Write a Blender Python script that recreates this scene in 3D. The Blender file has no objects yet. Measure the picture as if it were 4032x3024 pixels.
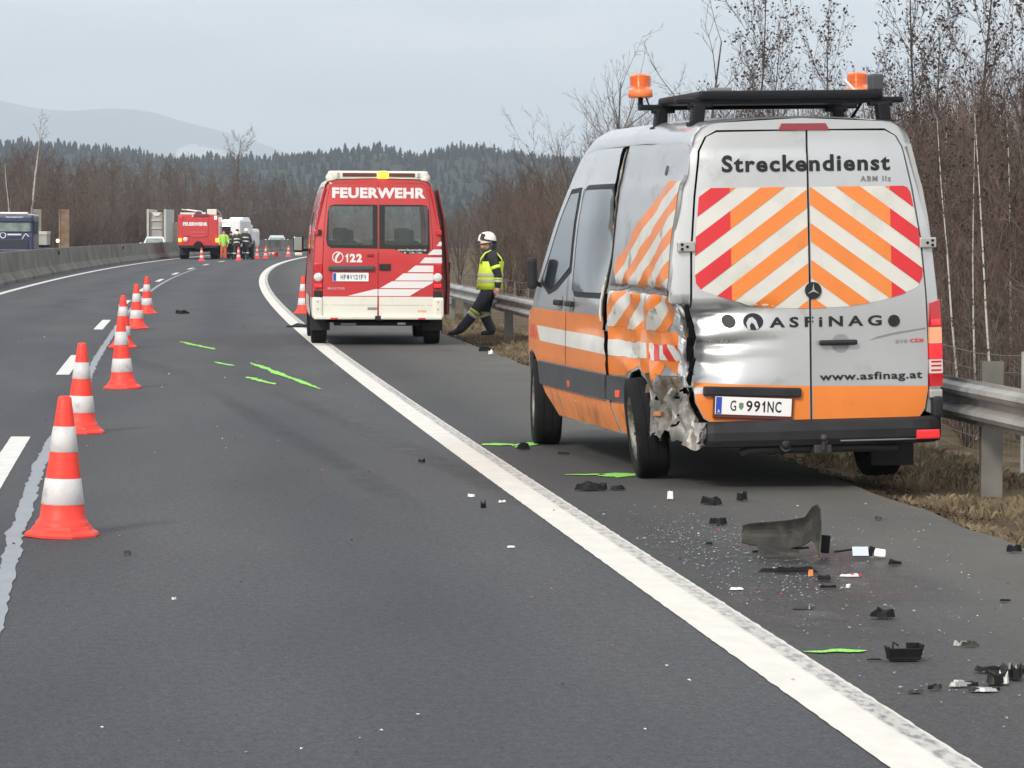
import bpy, bmesh, math, random
from mathutils import Vector, Matrix, noise as mnoise
R = math.radians
rnd = random.Random(7)
sc = bpy.context.scene
COL = sc.collection

# ------------------------------------------------------------------ camera, sky, sun, exposure
cd = bpy.data.cameras.new('camera')
cd.sensor_width = 36.0
cd.lens = 13200.0 / 4032.0 * 36.0
cd.clip_start = 0.5
cd.clip_end = 30000
cam = bpy.data.objects.new('camera', cd)
COL.objects.link(cam)
cam.matrix_world = Matrix.Translation((0, 0, 1.70)) @ Matrix.Rotation(R(90) - 0.0452, 4, 'X') @ Matrix.Rotation(0.005, 4, 'Z')
sc.camera = cam

SUN_EL, SUN_AZ = R(33), R(206)          # azimuth measured clockwise from +Y: low sun behind the camera, to its left
wd = bpy.data.worlds.new('World')
sc.world = wd
wd.use_nodes = True
nt = wd.node_tree
nt.nodes.clear()
wo = nt.nodes.new('ShaderNodeOutputWorld')
bg = nt.nodes.new('ShaderNodeBackground')
sky = nt.nodes.new('ShaderNodeTexSky')
sky.sky_type = 'NISHITA'
sky.sun_disc = False
sky.sun_elevation = SUN_EL
sky.sun_rotation = SUN_AZ
sky.altitude = 300
sky.air_density = 1.2
sky.dust_density = 3.0
tc = nt.nodes.new('ShaderNodeTexCoord')
mp = nt.nodes.new('ShaderNodeMapping')
mp.inputs['Scale'].default_value = (2.2, 2.2, 13.0)
nz = nt.nodes.new('ShaderNodeTexNoise')
nz.inputs['Scale'].default_value = 2.6
nz.inputs['Detail'].default_value = 6.0
nz.inputs['Roughness'].default_value = 0.55
nz.inputs['Distortion'].default_value = 0.4
cr = nt.nodes.new('ShaderNodeValToRGB')
cr.color_ramp.elements[0].position = 0.30
cr.color_ramp.elements[0].color = (0.66, 0.66, 0.66, 1)
cr.color_ramp.elements[1].position = 0.68
cr.color_ramp.elements[1].color = (0.96, 0.96, 0.96, 1)
nz2 = nt.nodes.new('ShaderNodeTexNoise')
nz2.inputs['Scale'].default_value = 4.0
nz2.inputs['Detail'].default_value = 5.0
cc = nt.nodes.new('ShaderNodeValToRGB')          # colour of the thin cloud sheet
cc.color_ramp.elements[0].position = 0.38
cc.color_ramp.elements[0].color = (5.7, 6.1, 6.35, 1)
cc.color_ramp.elements[1].position = 0.62
cc.color_ramp.elements[1].color = (8.8, 8.4, 8.1, 1)
mx = nt.nodes.new('ShaderNodeMix')
mx.data_type = 'RGBA'
L = nt.links.new
L(tc.outputs['Generated'], mp.inputs['Vector'])
L(mp.outputs['Vector'], nz.inputs['Vector'])
L(mp.outputs['Vector'], nz2.inputs['Vector'])
L(nz.outputs['Fac'], cr.inputs['Fac'])
L(nz2.outputs['Fac'], cc.inputs['Fac'])
L(cr.outputs['Color'], mx.inputs['Factor'])
L(sky.outputs['Color'], mx.inputs['A'])
L(cc.outputs['Color'], mx.inputs['B'])
L(mx.outputs['Result'], bg.inputs['Color'])
bg.inputs['Strength'].default_value = 0.095
L(bg.outputs['Background'], wo.inputs['Surface'])

sl = bpy.data.lights.new('sun', 'SUN')
sl.energy = 1.5
sl.angle = R(11)
sl.color = (1.0, 0.93, 0.83)
sun = bpy.data.objects.new('sun', sl)
COL.objects.link(sun)
sdir = Vector((math.sin(SUN_AZ) * math.cos(SUN_EL), math.cos(SUN_AZ) * math.cos(SUN_EL), math.sin(SUN_EL)))
sun.rotation_euler = sdir.to_track_quat('Z', 'Y').to_euler()
sun.location = sdir * 60

sc.view_settings.view_transform = 'Standard'
sc.view_settings.look = 'None'
sc.view_settings.exposure = 0.85
sc.view_settings.gamma = 1.0
sc.view_settings.use_curve_mapping = False
cy = sc.cycles
cy.use_denoising = True
cy.max_bounces = 8
cy.diffuse_bounces = 3
cy.glossy_bounces = 3
cy.transmission_bounces = 6
cy.transparent_max_bounces = 12
cy.volume_bounces = 1
cy.sample_clamp_indirect = 6.0

# ------------------------------------------------------------------ materials
MATS = {}


def pm(name, col, rough=0.5, metal=0.0, spec=0.5, var=0.0, vscale=6.0, bump=0.0, bscale=60.0, coat=0.0,
       dirt=None, dscale=2.5, dlow=0.52, dhigh=0.66, emit=None, estr=0.0, trans=0.0, vdet=5.0):
    """Principled material with optional noise variation, bump and blotchy dirt."""
    if name in MATS:
        return MATS[name]
    m = bpy.data.materials.new(name)
    m.use_nodes = True
    t = m.node_tree
    b = t.nodes['Principled BSDF']
    b.inputs['Base Color'].default_value = (*col, 1)
    b.inputs['Roughness'].default_value = rough
    b.inputs['Metallic'].default_value = metal
    b.inputs['Specular IOR Level'].default_value = spec
    b.inputs['Coat Weight'].default_value = coat
    b.inputs['Coat Roughness'].default_value = 0.06
    b.inputs['Transmission Weight'].default_value = trans
    if emit:
        b.inputs['Emission Color'].default_value = (*emit, 1)
        b.inputs['Emission Strength'].default_value = estr
    if var or bump or dirt:
        tcn = t.nodes.new('ShaderNodeTexCoord')
        src = tcn.outputs['Object']
    out = None
    if var:
        n = t.nodes.new('ShaderNodeTexNoise')
        n.inputs['Scale'].default_value = vscale
        n.inputs['Detail'].default_value = vdet
        t.links.new(src, n.inputs['Vector'])
        r = t.nodes.new('ShaderNodeValToRGB')
        r.color_ramp.elements[0].position = 0.3
        r.color_ramp.elements[1].position = 0.7
        r.color_ramp.elements[0].color = (*[max(0, c * (1 - var)) for c in col], 1)
        r.color_ramp.elements[1].color = (*[min(1, c * (1 + var)) for c in col], 1)
        t.links.new(n.outputs['Fac'], r.inputs['Fac'])
        out = r.outputs['Color']
    if dirt:
        n = t.nodes.new('ShaderNodeTexNoise')
        n.inputs['Scale'].default_value = dscale
        n.inputs['Detail'].default_value = 8
        n.inputs['Roughness'].default_value = 0.65
        t.links.new(src, n.inputs['Vector'])
        r = t.nodes.new('ShaderNodeValToRGB')
        r.color_ramp.elements[0].position = dlow
        r.color_ramp.elements[1].position = dhigh
        r.color_ramp.elements[0].color = (0, 0, 0, 1)
        r.color_ramp.elements[1].color = (1, 1, 1, 1)
        t.links.new(n.outputs['Fac'], r.inputs['Fac'])
        mm = t.nodes.new('ShaderNodeMix')
        mm.data_type = 'RGBA'
        t.links.new(r.outputs['Color'], mm.inputs['Factor'])
        if out:
            t.links.new(out, mm.inputs['A'])
        else:
            mm.inputs['A'].default_value = (*col, 1)
        mm.inputs['B'].default_value = (*dirt, 1)
        out = mm.outputs['Result']
    if out:
        t.links.new(out, b.inputs['Base Color'])
    if bump:
        n = t.nodes.new('ShaderNodeTexNoise')
        n.inputs['Scale'].default_value = bscale
        n.inputs['Detail'].default_value = 4
        t.links.new(src, n.inputs['Vector'])
        bp = t.nodes.new('ShaderNodeBump')
        bp.inputs['Strength'].default_value = bump
        bp.inputs['Distance'].default_value = 0.02
        t.links.new(n.outputs['Fac'], bp.inputs['Height'])
        t.links.new(bp.outputs['Normal'], b.inputs['Normal'])
    MATS[name] = m
    return m


# ------------------------------------------------------------------ object helpers
XF = [None]                        # an optional vertex transform used while a leaning vehicle body is built


def obj(name, me, parent=None, loc=None, rot=None):
    o = bpy.data.objects.new(name, me)
    COL.objects.link(o)
    if parent:
        o.parent = parent
    if loc:
        o.location = loc
    if rot:
        o.rotation_euler = rot
    return o


def tag(o, label=None, cat=None, group=None, kind=None):
    if label:
        o['label'] = label
    if cat:
        o['category'] = cat
    if group:
        o['group'] = group
    if kind:
        o['kind'] = kind
    return o


def thing(name, label, cat, loc=(0, 0, 0), rz=0.0, group=None):
    o = obj(name, None, None, loc, (0, 0, rz))
    o.empty_display_size = 0.2
    return tag(o, label, cat, group)


def copy_tree(o, parent=None):
    c = o.copy()
    COL.objects.link(c)
    if parent:
        c.parent = parent
    for ch in list(o.children):
        copy_tree(ch, c)
    return c


class MB:
    """Collects simple shapes and links them as ONE mesh object."""

    def __init__(s):
        s.v, s.f, s.m, s.sm = [], [], [], []
        s.mi = 0

    def add(s, vs, fs, smooth=False):
        k = len(s.v)
        s.v += [tuple(v) for v in vs]
        for f in fs:
            s.f.append(tuple(i + k for i in f))
            s.m.append(s.mi)
            s.sm.append(smooth)
        return s

    def box(s, c, d, M=None, bev=0.0):
        x, y, z = d[0] / 2, d[1] / 2, d[2] / 2
        if bev <= 0:
            vs = [Vector((a * x, b * y, e * z)) for e in (-1, 1) for b in (-1, 1) for a in (-1, 1)]
            fs = [(0, 2, 3, 1), (4, 5, 7, 6), (0, 1, 5, 4), (2, 6, 7, 3), (0, 4, 6, 2), (1, 3, 7, 5)]
        else:
            bm = bmesh.new()
            bmesh.ops.create_cube(bm, size=1.0)
            for v in bm.verts:
                v.co = Vector((v.co.x * 2 * x, v.co.y * 2 * y, v.co.z * 2 * z))
            bmesh.ops.bevel(bm, geom=bm.edges[:], offset=min(bev, x * .95, y * .95, z * .95), segments=2, profile=0.6, affect='EDGES')
            bm.verts.index_update()
            vs = [v.co.copy() for v in bm.verts]
            fs = [tuple(v.index for v in f.verts) for f in bm.faces]
            bm.free()
        if M is not None:
            vs = [M @ v for v in vs]
        return s.add([v + Vector(c) for v in vs], fs)

    def tube(s, pts, rad, n=8, cap=True, smooth=True):
        pts = [Vector(p) for p in pts]
        if not isinstance(rad, (list, tuple)):
            rad = [rad] * len(pts)
        vs, fs = [], []
        up = None
        for i, p in enumerate(pts):
            d = (pts[min(i + 1, len(pts) - 1)] - pts[max(i - 1, 0)])
            if d.length < 1e-9:
                d = Vector((0, 0, 1))
            d.normalize()
            if up is None:
                up = Vector((0, 0, 1)) if abs(d.z) < 0.9 else Vector((1, 0, 0))
            a = d.cross(up)
            a.normalize()
            b = a.cross(d)
            up = b
            for k in range(n):
                t = 2 * math.pi * k / n
                vs.append(p + (a * math.cos(t) + b * math.sin(t)) * rad[i])
        for i in range(len(pts) - 1):
            for k in range(n):
                fs.append((i * n + k, i * n + (k + 1) % n, (i + 1) * n + (k + 1) % n, (i + 1) * n + k))
        s.add(vs, fs, smooth)
        if cap:
            s.add(vs[:n][::-1], [tuple(range(n))])
            s.add(vs[-n:], [tuple(range(n))])
        return s

    def lathe(s, prof, n=24, M=None, smooth=True, closed=False):
        """profile of (radius, height) turned round the local Z axis"""
        vs, fs = [], []
        for r, h in prof:
            for k in range(n):
                t = 2 * math.pi * k / n
                vs.append(Vector((r * math.cos(t), r * math.sin(t), h)))
        if M is not None:
            vs = [M @ v for v in vs]
        for i in range(len(prof) - (0 if closed else 1)):
            j = (i + 1) % len(prof)
            for k in range(n):
                fs.append((i * n + k, i * n + (k + 1) % n, j * n + (k + 1) % n, j * n + k))
        return s.add(vs, fs, smooth)

    def ball(s, c, r, n=10, m=7):
        if not isinstance(r, (list, tuple)):
            r = (r, r, r)
        vs, fs = [], []
        for i in range(m + 1):
            a = math.pi * i / m
            for k in range(n):
                t = 2 * math.pi * k / n
                vs.append((c[0] + r[0] * math.sin(a) * math.cos(t), c[1] + r[1] * math.sin(a) * math.sin(t), c[2] + r[2] * math.cos(a)))
        for i in range(m):
            for k in range(n):
                fs.append((i * n + k, (i + 1) * n + k, (i + 1) * n + (k + 1) % n, i * n + (k + 1) % n))
        return s.add(vs, fs, True)

    def loft(s, secs, smooth=False, cap=True):
        n = len(secs[0])
        vs = [v for sec in secs for v in sec]
        fs = []
        for i in range(len(secs) - 1):
            for k in range(n):
                fs.append((i * n + k, i * n + (k + 1) % n, (i + 1) * n + (k + 1) % n, (i + 1) * n + k))
        s.add(vs, fs, smooth)
        if cap:
            s.add(secs[0][::-1], [tuple(range(n))])
            s.add(secs[-1], [tuple(range(n))])
        return s

    def mesh(s, name, mats):
        me = bpy.data.meshes.new(name)
        v = s.v if XF[0] is None else [tuple(XF[0](Vector(p))) for p in s.v]
        me.from_pydata(v, [], s.f)
        if not isinstance(mats, (list, tuple)):
            mats = [mats]
        for m in mats:
            me.materials.append(m)
        me.polygons.foreach_set('material_index', s.m)
        me.polygons.foreach_set('use_smooth', s.sm)
        me.update()
        return me

    def build(s, name, mats, parent=None, loc=None, rot=None):
        return obj(name, s.mesh(name, mats), parent, loc, rot)


def surf_normal(fn, u, v, flip):
    e = 0.004
    p = Vector(fn(u, v))
    n = (Vector(fn(u + e, v)) - p).cross(Vector(fn(u, v + e)) - p)
    if n.length < 1e-12:
        n = Vector((0, 0, 1))
    n.normalize()
    return -n if flip else n


def patch(name, polys, fn, mats, parent, off=0.0, step=(0.1, 0.1), thick=0.0, flip=False, mids=None, tri_in=None, uclip=None):
    """Cut 2-D polygons into small cells and lay them on the surface fn(u, v), off metres proud; thick adds a rim."""
    bm = bmesh.new()
    if tri_in is not None:
        vv = [bm.verts.new((p[0], p[1], 0)) for p in tri_in[0]]
        for f in tri_in[1]:
            try:
                bm.faces.new([vv[i] for i in f])
            except ValueError:
                pass
    for k, poly in enumerate(polys or []):
        if len(poly) < 3:
            continue
        f = bm.faces.new([bm.verts.new((p[0], p[1], 0)) for p in poly])
        f.normal_update()
        f.material_index = mids[k] if mids else 0
    bmesh.ops.triangulate(bm, faces=bm.faces[:], ngon_method='EAR_CLIP')
    if uclip:
        for co, cl in ((uclip[0], 'i'), (uclip[1], 'o')):
            bmesh.ops.bisect_plane(bm, geom=bm.verts[:] + bm.edges[:] + bm.faces[:], dist=1e-5, plane_co=(co, 0, 0), plane_no=(1, 0, 0), clear_inner=(cl == 'i'), clear_outer=(cl == 'o'))
    xs = [v.co.x for v in bm.verts]
    ys = [v.co.y for v in bm.verts]
    for ax, lo, hi, st in ((0, min(xs), max(xs), step[0]), (1, min(ys), max(ys), step[1])):
        k = math.ceil(lo / st + 1e-6)
        while k * st < hi - 1e-6:
            co = (k * st, 0, 0) if ax == 0 else (0, k * st, 0)
            no = (1, 0, 0) if ax == 0 else (0, 1, 0)
            bmesh.ops.bisect_plane(bm, geom=bm.verts[:] + bm.edges[:] + bm.faces[:], dist=1e-5, plane_co=co, plane_no=no)
            k += 1
    bmesh.ops.remove_doubles(bm, verts=bm.verts[:], dist=1e-5)
    if polys and not flip:
        pass
    nor = {}
    bm.verts.index_update()
    pos = {}
    for v in bm.verts:
        n = surf_normal(fn, v.co.x, v.co.y, flip)
        pos[v] = Vector(fn(v.co.x, v.co.y)) + n * off
        nor[v] = n
    rim = []
    if thick:
        for e in bm.edges:
            if len(e.link_faces) == 1:
                a, b = e.verts
                rim.append((pos[a], pos[b], pos[b] - nor[b] * thick, pos[a] - nor[a] * thick, e.link_faces[0].material_index))
    for v in bm.verts:
        v.co = pos[v]
    for f in bm.faces:
        f.smooth = True
        f.normal_update()
        avg = sum((nor[v] for v in f.verts), Vector())
        if f.normal.dot(avg) < 0:
            f.normal_flip()
    for a, b, c, d, mi in rim:
        f = bm.faces.new([bm.verts.new(p) for p in (a, b, c, d)])
        f.material_index = mi
        f.smooth = False
    if XF[0]:
        for v in bm.verts:
            v.co = XF[0](v.co)
    me = bpy.data.meshes.new(name)
    bm.to_mesh(me)
    bm.free()
    for m in (mats if isinstance(mats, (list, tuple)) else [mats]):
        me.materials.append(m)
    return obj(name, me, parent)


def text_tris(s, bold=0.0, spacing=1.0, res=3):
    cu = bpy.data.curves.new('lettering', 'FONT')
    cu.body = s
    cu.size = 1.0
    cu.offset = bold
    cu.space_character = spacing
    cu.resolution_u = res
    o = bpy.data.objects.new('lettering', cu)
    COL.objects.link(o)
    me = bpy.data.meshes.new_from_object(o)
    vs = [(v.co.x, v.co.y) for v in me.vertices]
    fs = [tuple(p.vertices) for p in me.polygons]
    bpy.data.objects.remove(o)
    bpy.data.curves.remove(cu)
    bpy.data.meshes.remove(me)
    return vs, fs


def text_on(name, s, box, fn, mat, parent, off=0.003, bold=0.012, spacing=1.0, flip=False, step=(0.08, 0.08), mirror=False, uclip=None):
    vs, fs = text_tris(s, bold, spacing)
    x0, x1 = min(v[0] for v in vs), max(v[0] for v in vs)
    y0, y1 = min(v[1] for v in vs), max(v[1] for v in vs)
    out = []
    for x, y in vs:
        a = (x - x0) / (x1 - x0)
        if mirror:
            a = 1 - a
        out.append((box[0] + a * (box[1] - box[0]), box[2] + (y - y0) / (y1 - y0) * (box[3] - box[2])))
    return patch(name, None, fn, mat, parent, off, step, flip=flip, tri_in=(out, fs), uclip=uclip)


def cells_on(name, s, box, fn, mat, parent, off=0.003, bold=0.03, gap=.16, step=(.5, .5), uclip=None):
    """characters in equal cells (number plates, figures); the figure 1 is drawn with its flag"""
    wds = [.72 if c == '1' else (.45 if c == '.' else 1.0) for c in s]
    tot = sum(wds) + gap * (len(s) - 1)
    k = (box[1] - box[0]) / tot
    V, Fc = [], []
    x = box[0]
    for c, w in zip(s, wds):
        if c == '1':
            vs = [(.46, 0), (.80, 0), (.80, 1), (.52, 1), (.40, .86), (.12, .76), (.12, .58), (.46, .68)]
            fs = [(0, 1, 2, 3, 4), (0, 4, 7), (4, 5, 6, 7)]
            lo, hi = (0.0, 0.0), (1.0, 1.0)
        else:
            vs, fs = text_tris(c, bold)
            lo = (min(v[0] for v in vs), min(v[1] for v in vs))
            hi = (max(v[0] for v in vs), max(v[1] for v in vs))
        n = len(V)
        V += [(x + (v[0] - lo[0]) / (hi[0] - lo[0]) * w * k, box[2] + (v[1] - lo[1]) / (hi[1] - lo[1]) * (box[3] - box[2])) for v in vs]
        Fc += [tuple(i + n for i in f) for f in fs]
        x += (w + gap) * k
    return patch(name, None, fn, mat, parent, off, step, tri_in=(V, Fc), uclip=uclip)


def circle(cx, cz, r, n=20, rz=None):
    rz = rz or r
    return [(cx + r * math.cos(2 * math.pi * k / n), cz + rz * math.sin(2 * math.pi * k / n)) for k in range(n)]


def rpoly(x0, x1, z0, z1, r, n=5):
    out = []
    for cx, cz, a0 in ((x1 - r, z1 - r, 0), (x0 + r, z1 - r, 90), (x0 + r, z0 + r, 180), (x1 - r, z0 + r, 270)):
        for k in range(n):
            a = R(a0 + 90 * k / (n - 1))
            out.append((cx + r * math.cos(a), cz + r * math.sin(a)))
    return out


def interp(x, tab):
    if x <= tab[0][0]:
        return tab[0][1]
    for (a, b), (c, d) in zip(tab, tab[1:]):
        if x <= c:
            return b + (d - b) * (x - a) / (c - a)
    return tab[-1][1]


def smooth01(t):
    t = max(0.0, min(1.0, t))
    return t * t * (3 - 2 * t)


def nz3(x, y, z=0.0):
    return mnoise.noise(Vector((x, y, z)))


# ------------------------------------------------------------------ the road's course: X of the right edge line as a function of Y
def RL(Y):
    if Y <= 260:
        e = max(0.0, Y - 240)
        return e * e / 800.0 + ((2.8937500909945894e-07 * Y + 0.00012233184826015373) * Y - 0.11446487942653057) * Y + 2.5557310003966847
    d = min(Y, 560) - 260
    return RL(260) + 0.0585 * d + d * d / 800.0 + (Y - 560 if Y > 560 else 0) * .81
# ------------------------------------------------------------------ road-surface materials (UV: u = metres right of the edge line, v = metres along)
def nd(t, typ, **kw):
    n = t.nodes.new(typ)
    for k, v in kw.items():
        if k in n.inputs:
            n.inputs[k].default_value = v
        else:
            setattr(n, k, v)
    return n


def ramp(t, src, a, b, ca, cb):
    r = t.nodes.new('ShaderNodeValToRGB')
    r.color_ramp.elements[0].position = a
    r.color_ramp.elements[1].position = b
    r.color_ramp.elements[0].color = (*ca, 1) if len(ca) == 3 else ca
    r.color_ramp.elements[1].color = (*cb, 1) if len(cb) == 3 else cb
    t.links.new(src, r.inputs['Fac'])
    return r.outputs['Color']


def mixc(t, fac, a, b, mode='MIX'):
    m = t.nodes.new('ShaderNodeMix')
    m.data_type = 'RGBA'
    m.blend_type = mode
    for s, v in (('Factor', fac), ('A', a), ('B', b)):
        if hasattr(v, 'links'):
            t.links.new(v, m.inputs[s])
        elif isinstance(v, (int, float)):
            m.inputs[s].default_value = v
        else:
            m.inputs[s].default_value = (*v, 1)
    return m.outputs['Result']


def noise_uv(t, scale, sx=1.0, sy=1.0, det=5, rough=0.55, off=0.0):
    u = nd(t, 'ShaderNodeUVMap')
    mpn = nd(t, 'ShaderNodeMapping')
    mpn.inputs['Scale'].default_value = (sx, sy, 1)
    mpn.inputs['Location'].default_value = (off, off * .7, 0)
    t.links.new(u.outputs['UV'], mpn.inputs['Vector'])
    n = nd(t, 'ShaderNodeTexNoise', Scale=scale, Detail=det, Roughness=rough)
    t.links.new(mpn.outputs['Vector'], n.inputs['Vector'])
    return n.outputs['Fac']


def asphalt_mat(name, base, warm, dusty):
    m = bpy.data.materials.new(name)
    m.use_nodes = True
    t = m.node_tree
    b = t.nodes['Principled BSDF']
    fine = noise_uv(t, 70, det=4, rough=0.75)
    mid = noise_uv(t, 0.9, 1.0, 0.22, det=6, off=3.1)
    big = noise_uv(t, 0.16, 1.0, 0.35, det=4, off=9.7)
    c = ramp(t, fine, 0.30, 0.72, [x * 0.45 for x in base], [x * 1.75 for x in base])
    c = mixc(t, 1.0, c, ramp(t, mid, 0.3, 0.72, (0.82, 0.835, 0.86), (1.16, 1.145, 1.13)), 'MULTIPLY')
    c = mixc(t, 1.0, c, ramp(t, big, 0.35, 0.65, (0.91, 0.92, 0.95), (1.08, 1.07, 1.05)), 'MULTIPLY')
    g2 = noise_uv(t, 24, 1.0, 0.6, det=5, rough=0.8, off=31.0)
    c = mixc(t, 1.0, c, ramp(t, g2, 0.34, 0.66, (0.72, 0.72, 0.73), (1.30, 1.29, 1.27)), 'MULTIPLY')
    # pale chippings worn out of the surface
    ch = noise_uv(t, 33, det=2, rough=0.4, off=5.5)
    c = mixc(t, ramp(t, ch, 0.72, 0.78, (0, 0, 0), (0.55, 0.55, 0.55)), c, [x * 2.3 for x in base])
    # the two wheel tracks of each lane, polished a little darker, with the oil line between them
    u0 = nd(t, 'ShaderNodeUVMap')
    s0 = nd(t, 'ShaderNodeSeparateXYZ')
    t.links.new(u0.outputs['UV'], s0.inputs[0])
    wob = nd(t, 'ShaderNodeMath', operation='MULTIPLY_ADD')
    t.links.new(noise_uv(t, 0.35, 1, .3, det=3, off=13.0), wob.inputs[0])
    wob.inputs[1].default_value = 0.9
    t.links.new(s0.outputs['X'], wob.inputs[2])
    mu = nd(t, 'ShaderNodeMath', operation='MULTIPLY')
    mu.inputs[1].default_value = 2 * math.pi / 1.8
    t.links.new(wob.outputs[0], mu.inputs[0])
    cs = nd(t, 'ShaderNodeMath', operation='COSINE')
    t.links.new(mu.outputs[0], cs.inputs[0])
    ml = nd(t, 'ShaderNodeMath', operation='MULTIPLY_ADD')
    t.links.new(cs.outputs[0], ml.inputs[0])
    ml.inputs[1].default_value = 0.5
    ml.inputs[2].default_value = 0.5
    c = mixc(t, 1.0, c, ramp(t, ml.outputs[0], 0.0, 1.0, (0.90, 0.905, 0.92), (1.07, 1.065, 1.06)), 'MULTIPLY')
    # rubbed-in dark scuffs along the lane
    sc_ = noise_uv(t, 0.55, 1.6, 0.10, det=8, rough=0.62, off=21.3)
    c = mixc(t, ramp(t, sc_, 0.60, 0.74, (0, 0, 0), (0.5, 0.5, 0.5)), c, [x * 0.62 for x in base])
    if dusty:
        u = nd(t, 'ShaderNodeUVMap')
        sx = nd(t, 'ShaderNodeSeparateXYZ')
        t.links.new(u.outputs['UV'], sx.inputs[0])
        mr = nd(t, 'ShaderNodeMapRange')
        mr.inputs['From Min'].default_value = 0.5
        mr.inputs['From Max'].default_value = 2.3
        t.links.new(sx.outputs['X'], mr.inputs['Value'])
        dn = noise_uv(t, 1.1, 1.0, 0.45, det=7, rough=0.65, off=2.2)
        ma = nd(t, 'ShaderNodeMath', operation='MULTIPLY')
        t.links.new(mr.outputs['Result'], ma.inputs[0])
        t.links.new(ramp(t, dn, 0.25, 0.62, (0.25, 0.25, 0.25), (1, 1, 1)), ma.inputs[1])
        c = mixc(t, ma.outputs[0], c, warm)
    t.links.new(c, b.inputs['Base Color'])
    b.inputs['Roughness'].default_value = 0.82
    b.inputs['Specular IOR Level'].default_value = 0.35
    bp = nd(t, 'ShaderNodeBump', Strength=0.55, Distance=0.008)
    t.links.new(noise_uv(t, 95, det=3, rough=0.7), bp.inputs['Height'])
    t.links.new(bp.outputs['Normal'], b.inputs['Normal'])
    return m


def paint_mat(name, col, u_dirty=None, wear=0.25, dirtc=(0.22, 0.22, 0.23)):
    m = bpy.data.materials.new(name)
    m.use_nodes = True
    t = m.node_tree
    b = t.nodes['Principled BSDF']
    n1 = noise_uv(t, 7, 1.0, 0.5, det=6, rough=0.6)
    c = ramp(t, n1, 0.3, 0.7, [x * 0.90 for x in col], [min(1, x * 1.05) for x in col])
    n2 = noise_uv(t, 26, 1.0, 0.45, det=6, rough=0.7, off=4.4)
    c = mixc(t, ramp(t, n2, 0.66, 0.78, (0, 0, 0), (wear, wear, wear)), c, dirtc)
    if u_dirty:
        u = nd(t, 'ShaderNodeUVMap')
        sx = nd(t, 'ShaderNodeSeparateXYZ')
        t.links.new(u.outputs['UV'], sx.inputs[0])
        mr = nd(t, 'ShaderNodeMapRange')
        mr.inputs['From Min'].default_value = u_dirty
        mr.inputs['From Max'].default_value = u_dirty + 0.02
        t.links.new(sx.outputs['X'], mr.inputs['Value'])
        mr2 = nd(t, 'ShaderNodeMapRange')
        mr2.inputs['From Min'].default_value = 0.150
        mr2.inputs['From Max'].default_value = 0.128
        t.links.new(sx.outputs['X'], mr2.inputs['Value'])
        n3 = noise_uv(t, 20, 1.2, 0.42, det=6, rough=0.62, off=7.7)
        n4 = noise_uv(t, 0.22, 0.05, 1.0, det=3, off=1.7)
        ma = nd(t, 'ShaderNodeMath', operation='MULTIPLY')
        t.links.new(mr.outputs['Result'], ma.inputs[0])
        t.links.new(ramp(t, n3, 0.46, 0.60, (0.38, 0.38, 0.38), (1, 1, 1)), ma.inputs[1])
        mb_ = nd(t, 'ShaderNodeMath', operation='MULTIPLY')
        t.links.new(ma.outputs[0], mb_.inputs[0])
        t.links.new(ramp(t, n4, 0.3, 0.65, (0.55, 0.55, 0.55), (0.95, 0.95, 0.95)), mb_.inputs[1])
        mc_ = nd(t, 'ShaderNodeMath', operation='MULTIPLY')
        t.links.new(mb_.outputs[0], mc_.inputs[0])
        t.links.new(mr2.outputs['Result'], mc_.inputs[1])
        c = mixc(t, mc_.outputs[0], c, (0.14, 0.14, 0.15))
    t.links.new(c, b.inputs['Base Color'])
    b.inputs['Roughness'].default_value = 0.7
    bp = nd(t, 'ShaderNodeBump', Strength=0.35, Distance=0.006)
    t.links.new(noise_uv(t, 45, det=4, rough=0.7), bp.inputs['Height'])
    t.links.new(bp.outputs['Normal'], b.inputs['Normal'])
    return m


M_road = asphalt_mat('asphalt', (0.0585, 0.0615, 0.0670), (0.13, 0.12, 0.105), False)
M_shoulder = asphalt_mat('shoulder_asphalt', (0.0570, 0.0578, 0.0595), (0.122, 0.119, 0.105), True)
M_opposite = asphalt_mat('opposite_asphalt', (0.062, 0.062, 0.063), (0.13, 0.12, 0.11), False)
M_edge = paint_mat('edge_line_paint', (0.68, 0.665, 0.62), u_dirty=0.045, wear=0.35)
M_line = paint_mat('lane_paint', (0.66, 0.66, 0.645), wear=0.25)
M_seal = paint_mat('crack_sealant', (0.27, 0.295, 0.33), wear=0.3, dirtc=(0.15, 0.15, 0.16))


def spray_mat():
    m = bpy.data.materials.new('spray_paint')
    m.use_nodes = True
    t = m.node_tree
    b = t.nodes['Principled BSDF']
    n = noise_uv(t, 60, det=4, rough=0.7)
    t.links.new(ramp(t, n, 0.36, 0.62, (0.12, 0.28, 0.07), (0.36, 0.98, 0.13)), b.inputs['Base Color'])
    b.inputs['Roughness'].default_value = 0.75
    return m


M_spray = spray_mat()


def frange(a, b, s):
    out = []
    while a < b - 1e-6:
        out.append(a)
        a += s
    return out + [b]


def roadYs(a, b):
    out, y = [], a
    while y < b:
        out.append(y)
        y += 1.0 if y < 60 else (2.5 if y < 200 else 8.0)
    return out + [b]


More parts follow.
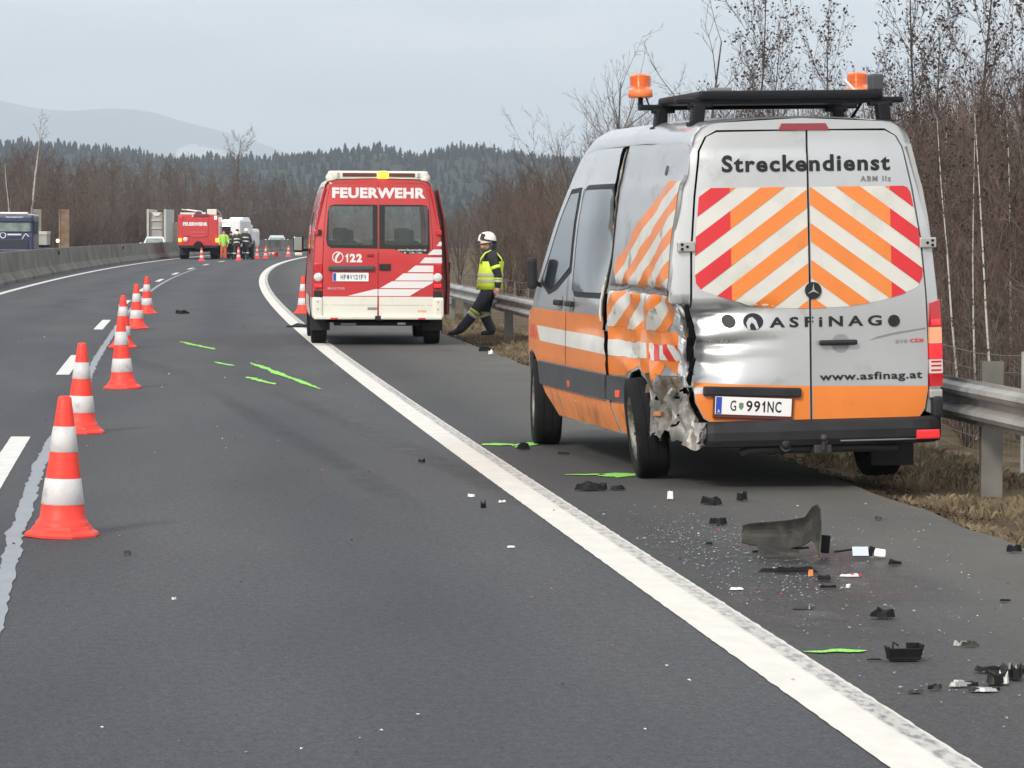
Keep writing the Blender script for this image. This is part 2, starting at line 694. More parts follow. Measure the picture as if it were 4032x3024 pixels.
def strip(name, o0, o1, Ys, z, mat, parent=None, nu=1, zfn=None):
    """A ribbon that follows the road between two lateral offsets; o0/o1 may be functions of Y."""
    f0 = o0 if callable(o0) else (lambda Y: o0)
    f1 = o1 if callable(o1) else (lambda Y: o1)
    vs, uv, fs = [], [], []
    for Y in Ys:
        for k in range(nu + 1):
            o = f0(Y) + (f1(Y) - f0(Y)) * k / nu
            vs.append((RL(Y) + o, Y, z if zfn is None else zfn(o, Y)))
            uv.append((o, Y))
    w = nu + 1
    for i in range(len(Ys) - 1):
        for k in range(nu):
            fs.append((i * w + k, i * w + k + 1, (i + 1) * w + k + 1, (i + 1) * w + k))
    me = bpy.data.meshes.new(name)
    me.from_pydata(vs, [], fs)
    l = me.uv_layers.new(name='UVMap')
    for lp in me.loops:
        l.data[lp.index].uv = uv[lp.vertex_index]
    me.materials.append(mat)
    return obj(name, me, parent)


# ------------------------------------------------------------------ terrain
def ground_z(o, Y):
    if o < -9.0:
        z = -0.16 - 0.30 * smooth01((-9 - o) / 9.0)
        if o < -23:
            z -= 0.5 * smooth01((-23 - o) / 10)
    elif o < 2.2:
        z = -0.03
    else:
        z = -0.03 - 0.05 * smooth01((o - 2.2) / 0.5) - 0.55 * smooth01((o - 3.5) / 2.4) + 0.25 * smooth01((o - 6.5) / 8)
        z += 0.035 * nz3(o * 1.3, Y * 0.7) * smooth01((o - 2.3) / 0.6)
    if Y > 205:                      # the verge beyond the bend rises in a low bank
        z += 0.55 * smooth01((o - 2.2) / 2.5) * smooth01((Y - 205) / 25) * (1 - smooth01((Y - 270) / 60))
    return z


OFF = [-11000, -6000, -3000, -1200, -500, -200, -90, -50, -34, -28, -23, -18, -14, -11, -9.2, -8.6, -6, -2, 1.5, 2.2, 2.4, 2.6, 2.9, 3.2,
       3.6, 4.1, 4.6, 5.2, 5.9, 6.8, 8, 10, 13, 17, 24, 40, 80, 200, 500, 1200, 3000, 6000, 11000]
GY = [-120, -30] + frange(4, 80, 1.5) + frange(84, 320, 4) + [360, 420, 520, 700, 900, 1300, 2000, 3500, 6000, 11400, 22600]


def ground_mat():
    m = bpy.data.materials.new('winter_ground')
    m.use_nodes = True
    t = m.node_tree
    b = t.nodes['Principled BSDF']
    a = noise_uv(t, 1.4, det=8, rough=0.65)
    c = ramp(t, a, 0.32, 0.68, (0.060, 0.047, 0.033), (0.19, 0.15, 0.095))
    f = noise_uv(t, 22, det=5, rough=0.7, off=3)
    c = mixc(t, 1.0, c, ramp(t, f, 0.3, 0.7, (0.65, 0.65, 0.65), (1.3, 1.25, 1.2)), 'MULTIPLY')
    t.links.new(c, b.inputs['Base Color'])
    b.inputs['Roughness'].default_value = 0.95
    b.inputs['Specular IOR Level'].default_value = 0.1
    bp = nd(t, 'ShaderNodeBump', Strength=0.8, Distance=0.05)
    t.links.new(noise_uv(t, 14, det=6, rough=0.7), bp.inputs['Height'])
    t.links.new(bp.outputs['Normal'], b.inputs['Normal'])
    return m


vs, uv, fs = [], [], []
for Y in GY:
    for o in OFF:
        # far out the sheet opens into a plain grid
        x = RL(min(Y, 700)) * (1 - smooth01((abs(o) - 200) / 800)) + o
        vs.append((x, Y, ground_z(o, Y)))
        uv.append((o, Y))
w = len(OFF)
for i in range(len(GY) - 1):
    for k in range(w - 1):
        fs.append((i * w + k, i * w + k + 1, (i + 1) * w + k + 1, (i + 1) * w + k))
me = bpy.data.meshes.new('ground')
me.from_pydata(vs, [], fs)
l = me.uv_layers.new(name='UVMap')
for lp in me.loops:
    l.data[lp.index].uv = uv[lp.vertex_index]
me.materials.append(ground_mat())
tag(obj('ground', me), kind='structure')

# ------------------------------------------------------------------ carriageway, shoulder, markings
RY = roadYs(-6, 480)
road = tag(strip('road', -7.95, 0.0, RY, 0.0, M_road, nu=4), kind='structure')
tag(strip('hard_shoulder', 0.0, lambda Y: 2.28 + 0.06 * nz3(Y * 0.9, 4.2) + 0.03 * nz3(Y * 3.1, 1.2), frange(-6, 60, .25) + roadYs(61, 480), 0.0, M_shoulder, nu=4), kind='structure')
tag(strip('opposite_road', -22.0, -9.05, roadYs(40, 480), 0.0, M_opposite, nu=5, zfn=lambda o, Y: ground_z(o, Y) + 0.03), kind='structure')


def rag(a, amp, k):
    return lambda Y: a + amp * (nz3(Y * 7.0, k) + 0.6 * nz3(Y * 21.0, k + 5))


strip('edge_line', rag(-0.145, 0.006, 1.0), rag(0.150, 0.007, 2.0), frange(-6, 45, 0.06) + roadYs(46, 480), 0.004, M_edge, road)
strip('edge_line', -7.25, -7.06, roadYs(20, 480), 0.004, M_line, road)
for k in range(-1, 16):
    y0 = 21.3 + 18.05 * k
    strip('lane_dash', rag(-3.62, 0.004, 3.0 + k), rag(-3.46, 0.004, 9.0 + k), frange(max(y0, -4), y0 + 6.2, 0.2), 0.004, M_line, road)
# the poured joint seal beside the lane dashes
SEAL = [(-4, -2.36 - RL(15.47) + .05), (15.47, -2.36 - RL(15.47)), (18.13, -2.70 - RL(18.13)), (21.89, -3.14 - RL(21.89)), (24.33, -3.43 - RL(24.33)),
        (37.4, -4.76 - RL(37.43)), (42.9, -5.35 - RL(42.89)), (51, -6.18 - RL(51.14)), (93, -10.11 - RL(93.55)), (116, -11.93 - RL(116.55)), (150, -3.25)]
strip('joint_seal', lambda Y: interp(Y, SEAL) - 0.045 - 0.018 * nz3(Y * 5.5, 3.3) - 0.012 * nz3(Y * 14, 6.0) + .02 * nz3(Y * 1.1, 8.0),
      lambda Y: interp(Y, SEAL) + 0.045 + 0.020 * nz3(Y * 5.1, 7.3) + 0.012 * nz3(Y * 15, 2.0) + .02 * nz3(Y * 1.1, 8.0),
      frange(-4, 60, 0.12) + frange(60.5, 150, 0.5), 0.004, M_seal, road)


def spray(p, q, w, k, taper=True):
    p, q = Vector((*p, 0)), Vector((*q, 0))
    d = (q - p)
    n = max(6, int(d.length / 0.05))
    s = Vector((-d.y, d.x, 0)).normalized()
    vs, uv, fs = [], [], []
    for i in range(n + 1):
        t = i / n
        c = p + d * t + s * 0.03 * nz3(t * 4, k)
        ww = w * (0.75 + 0.6 * nz3(t * 9, k + 3)) * (min(1, t / 0.12, (1 - t) / 0.12) * .8 + .2 if taper else 1)
        for e in (-1, 1):
            v = c + s * e * (ww / 2 + w * 0.18 * nz3(t * 40, k + 11 * e))
            vs.append((v.x, v.y, 0.006))
            uv.append((v.x, v.y))
    for i in range(n):
        fs.append((2 * i, 2 * i + 1, 2 * i + 3, 2 * i + 2))
    me = bpy.data.meshes.new('spray_mark')
    me.from_pydata(vs, [], fs)
    l = me.uv_layers.new(name='UVMap')
    for lp in me.loops:
        l.data[lp.index].uv = uv[lp.vertex_index]
    me.materials.append(M_spray)
    obj('spray_mark', me, road)


for k, (p, q, w) in enumerate([((-5.09, 51.3), (-4.26, 48.0), .13), ((-3.86, 43.4), (-3.52, 42.2), .12), ((-3.39, 43.2), (-2.07, 36.1), .13),
                               ((-3.09, 39.0), (-2.63, 37.1), .12), ((-.24, 26.7), (0.01, 26.85), .30), ((0.03, 26.8), (.20, 26.75), .75),
                               ((.37, 23.45), (.66, 23.5), .16), ((.62, 23.5), (.86, 23.4), .48), ((1.19, 13.56), (1.45, 13.6), .10),
                               ((2.30, 13.3), (2.42, 13.35), .10)]):
    spray(p, q, w, k * 3.7)

# stains and tyre marks lying on the asphalt
def stain_mat(name, col, rough, lo, hi, amt=.8):
    m = bpy.data.materials.new(name)
    m.use_nodes = True
    t = m.node_tree
    b = t.nodes['Principled BSDF']
    b.inputs['Base Color'].default_value = (*col, 1)
    b.inputs['Roughness'].default_value = rough
    n = noise_uv(t, 3.2, 1, .6, det=8, rough=.68, off=6)
    u = nd(t, 'ShaderNodeAttribute', attribute_name='edge')
    ma = nd(t, 'ShaderNodeMath', operation='MULTIPLY')
    t.links.new(ramp(t, n, lo, hi, (0, 0, 0), (1, 1, 1)), ma.inputs[0])
    t.links.new(u.outputs['Fac'], ma.inputs[1])
    mz = nd(t, 'ShaderNodeMath', operation='MULTIPLY')
    t.links.new(ma.outputs[0], mz.inputs[0])
    mz.inputs[1].default_value = amt
    t.links.new(mz.outputs[0], b.inputs['Alpha'])
    return m


M_stain = stain_mat('fluid_stain', (0.030, 0.034, 0.042), .35, .34, .62)
M_dust = stain_mat('pale_dust', (0.15, 0.155, 0.165), .9, .40, .72)
M_skid = stain_mat('tyre_rubber_mark', (0.022, 0.022, 0.024), .75, .32, .66, .24)


def blot(name, path, w, mat, z):
    """a ribbon with a feathered edge along a path of (x, y)"""
    vs, uv, al, fs = [], [], [], []
    P = [Vector((*q, 0)) for q in path]
    pts = []
    for a, b in zip(P, P[1:]):
        for k in range(8):
            pts.append(a.lerp(b, k / 8))
    pts.append(P[-1])
    n = len(pts)
    for i, q in enumerate(pts):
        d = (pts[min(i + 1, n - 1)] - pts[max(i - 1, 0)]).normalized()
        s = Vector((-d.y, d.x, 0))
        e_ = min(1, i / (n * .2), (n - 1 - i) / (n * .2))
        for k in range(7):
            v = q + s * w * (k / 6 - .5) * (1 + .25 * nz3(i * .3, k * .2, w))
            vs.append((v.x, v.y, z))
            uv.append((v.x, v.y))
            al.append(e_ * (1 - abs(k / 3 - 1) ** 2))
    for i in range(n - 1):
        for k in range(6):
            fs.append((i * 7 + k, i * 7 + k + 1, i * 7 + k + 8, i * 7 + k + 7))
    me = bpy.data.meshes.new(name)
    me.from_pydata(vs, [], fs)
    l = me.uv_layers.new(name='UVMap')
    for lp in me.loops:
        l.data[lp.index].uv = uv[lp.vertex_index]
    at = me.attributes.new('edge', 'FLOAT', 'POINT')
    at.data.foreach_set('value', al)
    me.materials.append(mat)
    return obj(name, me, road)


blot('fluid_stain', [(1.15, 16.6), (1.25, 15.6), (1.36, 14.6), (1.46, 13.9)], .75, M_stain, .0022)
blot('fluid_stain', [(1.5, 18.6), (1.7, 16.8), (1.9, 15.2)], .8, M_stain, .0026)
blot('pale_dust', [(1.28, 15.3), (1.42, 14.6)], .22, M_dust, .0030)
blot('pale_dust', [(1.95, 15.2), (2.02, 13.9)], .16, M_dust, .0030)
blot('pale_dust', [(-2.0, 34.8), (-1.0, 27.3), (-.6, 24.6)], .35, M_dust, .0018)
blot('tyre_mark', [(-2.9, 37.5), (-1.4, 29.5), (-.25, 23.2), (.35, 19.6)], .34, M_skid, .0014)
blot('tyre_mark', [(-3.6, 38.0), (-2.2, 29.8), (-1.1, 23.6), (-.5, 19.8)], .30, M_skid, .0012)
blot('tyre_mark', [(-9.5, 92), (-10.6, 82), (-10.4, 76), (-9.2, 71)], .5, M_skid, .0014)
blot('tyre_mark', [(-7.2, 63), (-6.2, 52), (-5.0, 44), (-3.3, 37)], .45, M_skid, .0016)
blot('tyre_mark', [(.2, 27.5), (.9, 23.9)], .3, M_skid, .0020)
blot('tyre_mark', [(.25, 20.0), (.42, 18.4), (.6, 16.8)], .22, M_skid, .0020)

# ------------------------------------------------------------------ concrete median barrier
M_conc = pm('barrier_concrete', (0.185, 0.178, 0.160), 0.9, spec=0.2, var=0.22, vscale=0.8, bump=0.25, bscale=9, dirt=(0.085, 0.078, 0.068), dscale=0.5, dlow=0.5, dhigh=0.7)
bar = thing('concrete_barrier', 'long weathered grey concrete barrier along the left edge of the road', 'barrier', (RL(90) - 8.3, 90, 0))
PROF = [(-7.97, -0.02), (-7.97, 0.09), (-8.17, 0.34), (-8.26, 0.98), (-8.44, 0.98), (-8.53, 0.34), (-8.73, 0.09), (-8.73, -0.15)]
for k, y0 in enumerate(frange(28, 340, 6.0)[:-1]):
    mb = MB()
    secs = []
    for Y in (y0 + 0.012, y0 + 3, y0 + 5.988):
        secs.append([Vector((RL(Y) + o - bar.location.x, Y - 90, z)) for o, z in PROF])
    mb.loft(secs)
    mb.build('barrier_segment', M_conc, bar)
M_black = pm('black_plastic', (0.012, 0.012, 0.014), 0.45)
for Y in (101.5, 133.5, 176):
    MB().box((RL(Y) - 8.20 - bar.location.x, Y - 90, 0.80), (0.07, 0.12, 0.17), bev=.01).build('delineator', M_black, bar)

# ------------------------------------------------------------------ steel guard rail along the shoulder
M_galv = pm('galvanised_steel', (0.36, 0.365, 0.355), 0.55, metal=0.35, var=0.15, vscale=3, dirt=(0.17, 0.165, 0.15), dscale=1.3, dlow=0.48, dhigh=0.68)
M_galvp = pm('weathered_post_steel', (0.15, 0.147, 0.133), 0.7, metal=0.2, var=0.2, vscale=4)
rail = thing('guard_rail', 'galvanised steel crash barrier along the right shoulder behind both vans', 'guard rail', (RL(22) + 3.1, 22, 0))
W = [(0.0, .30), (0.0, .275), (-.065, .255), (-.08, .225), (-.065, .195), (-.005, .17), (-.005, .13), (-.065, .105), (-.08, .075), (-.065, .045), (0.0, .025), (0.0, 0.0)]
Wb = [(x + 0.006, z) for x, z in W[::-1]]


def rail_beam(y0, y1, name='rail_beam', dz=0.0):
    Ys = frange(y0, y1, 1.0)
    secs = [[Vector((RL(Y) + 3.10 + x - rail.location.x, Y - 22, .415 + z + dz)) for x, z in W + Wb] for Y in Ys]
    mb = MB()
    mb.loft(secs)
    return mb.build(name, M_galv, rail)


for y0 in frange(6.6, 150, 4.0)[:-1]:
    rail_beam(y0, y0 + 4.14)
for k in range(-3, 32):
    Y = 22.75 + 4.0 * k
    x = RL(Y) + 3.24 - rail.location.x
    mb = MB()
    z1 = .845 if Y < 26 else .70
    mb.box((x, Y - 22 - .055, z1 / 2 - .25), (.145, .005, z1 + .5)).box((x - .07, Y - 22, z1 / 2 - .25), (.005, .105, z1 + .5)).box((x + .07, Y - 22, z1 / 2 - .25), (.005, .105, z1 + .5))
    mb.build('rail_post', M_galvp, rail)
    MB().box((x - .11, Y - 22, .565), (.075, .08, .20), bev=.006).build('spacer', M_galvp, rail)

# ------------------------------------------------------------------ game fence behind the rail
fence = thing('wire_fence', 'thin wire game fence with slim steel posts behind the guard rail', 'fence', (RL(30) + 5.6, 30, -.5))
M_wire = pm('fence_wire', (0.17, 0.16, 0.15), 0.6, metal=0.4)


def fpt(Y, z):
    return Vector((RL(Y) + 5.6 - fence.location.x, Y - 30, ground_z(5.6, Y) + z - fence.location.z))


FY = [14.0 + 3.4 * k for k in range(40)]
for Y in FY:
    if Y < 34:
        MB().tube([fpt(Y, -.1), fpt(Y, 1.22)], .024, 6).build('fence_post', M_wire if Y > 34 else M_galv, fence)
    elif Y < 140:
        MB().tube([fpt(Y, -.1), fpt(Y, 1.15)], .022, 5).build('fence_post', M_wire if Y > 34 else M_galv, fence)
for z in (0.08, 0.22, 0.36, 0.52, 0.68, 0.86, 1.02, 1.18):
    mb = MB()
    pts = []
    for a, b in zip(FY, FY[1:]):
        for t in (0, .25, .5, .75):
            pts.append(fpt(a + (b - a) * t, z - 0.025 * 4 * t * (1 - t)))
    mb.tube(pts, .0028 if z < 1.1 else .004, 4, cap=False)
    mb.build('fence_wire', M_wire, fence)
mb = MB()
y = 14.0
while y < 75:
    mb.tube([fpt(y, .06), fpt(y, 1.18)], .0022, 3, cap=False)
    y += .17
tag(mb.build('fence_mesh', M_wire, fence), kind='stuff')
# ------------------------------------------------------------------ hills and far forest
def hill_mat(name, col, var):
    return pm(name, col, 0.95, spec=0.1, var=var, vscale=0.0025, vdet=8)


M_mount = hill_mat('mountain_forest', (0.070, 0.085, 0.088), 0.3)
M_ridge = pm('ridge_floor', (0.030, 0.036, 0.028), 0.95, spec=0.1, var=0.3, vscale=0.05)
M_snow = pm('snow_field', (0.62, 0.60, 0.60), 0.8)


def terrain(name, x0, x1, y0, y1, nx, ny, hfn, mat):
    vs, fs = [], []
    for j in range(ny + 1):
        for i in range(nx + 1):
            x = x0 + (x1 - x0) * i / nx
            y = y0 + (y1 - y0) * j / ny
            vs.append((x, y, hfn(x, y)))
    for j in range(ny):
        for i in range(nx):
            a = j * (nx + 1) + i
            fs.append((a, a + 1, a + nx + 2, a + nx + 1))
    me = bpy.data.meshes.new(name)
    me.from_pydata(vs, [], fs)
    for p in me.polygons:
        p.use_smooth = True
    me.materials.append(mat)
    return tag(obj(name, me), kind='structure')


# skyline of the far mountain and the two wooded ridges: height against bearing (X / Y)
MT = [(-.30, .026), (-.24, .032), (-.19, .041), (-.153, .0385), (-.140, .0358), (-.128, .0352), (-.120, .0362), (-.108, .0352), (-.098, .0318), (-.088, .0295), (-.078, .0270),
      (-.064, .022), (-.052, .019), (-.03, .015), (0, .013), (.1, .016), (.3, .018)]
RT = [(-.30, .020), (-.20, .0235), (-.153, .0245), (-.135, .0247), (-.120, .0238), (-.112, .0228), (-.100, .0202), (-.088, .0205), (-.075, .0208), (-.060, .0212), (-.046, .0232),
      (-.037, .0240), (-.030, .0222), (-.024, .0222), (-.018, .0248), (-.008, .0240), (0, .0228), (.012, .0212), (.04, .019), (.1, .016), (.3, .014)]


def mount_h(x, y):
    top = interp(x / 18800, MT) * 18800
    t = smooth01((y - 14000) / 4800) * (1 - 0.25 * smooth01((y - 18800) / 2800))
    return -30 + (top + 30) * t + 32 * nz3(x * .0008, y * .0008) * t


def ridge_h(x, y):
    top = interp(x / 2500, RT) * 2500 - 1
    t = smooth01((y - 1250) / 1250) * (1 - 0.35 * smooth01((y - 2500) / 900))
    return -8 + (top + 8) * t + 3.0 * nz3(x * .01, y * .008) * t


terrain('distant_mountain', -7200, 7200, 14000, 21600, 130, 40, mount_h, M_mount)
terrain('forest_hill', -900, 900, 1250, 3400, 90, 50, ridge_h, M_ridge)
# a pale snowy clearing on the mountain's shoulder
sv, sf = [], []
for j in range(9):
    for i in range(15):
        x = -1720 + 34 * i * 1.0 + 80 * nz3(j * .5, 3)
        yy = 16600 + 124 * j + 120 * nz3(i * .4, 9)
        sv.append((x, yy, mount_h(x, yy) + 6 - (6.8 if (i in (0, 14) or j in (0, 8)) else 0)))
for j in range(8):
    for i in range(14):
        if nz3(i * .3, j * .45, 2.2) > -.22:
            a = j * 15 + i
            sf.append((a, a + 1, a + 16, a + 15))
me = bpy.data.meshes.new('snow_field')
me.from_pydata(sv, [], sf)
me.materials.append(M_snow)
tag(obj('snow_field', me), kind='structure')

# the conifer wood on the ridge: too many to count, one object
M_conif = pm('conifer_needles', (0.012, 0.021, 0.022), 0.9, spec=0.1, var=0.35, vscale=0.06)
cr_ = random.Random(11)
vs, fs = [], []


def conifer(x, y, z, h, r):
    base = len(vs)
    lay = 6
    for q in range(lay):
        t0 = q / lay
        zc = z + h * (0.08 + 0.92 * t0)
        rr_ = r * (1 - t0) ** 0.8 * (0.8 + .4 * cr_.random()) + .15
        k0 = len(vs)
        n = 7
        ph = cr_.random() * 6
        for k in range(n):
            a = ph + 2 * math.pi * k / n
            q_ = rr_ * (0.65 + .6 * cr_.random())
            vs.append((x + q_ * math.cos(a), y + q_ * math.sin(a), zc - h * .03 * cr_.random()))
        vs.append((x, y, min(z + h, zc + h * .30)))
        for k in range(n):
            fs.append((k0 + k, k0 + (k + 1) % n, k0 + n))


for row in range(9):
    y0 = 1560 + 118 * row
    n = 230 if row > 5 else 170
    for k in range(n):
        b = -.175 + .215 * (k + cr_.random() * .9) / n
        y = y0 + cr_.uniform(-50, 50)
        x = b * y
        h = cr_.uniform(4.8, 8.2) * (1.0 if cr_.random() < .85 else 1.3)
        if nz3(b * 60, row * .5) < -.42:
            h *= .6
        conifer(x, y, ridge_h(x, y) - .6, h, h * cr_.uniform(.22, .36))
me = bpy.data.meshes.new('conifer_forest')
me.from_pydata(vs, [], fs)
me.materials.append(M_conif)
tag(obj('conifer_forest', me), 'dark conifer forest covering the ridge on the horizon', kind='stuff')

# ------------------------------------------------------------------ bare winter trees
M_bark = pm('grey_brown_bark', (0.085, 0.068, 0.056), 0.9, spec=0.15, var=0.3, vscale=5)
M_barkr = pm('red_brown_bark', (0.090, 0.058, 0.046), 0.9, spec=0.15, var=0.3, vscale=4)
M_barkd = pm('dark_alder_bark', (0.072, 0.060, 0.055), 0.9, spec=0.15, var=0.3, vscale=5)
M_birch = pm('birch_bark', (0.50, 0.47, 0.43), 0.8, spec=0.2, dirt=(0.05, 0.045, 0.04), dscale=9, dlow=0.56, dhigh=0.6)
M_twig = pm('grey_twigs', (0.135, 0.113, 0.100), 0.9, spec=0.1, var=0.3, vscale=1.2)
M_twigr = pm('russet_twigs', (0.120, 0.083, 0.071), 0.9, spec=0.1, var=0.35, vscale=1.0)
M_twigd = pm('dark_twigs', (0.086, 0.068, 0.061), 0.9, spec=0.1, var=0.3, vscale=1.0)
M_cone = pm('alder_cones', (0.070, 0.050, 0.044), 0.9, spec=0.1, var=0.4, vscale=8)


def rvec(g):
    while True:
        v = Vector((g.uniform(-1, 1), g.uniform(-1, 1), g.uniform(-1, 1)))
        if 0.05 < v.length < 1:
            return v.normalized()


def grow(g, T, Cm, p, d, ln, r, lev, P, ends):
    """one limb: a bending tube with side limbs; the finest level is thin blades"""
    n = 5 if lev == 0 else (4 if lev == 1 else 3)
    pts, rad = [Vector(p)], [r]
    d = Vector(d).normalized()
    for i in range(n):
        d = (d + rvec(g) * P['wob'][lev] + Vector((0, 0, P['up'][lev]))).normalized()
        pts.append(pts[-1] + d * ln / n)
        rad.append(r * (1 - (i + 1) / n * (0.82 if lev == 0 else .75)))
    if lev >= P['fine']:
        w = r
        s = d.cross(rvec(g)).normalized() * w
        k = len(Cm.v)
        q = [pts[0] - s, pts[0] + s, pts[n // 2 + 1] + s * .6, pts[-1], pts[n // 2 + 1] - s * .6]
        Cm.add(q, [(0, 1, 2, 4), (4, 2, 3)])
    else:
        (T if lev == 0 else Cm).tube(pts, rad, 6 if lev == 0 else (4 if lev == 1 else 3), cap=False)
    if lev >= P['max']:
        ends.append(pts[-1])
        return
    nb = P['n'][lev]
    t0 = P['t0'][lev]
    for k in range(nb):
        t = t0 + (1 - t0) * (k + g.random()) / nb
        f = t * n
        i = min(n - 1, int(f))
        q = pts[i].lerp(pts[i + 1], f - i)
        ax = (pts[i + 1] - pts[i]).normalized()
        side = ax.cross(rvec(g))
        if side.length < .1:
            continue
        side.normalize()
        a = P['ang'][lev] * g.uniform(.7, 1.25)
        nd_ = ax * math.cos(a) + side * math.sin(a)
        if lev == 0:
            l2 = ln * P['len'][0] * (1.0 - P['cone'] * t) * g.uniform(.75, 1.2)
        else:
            l2 = ln * P['len'][lev] * g.uniform(.6, 1.15) * (1 - .35 * t)
        r2 = max(P['rmin'], rad[i] * P['rr'][lev] * (1 - .3 * t))
        grow(g, T, Cm, q, nd_, l2, r2, lev + 1, P, ends)


def make_tree(seed, H, P, mt, mc, cones=0, stems=1, spread=0.0):
    g = random.Random(seed)
    T, Cm = MB(), MB()
    ends = []
    for s in range(stems):
        a = g.random() * 6.28
        d = Vector((math.cos(a) * spread, math.sin(a) * spread, 1))
        grow(g, T, Cm, Vector((math.cos(a), math.sin(a), 0)) * (0.15 * (stems > 1) * g.random() * H * .1), d,
             H * (1 if s == 0 else g.uniform(.6, 1)), P['r'] * H * (1 if s == 0 else .8), 0, P, ends)
    if cones:
        Cm.mi = 1
        for e in ends:
            if g.random() < cones:
                for _ in range(g.randint(1, 3)):
                    c = e + rvec(g) * .09
                    a = rvec(g) * g.uniform(.014, .038)
                    b = a.cross(rvec(g)).normalized() * g.uniform(.014, .032)
                    Cm.add([c - a, c + b, c + a, c - b], [(0, 1, 2, 3)])
    return T.mesh('trunk', mt), Cm.mesh('crown', [mc, M_cone])


P_TREE = dict(wob=[.10, .22, .30, .35], up=[.06, .13, .10, .05], n=[24, 11, 7, 0], t0=[.08, .12, .1, 0], ang=[.85, .75, .7, .6], len=[.42, .45, .45, .4],
              cone=.62, rr=[.5, .5, .6, .6], rmin=.006, r=.011, fine=2, max=3)
P_SLIM = dict(wob=[.085, .18, .25, .3], up=[.10, .16, .10, .05], n=[16, 6, 5, 0], t0=[.30, .2, .1, 0], ang=[.65, .6, .7, .6], len=[.26, .45, .45, .4],
              cone=.55, rr=[.42, .5, .6, .6], rmin=.0045, r=.0072, fine=2, max=3)
P_BUSH = dict(wob=[.14, .22, .28, .3], up=[.08, .12, .08, .05], n=[10, 6, 5, 0], t0=[.08, .1, .1, 0], ang=[.55, .55, .6, .6], len=[.45, .5, .45, .4],
              cone=.45, rr=[.55, .55, .6, .6], rmin=.004, r=.0085, fine=2, max=3)
P_BARE = dict(wob=[.12, .2, .25, .3], up=[.05, .14, .10, .05], n=[10, 6, 3, 0], t0=[.25, .2, .2, 0], ang=[.8, .65, .6, .6], len=[.55, .5, .5, .4],
              cone=.5, rr=[.6, .5, .6, .6], rmin=.006, r=.012, fine=3, max=3)

FAR = [make_tree(100 + i, 10.0, dict(P_TREE, rmin=.013), M_bark if i % 2 else M_barkr, (M_twig, M_twigr, M_twigd)[i % 3]) for i in range(6)]
FARB = [make_tree(140 + i, 10.0, dict(P_SLIM, rmin=.012, r=.012), M_birch, M_twig) for i in range(2)]
ALD = [make_tree(200 + i, 6.0, dict(P_SLIM, n=[30, 9, 7, 0], t0=[.15, .15, .1, 0], len=[.33, .45, .45, .4]), M_barkd, M_twigd, cones=.27) for i in range(4)]
BIR = [make_tree(230 + i, 6.0, dict(P_SLIM, r=.0048, t0=[.5, .2, .1, 0], wob=[.035, .16, .25, .3]), M_birch, M_twigr) for i in range(3)]
BUSH = [make_tree(260 + i, 4.0, dict(P_BUSH, rmin=.0042), M_barkr if i % 2 else M_barkd, (M_twigr, M_twigd, M_twig, M_twigr)[i], stems=5, spread=.30) for i in range(4)]
BARE = [make_tree(300 + i, 6.0, P_BARE, M_bark, M_twig) for i in range(3)]


def place_tree(name, kind, x, y, z, h, h0, label, cat, group, rz=None, lean=(0, 0), wide=1.0):
    s = h / h0
    t = thing(name, label, cat, (x, y, z), tr.uniform(0, 6.28) if rz is None else rz, group)
    t.scale = (s * wide, s * wide, s)
    if lean != (0, 0):
        t.rotation_euler = (lean[0], lean[1], t.rotation_euler.z)
    obj('trunk', kind[0], t)
    obj('crown', kind[1], t)
    return t


tr = random.Random(5)
# --- the wood beyond the bend, in rows receding from the road
TOPF = [(-200, 560), (0, 600), (120, 560), (260, 590), (450, 600), (560, 620), (640, 580), (760, 625), (900, 640), (1000, 655), (1150, 650), (1250, 700), (1330, 760), (1750, 830), (1830, 770),
        (1900, 680), (1980, 640), (2200, 625), (2400, 600)]
for Y0, dx in ((264, 1.15), (286, 1.2), (312, 1.25), (340, 1.35), (374, 1.6), (412, 1.7), (450, 1.9), (490, 2.2)):
    x = -.168 * Y0
    while x < .016 * Y0:
        Y = Y0 + tr.uniform(-9, 9)
        px = 2016 + x / Y * 13200
        off = x - RL(Y)
        if not (-25.5 < off < 6):
            h = ((909 - interp(px, TOPF) - 58) / 13200 * Y + 2.2) * tr.uniform(.80, 1.06)
            place_tree('bare_tree', FAR[tr.randrange(6)], x + tr.uniform(-1, 1), Y, -.7, max(2.5, h), 10.0,
                       'bare grey-brown winter tree in the wood beyond the bend', 'tree', 'bare trees in the wood beyond the bend', wide=tr.uniform(.9, 1.25))
        x += dx * tr.uniform(.75, 1.25)
for px, top, Y, lab in ((18, 760, 262, 'short pale birch behind the blue lorry cab, at the left picture edge'), (48, 640, 262, 'middle pale birch stem rising behind the blue lorry'),
                        (108, 478, 268, 'tallest birch with a pale stem rising above the wood behind the blue lorry'),
                        (920, 545, 400, 'tall thin bare tree standing above the wood behind the far fire engine')):
    place_tree('birch_tree' if px < 900 else 'bare_tree', FARB[px % 2] if px < 900 else FAR[3], (px - 2016) / 13200 * Y, Y, -.7, (909 - top) / 13200 * Y + 2.3, 10.0, lab, 'tree', None)

# undergrowth at the foot of that wood
for Y0 in [236 + 3.4 * k for k in range(62)]:
    for q in range(3):
        x = RL(Y0) - 25.5 - 2.2 * q + tr.uniform(-.8, .8)
        Y = Y0 + tr.uniform(-2, 2)
        px = 2016 + x / Y * 13200
        if not (-150 < px < 2150):
            continue
        place_tree('undergrowth_shrub', BUSH[tr.randrange(4)], x, Y, -1.0, tr.uniform(2.2, 5.0) * (1 + .1 * q), 4.0, 'bare brown undergrowth shrub along the foot of the wood beyond the bend', 'shrub',
                   'undergrowth at the foot of the far wood', wide=tr.uniform(1.0, 1.5))
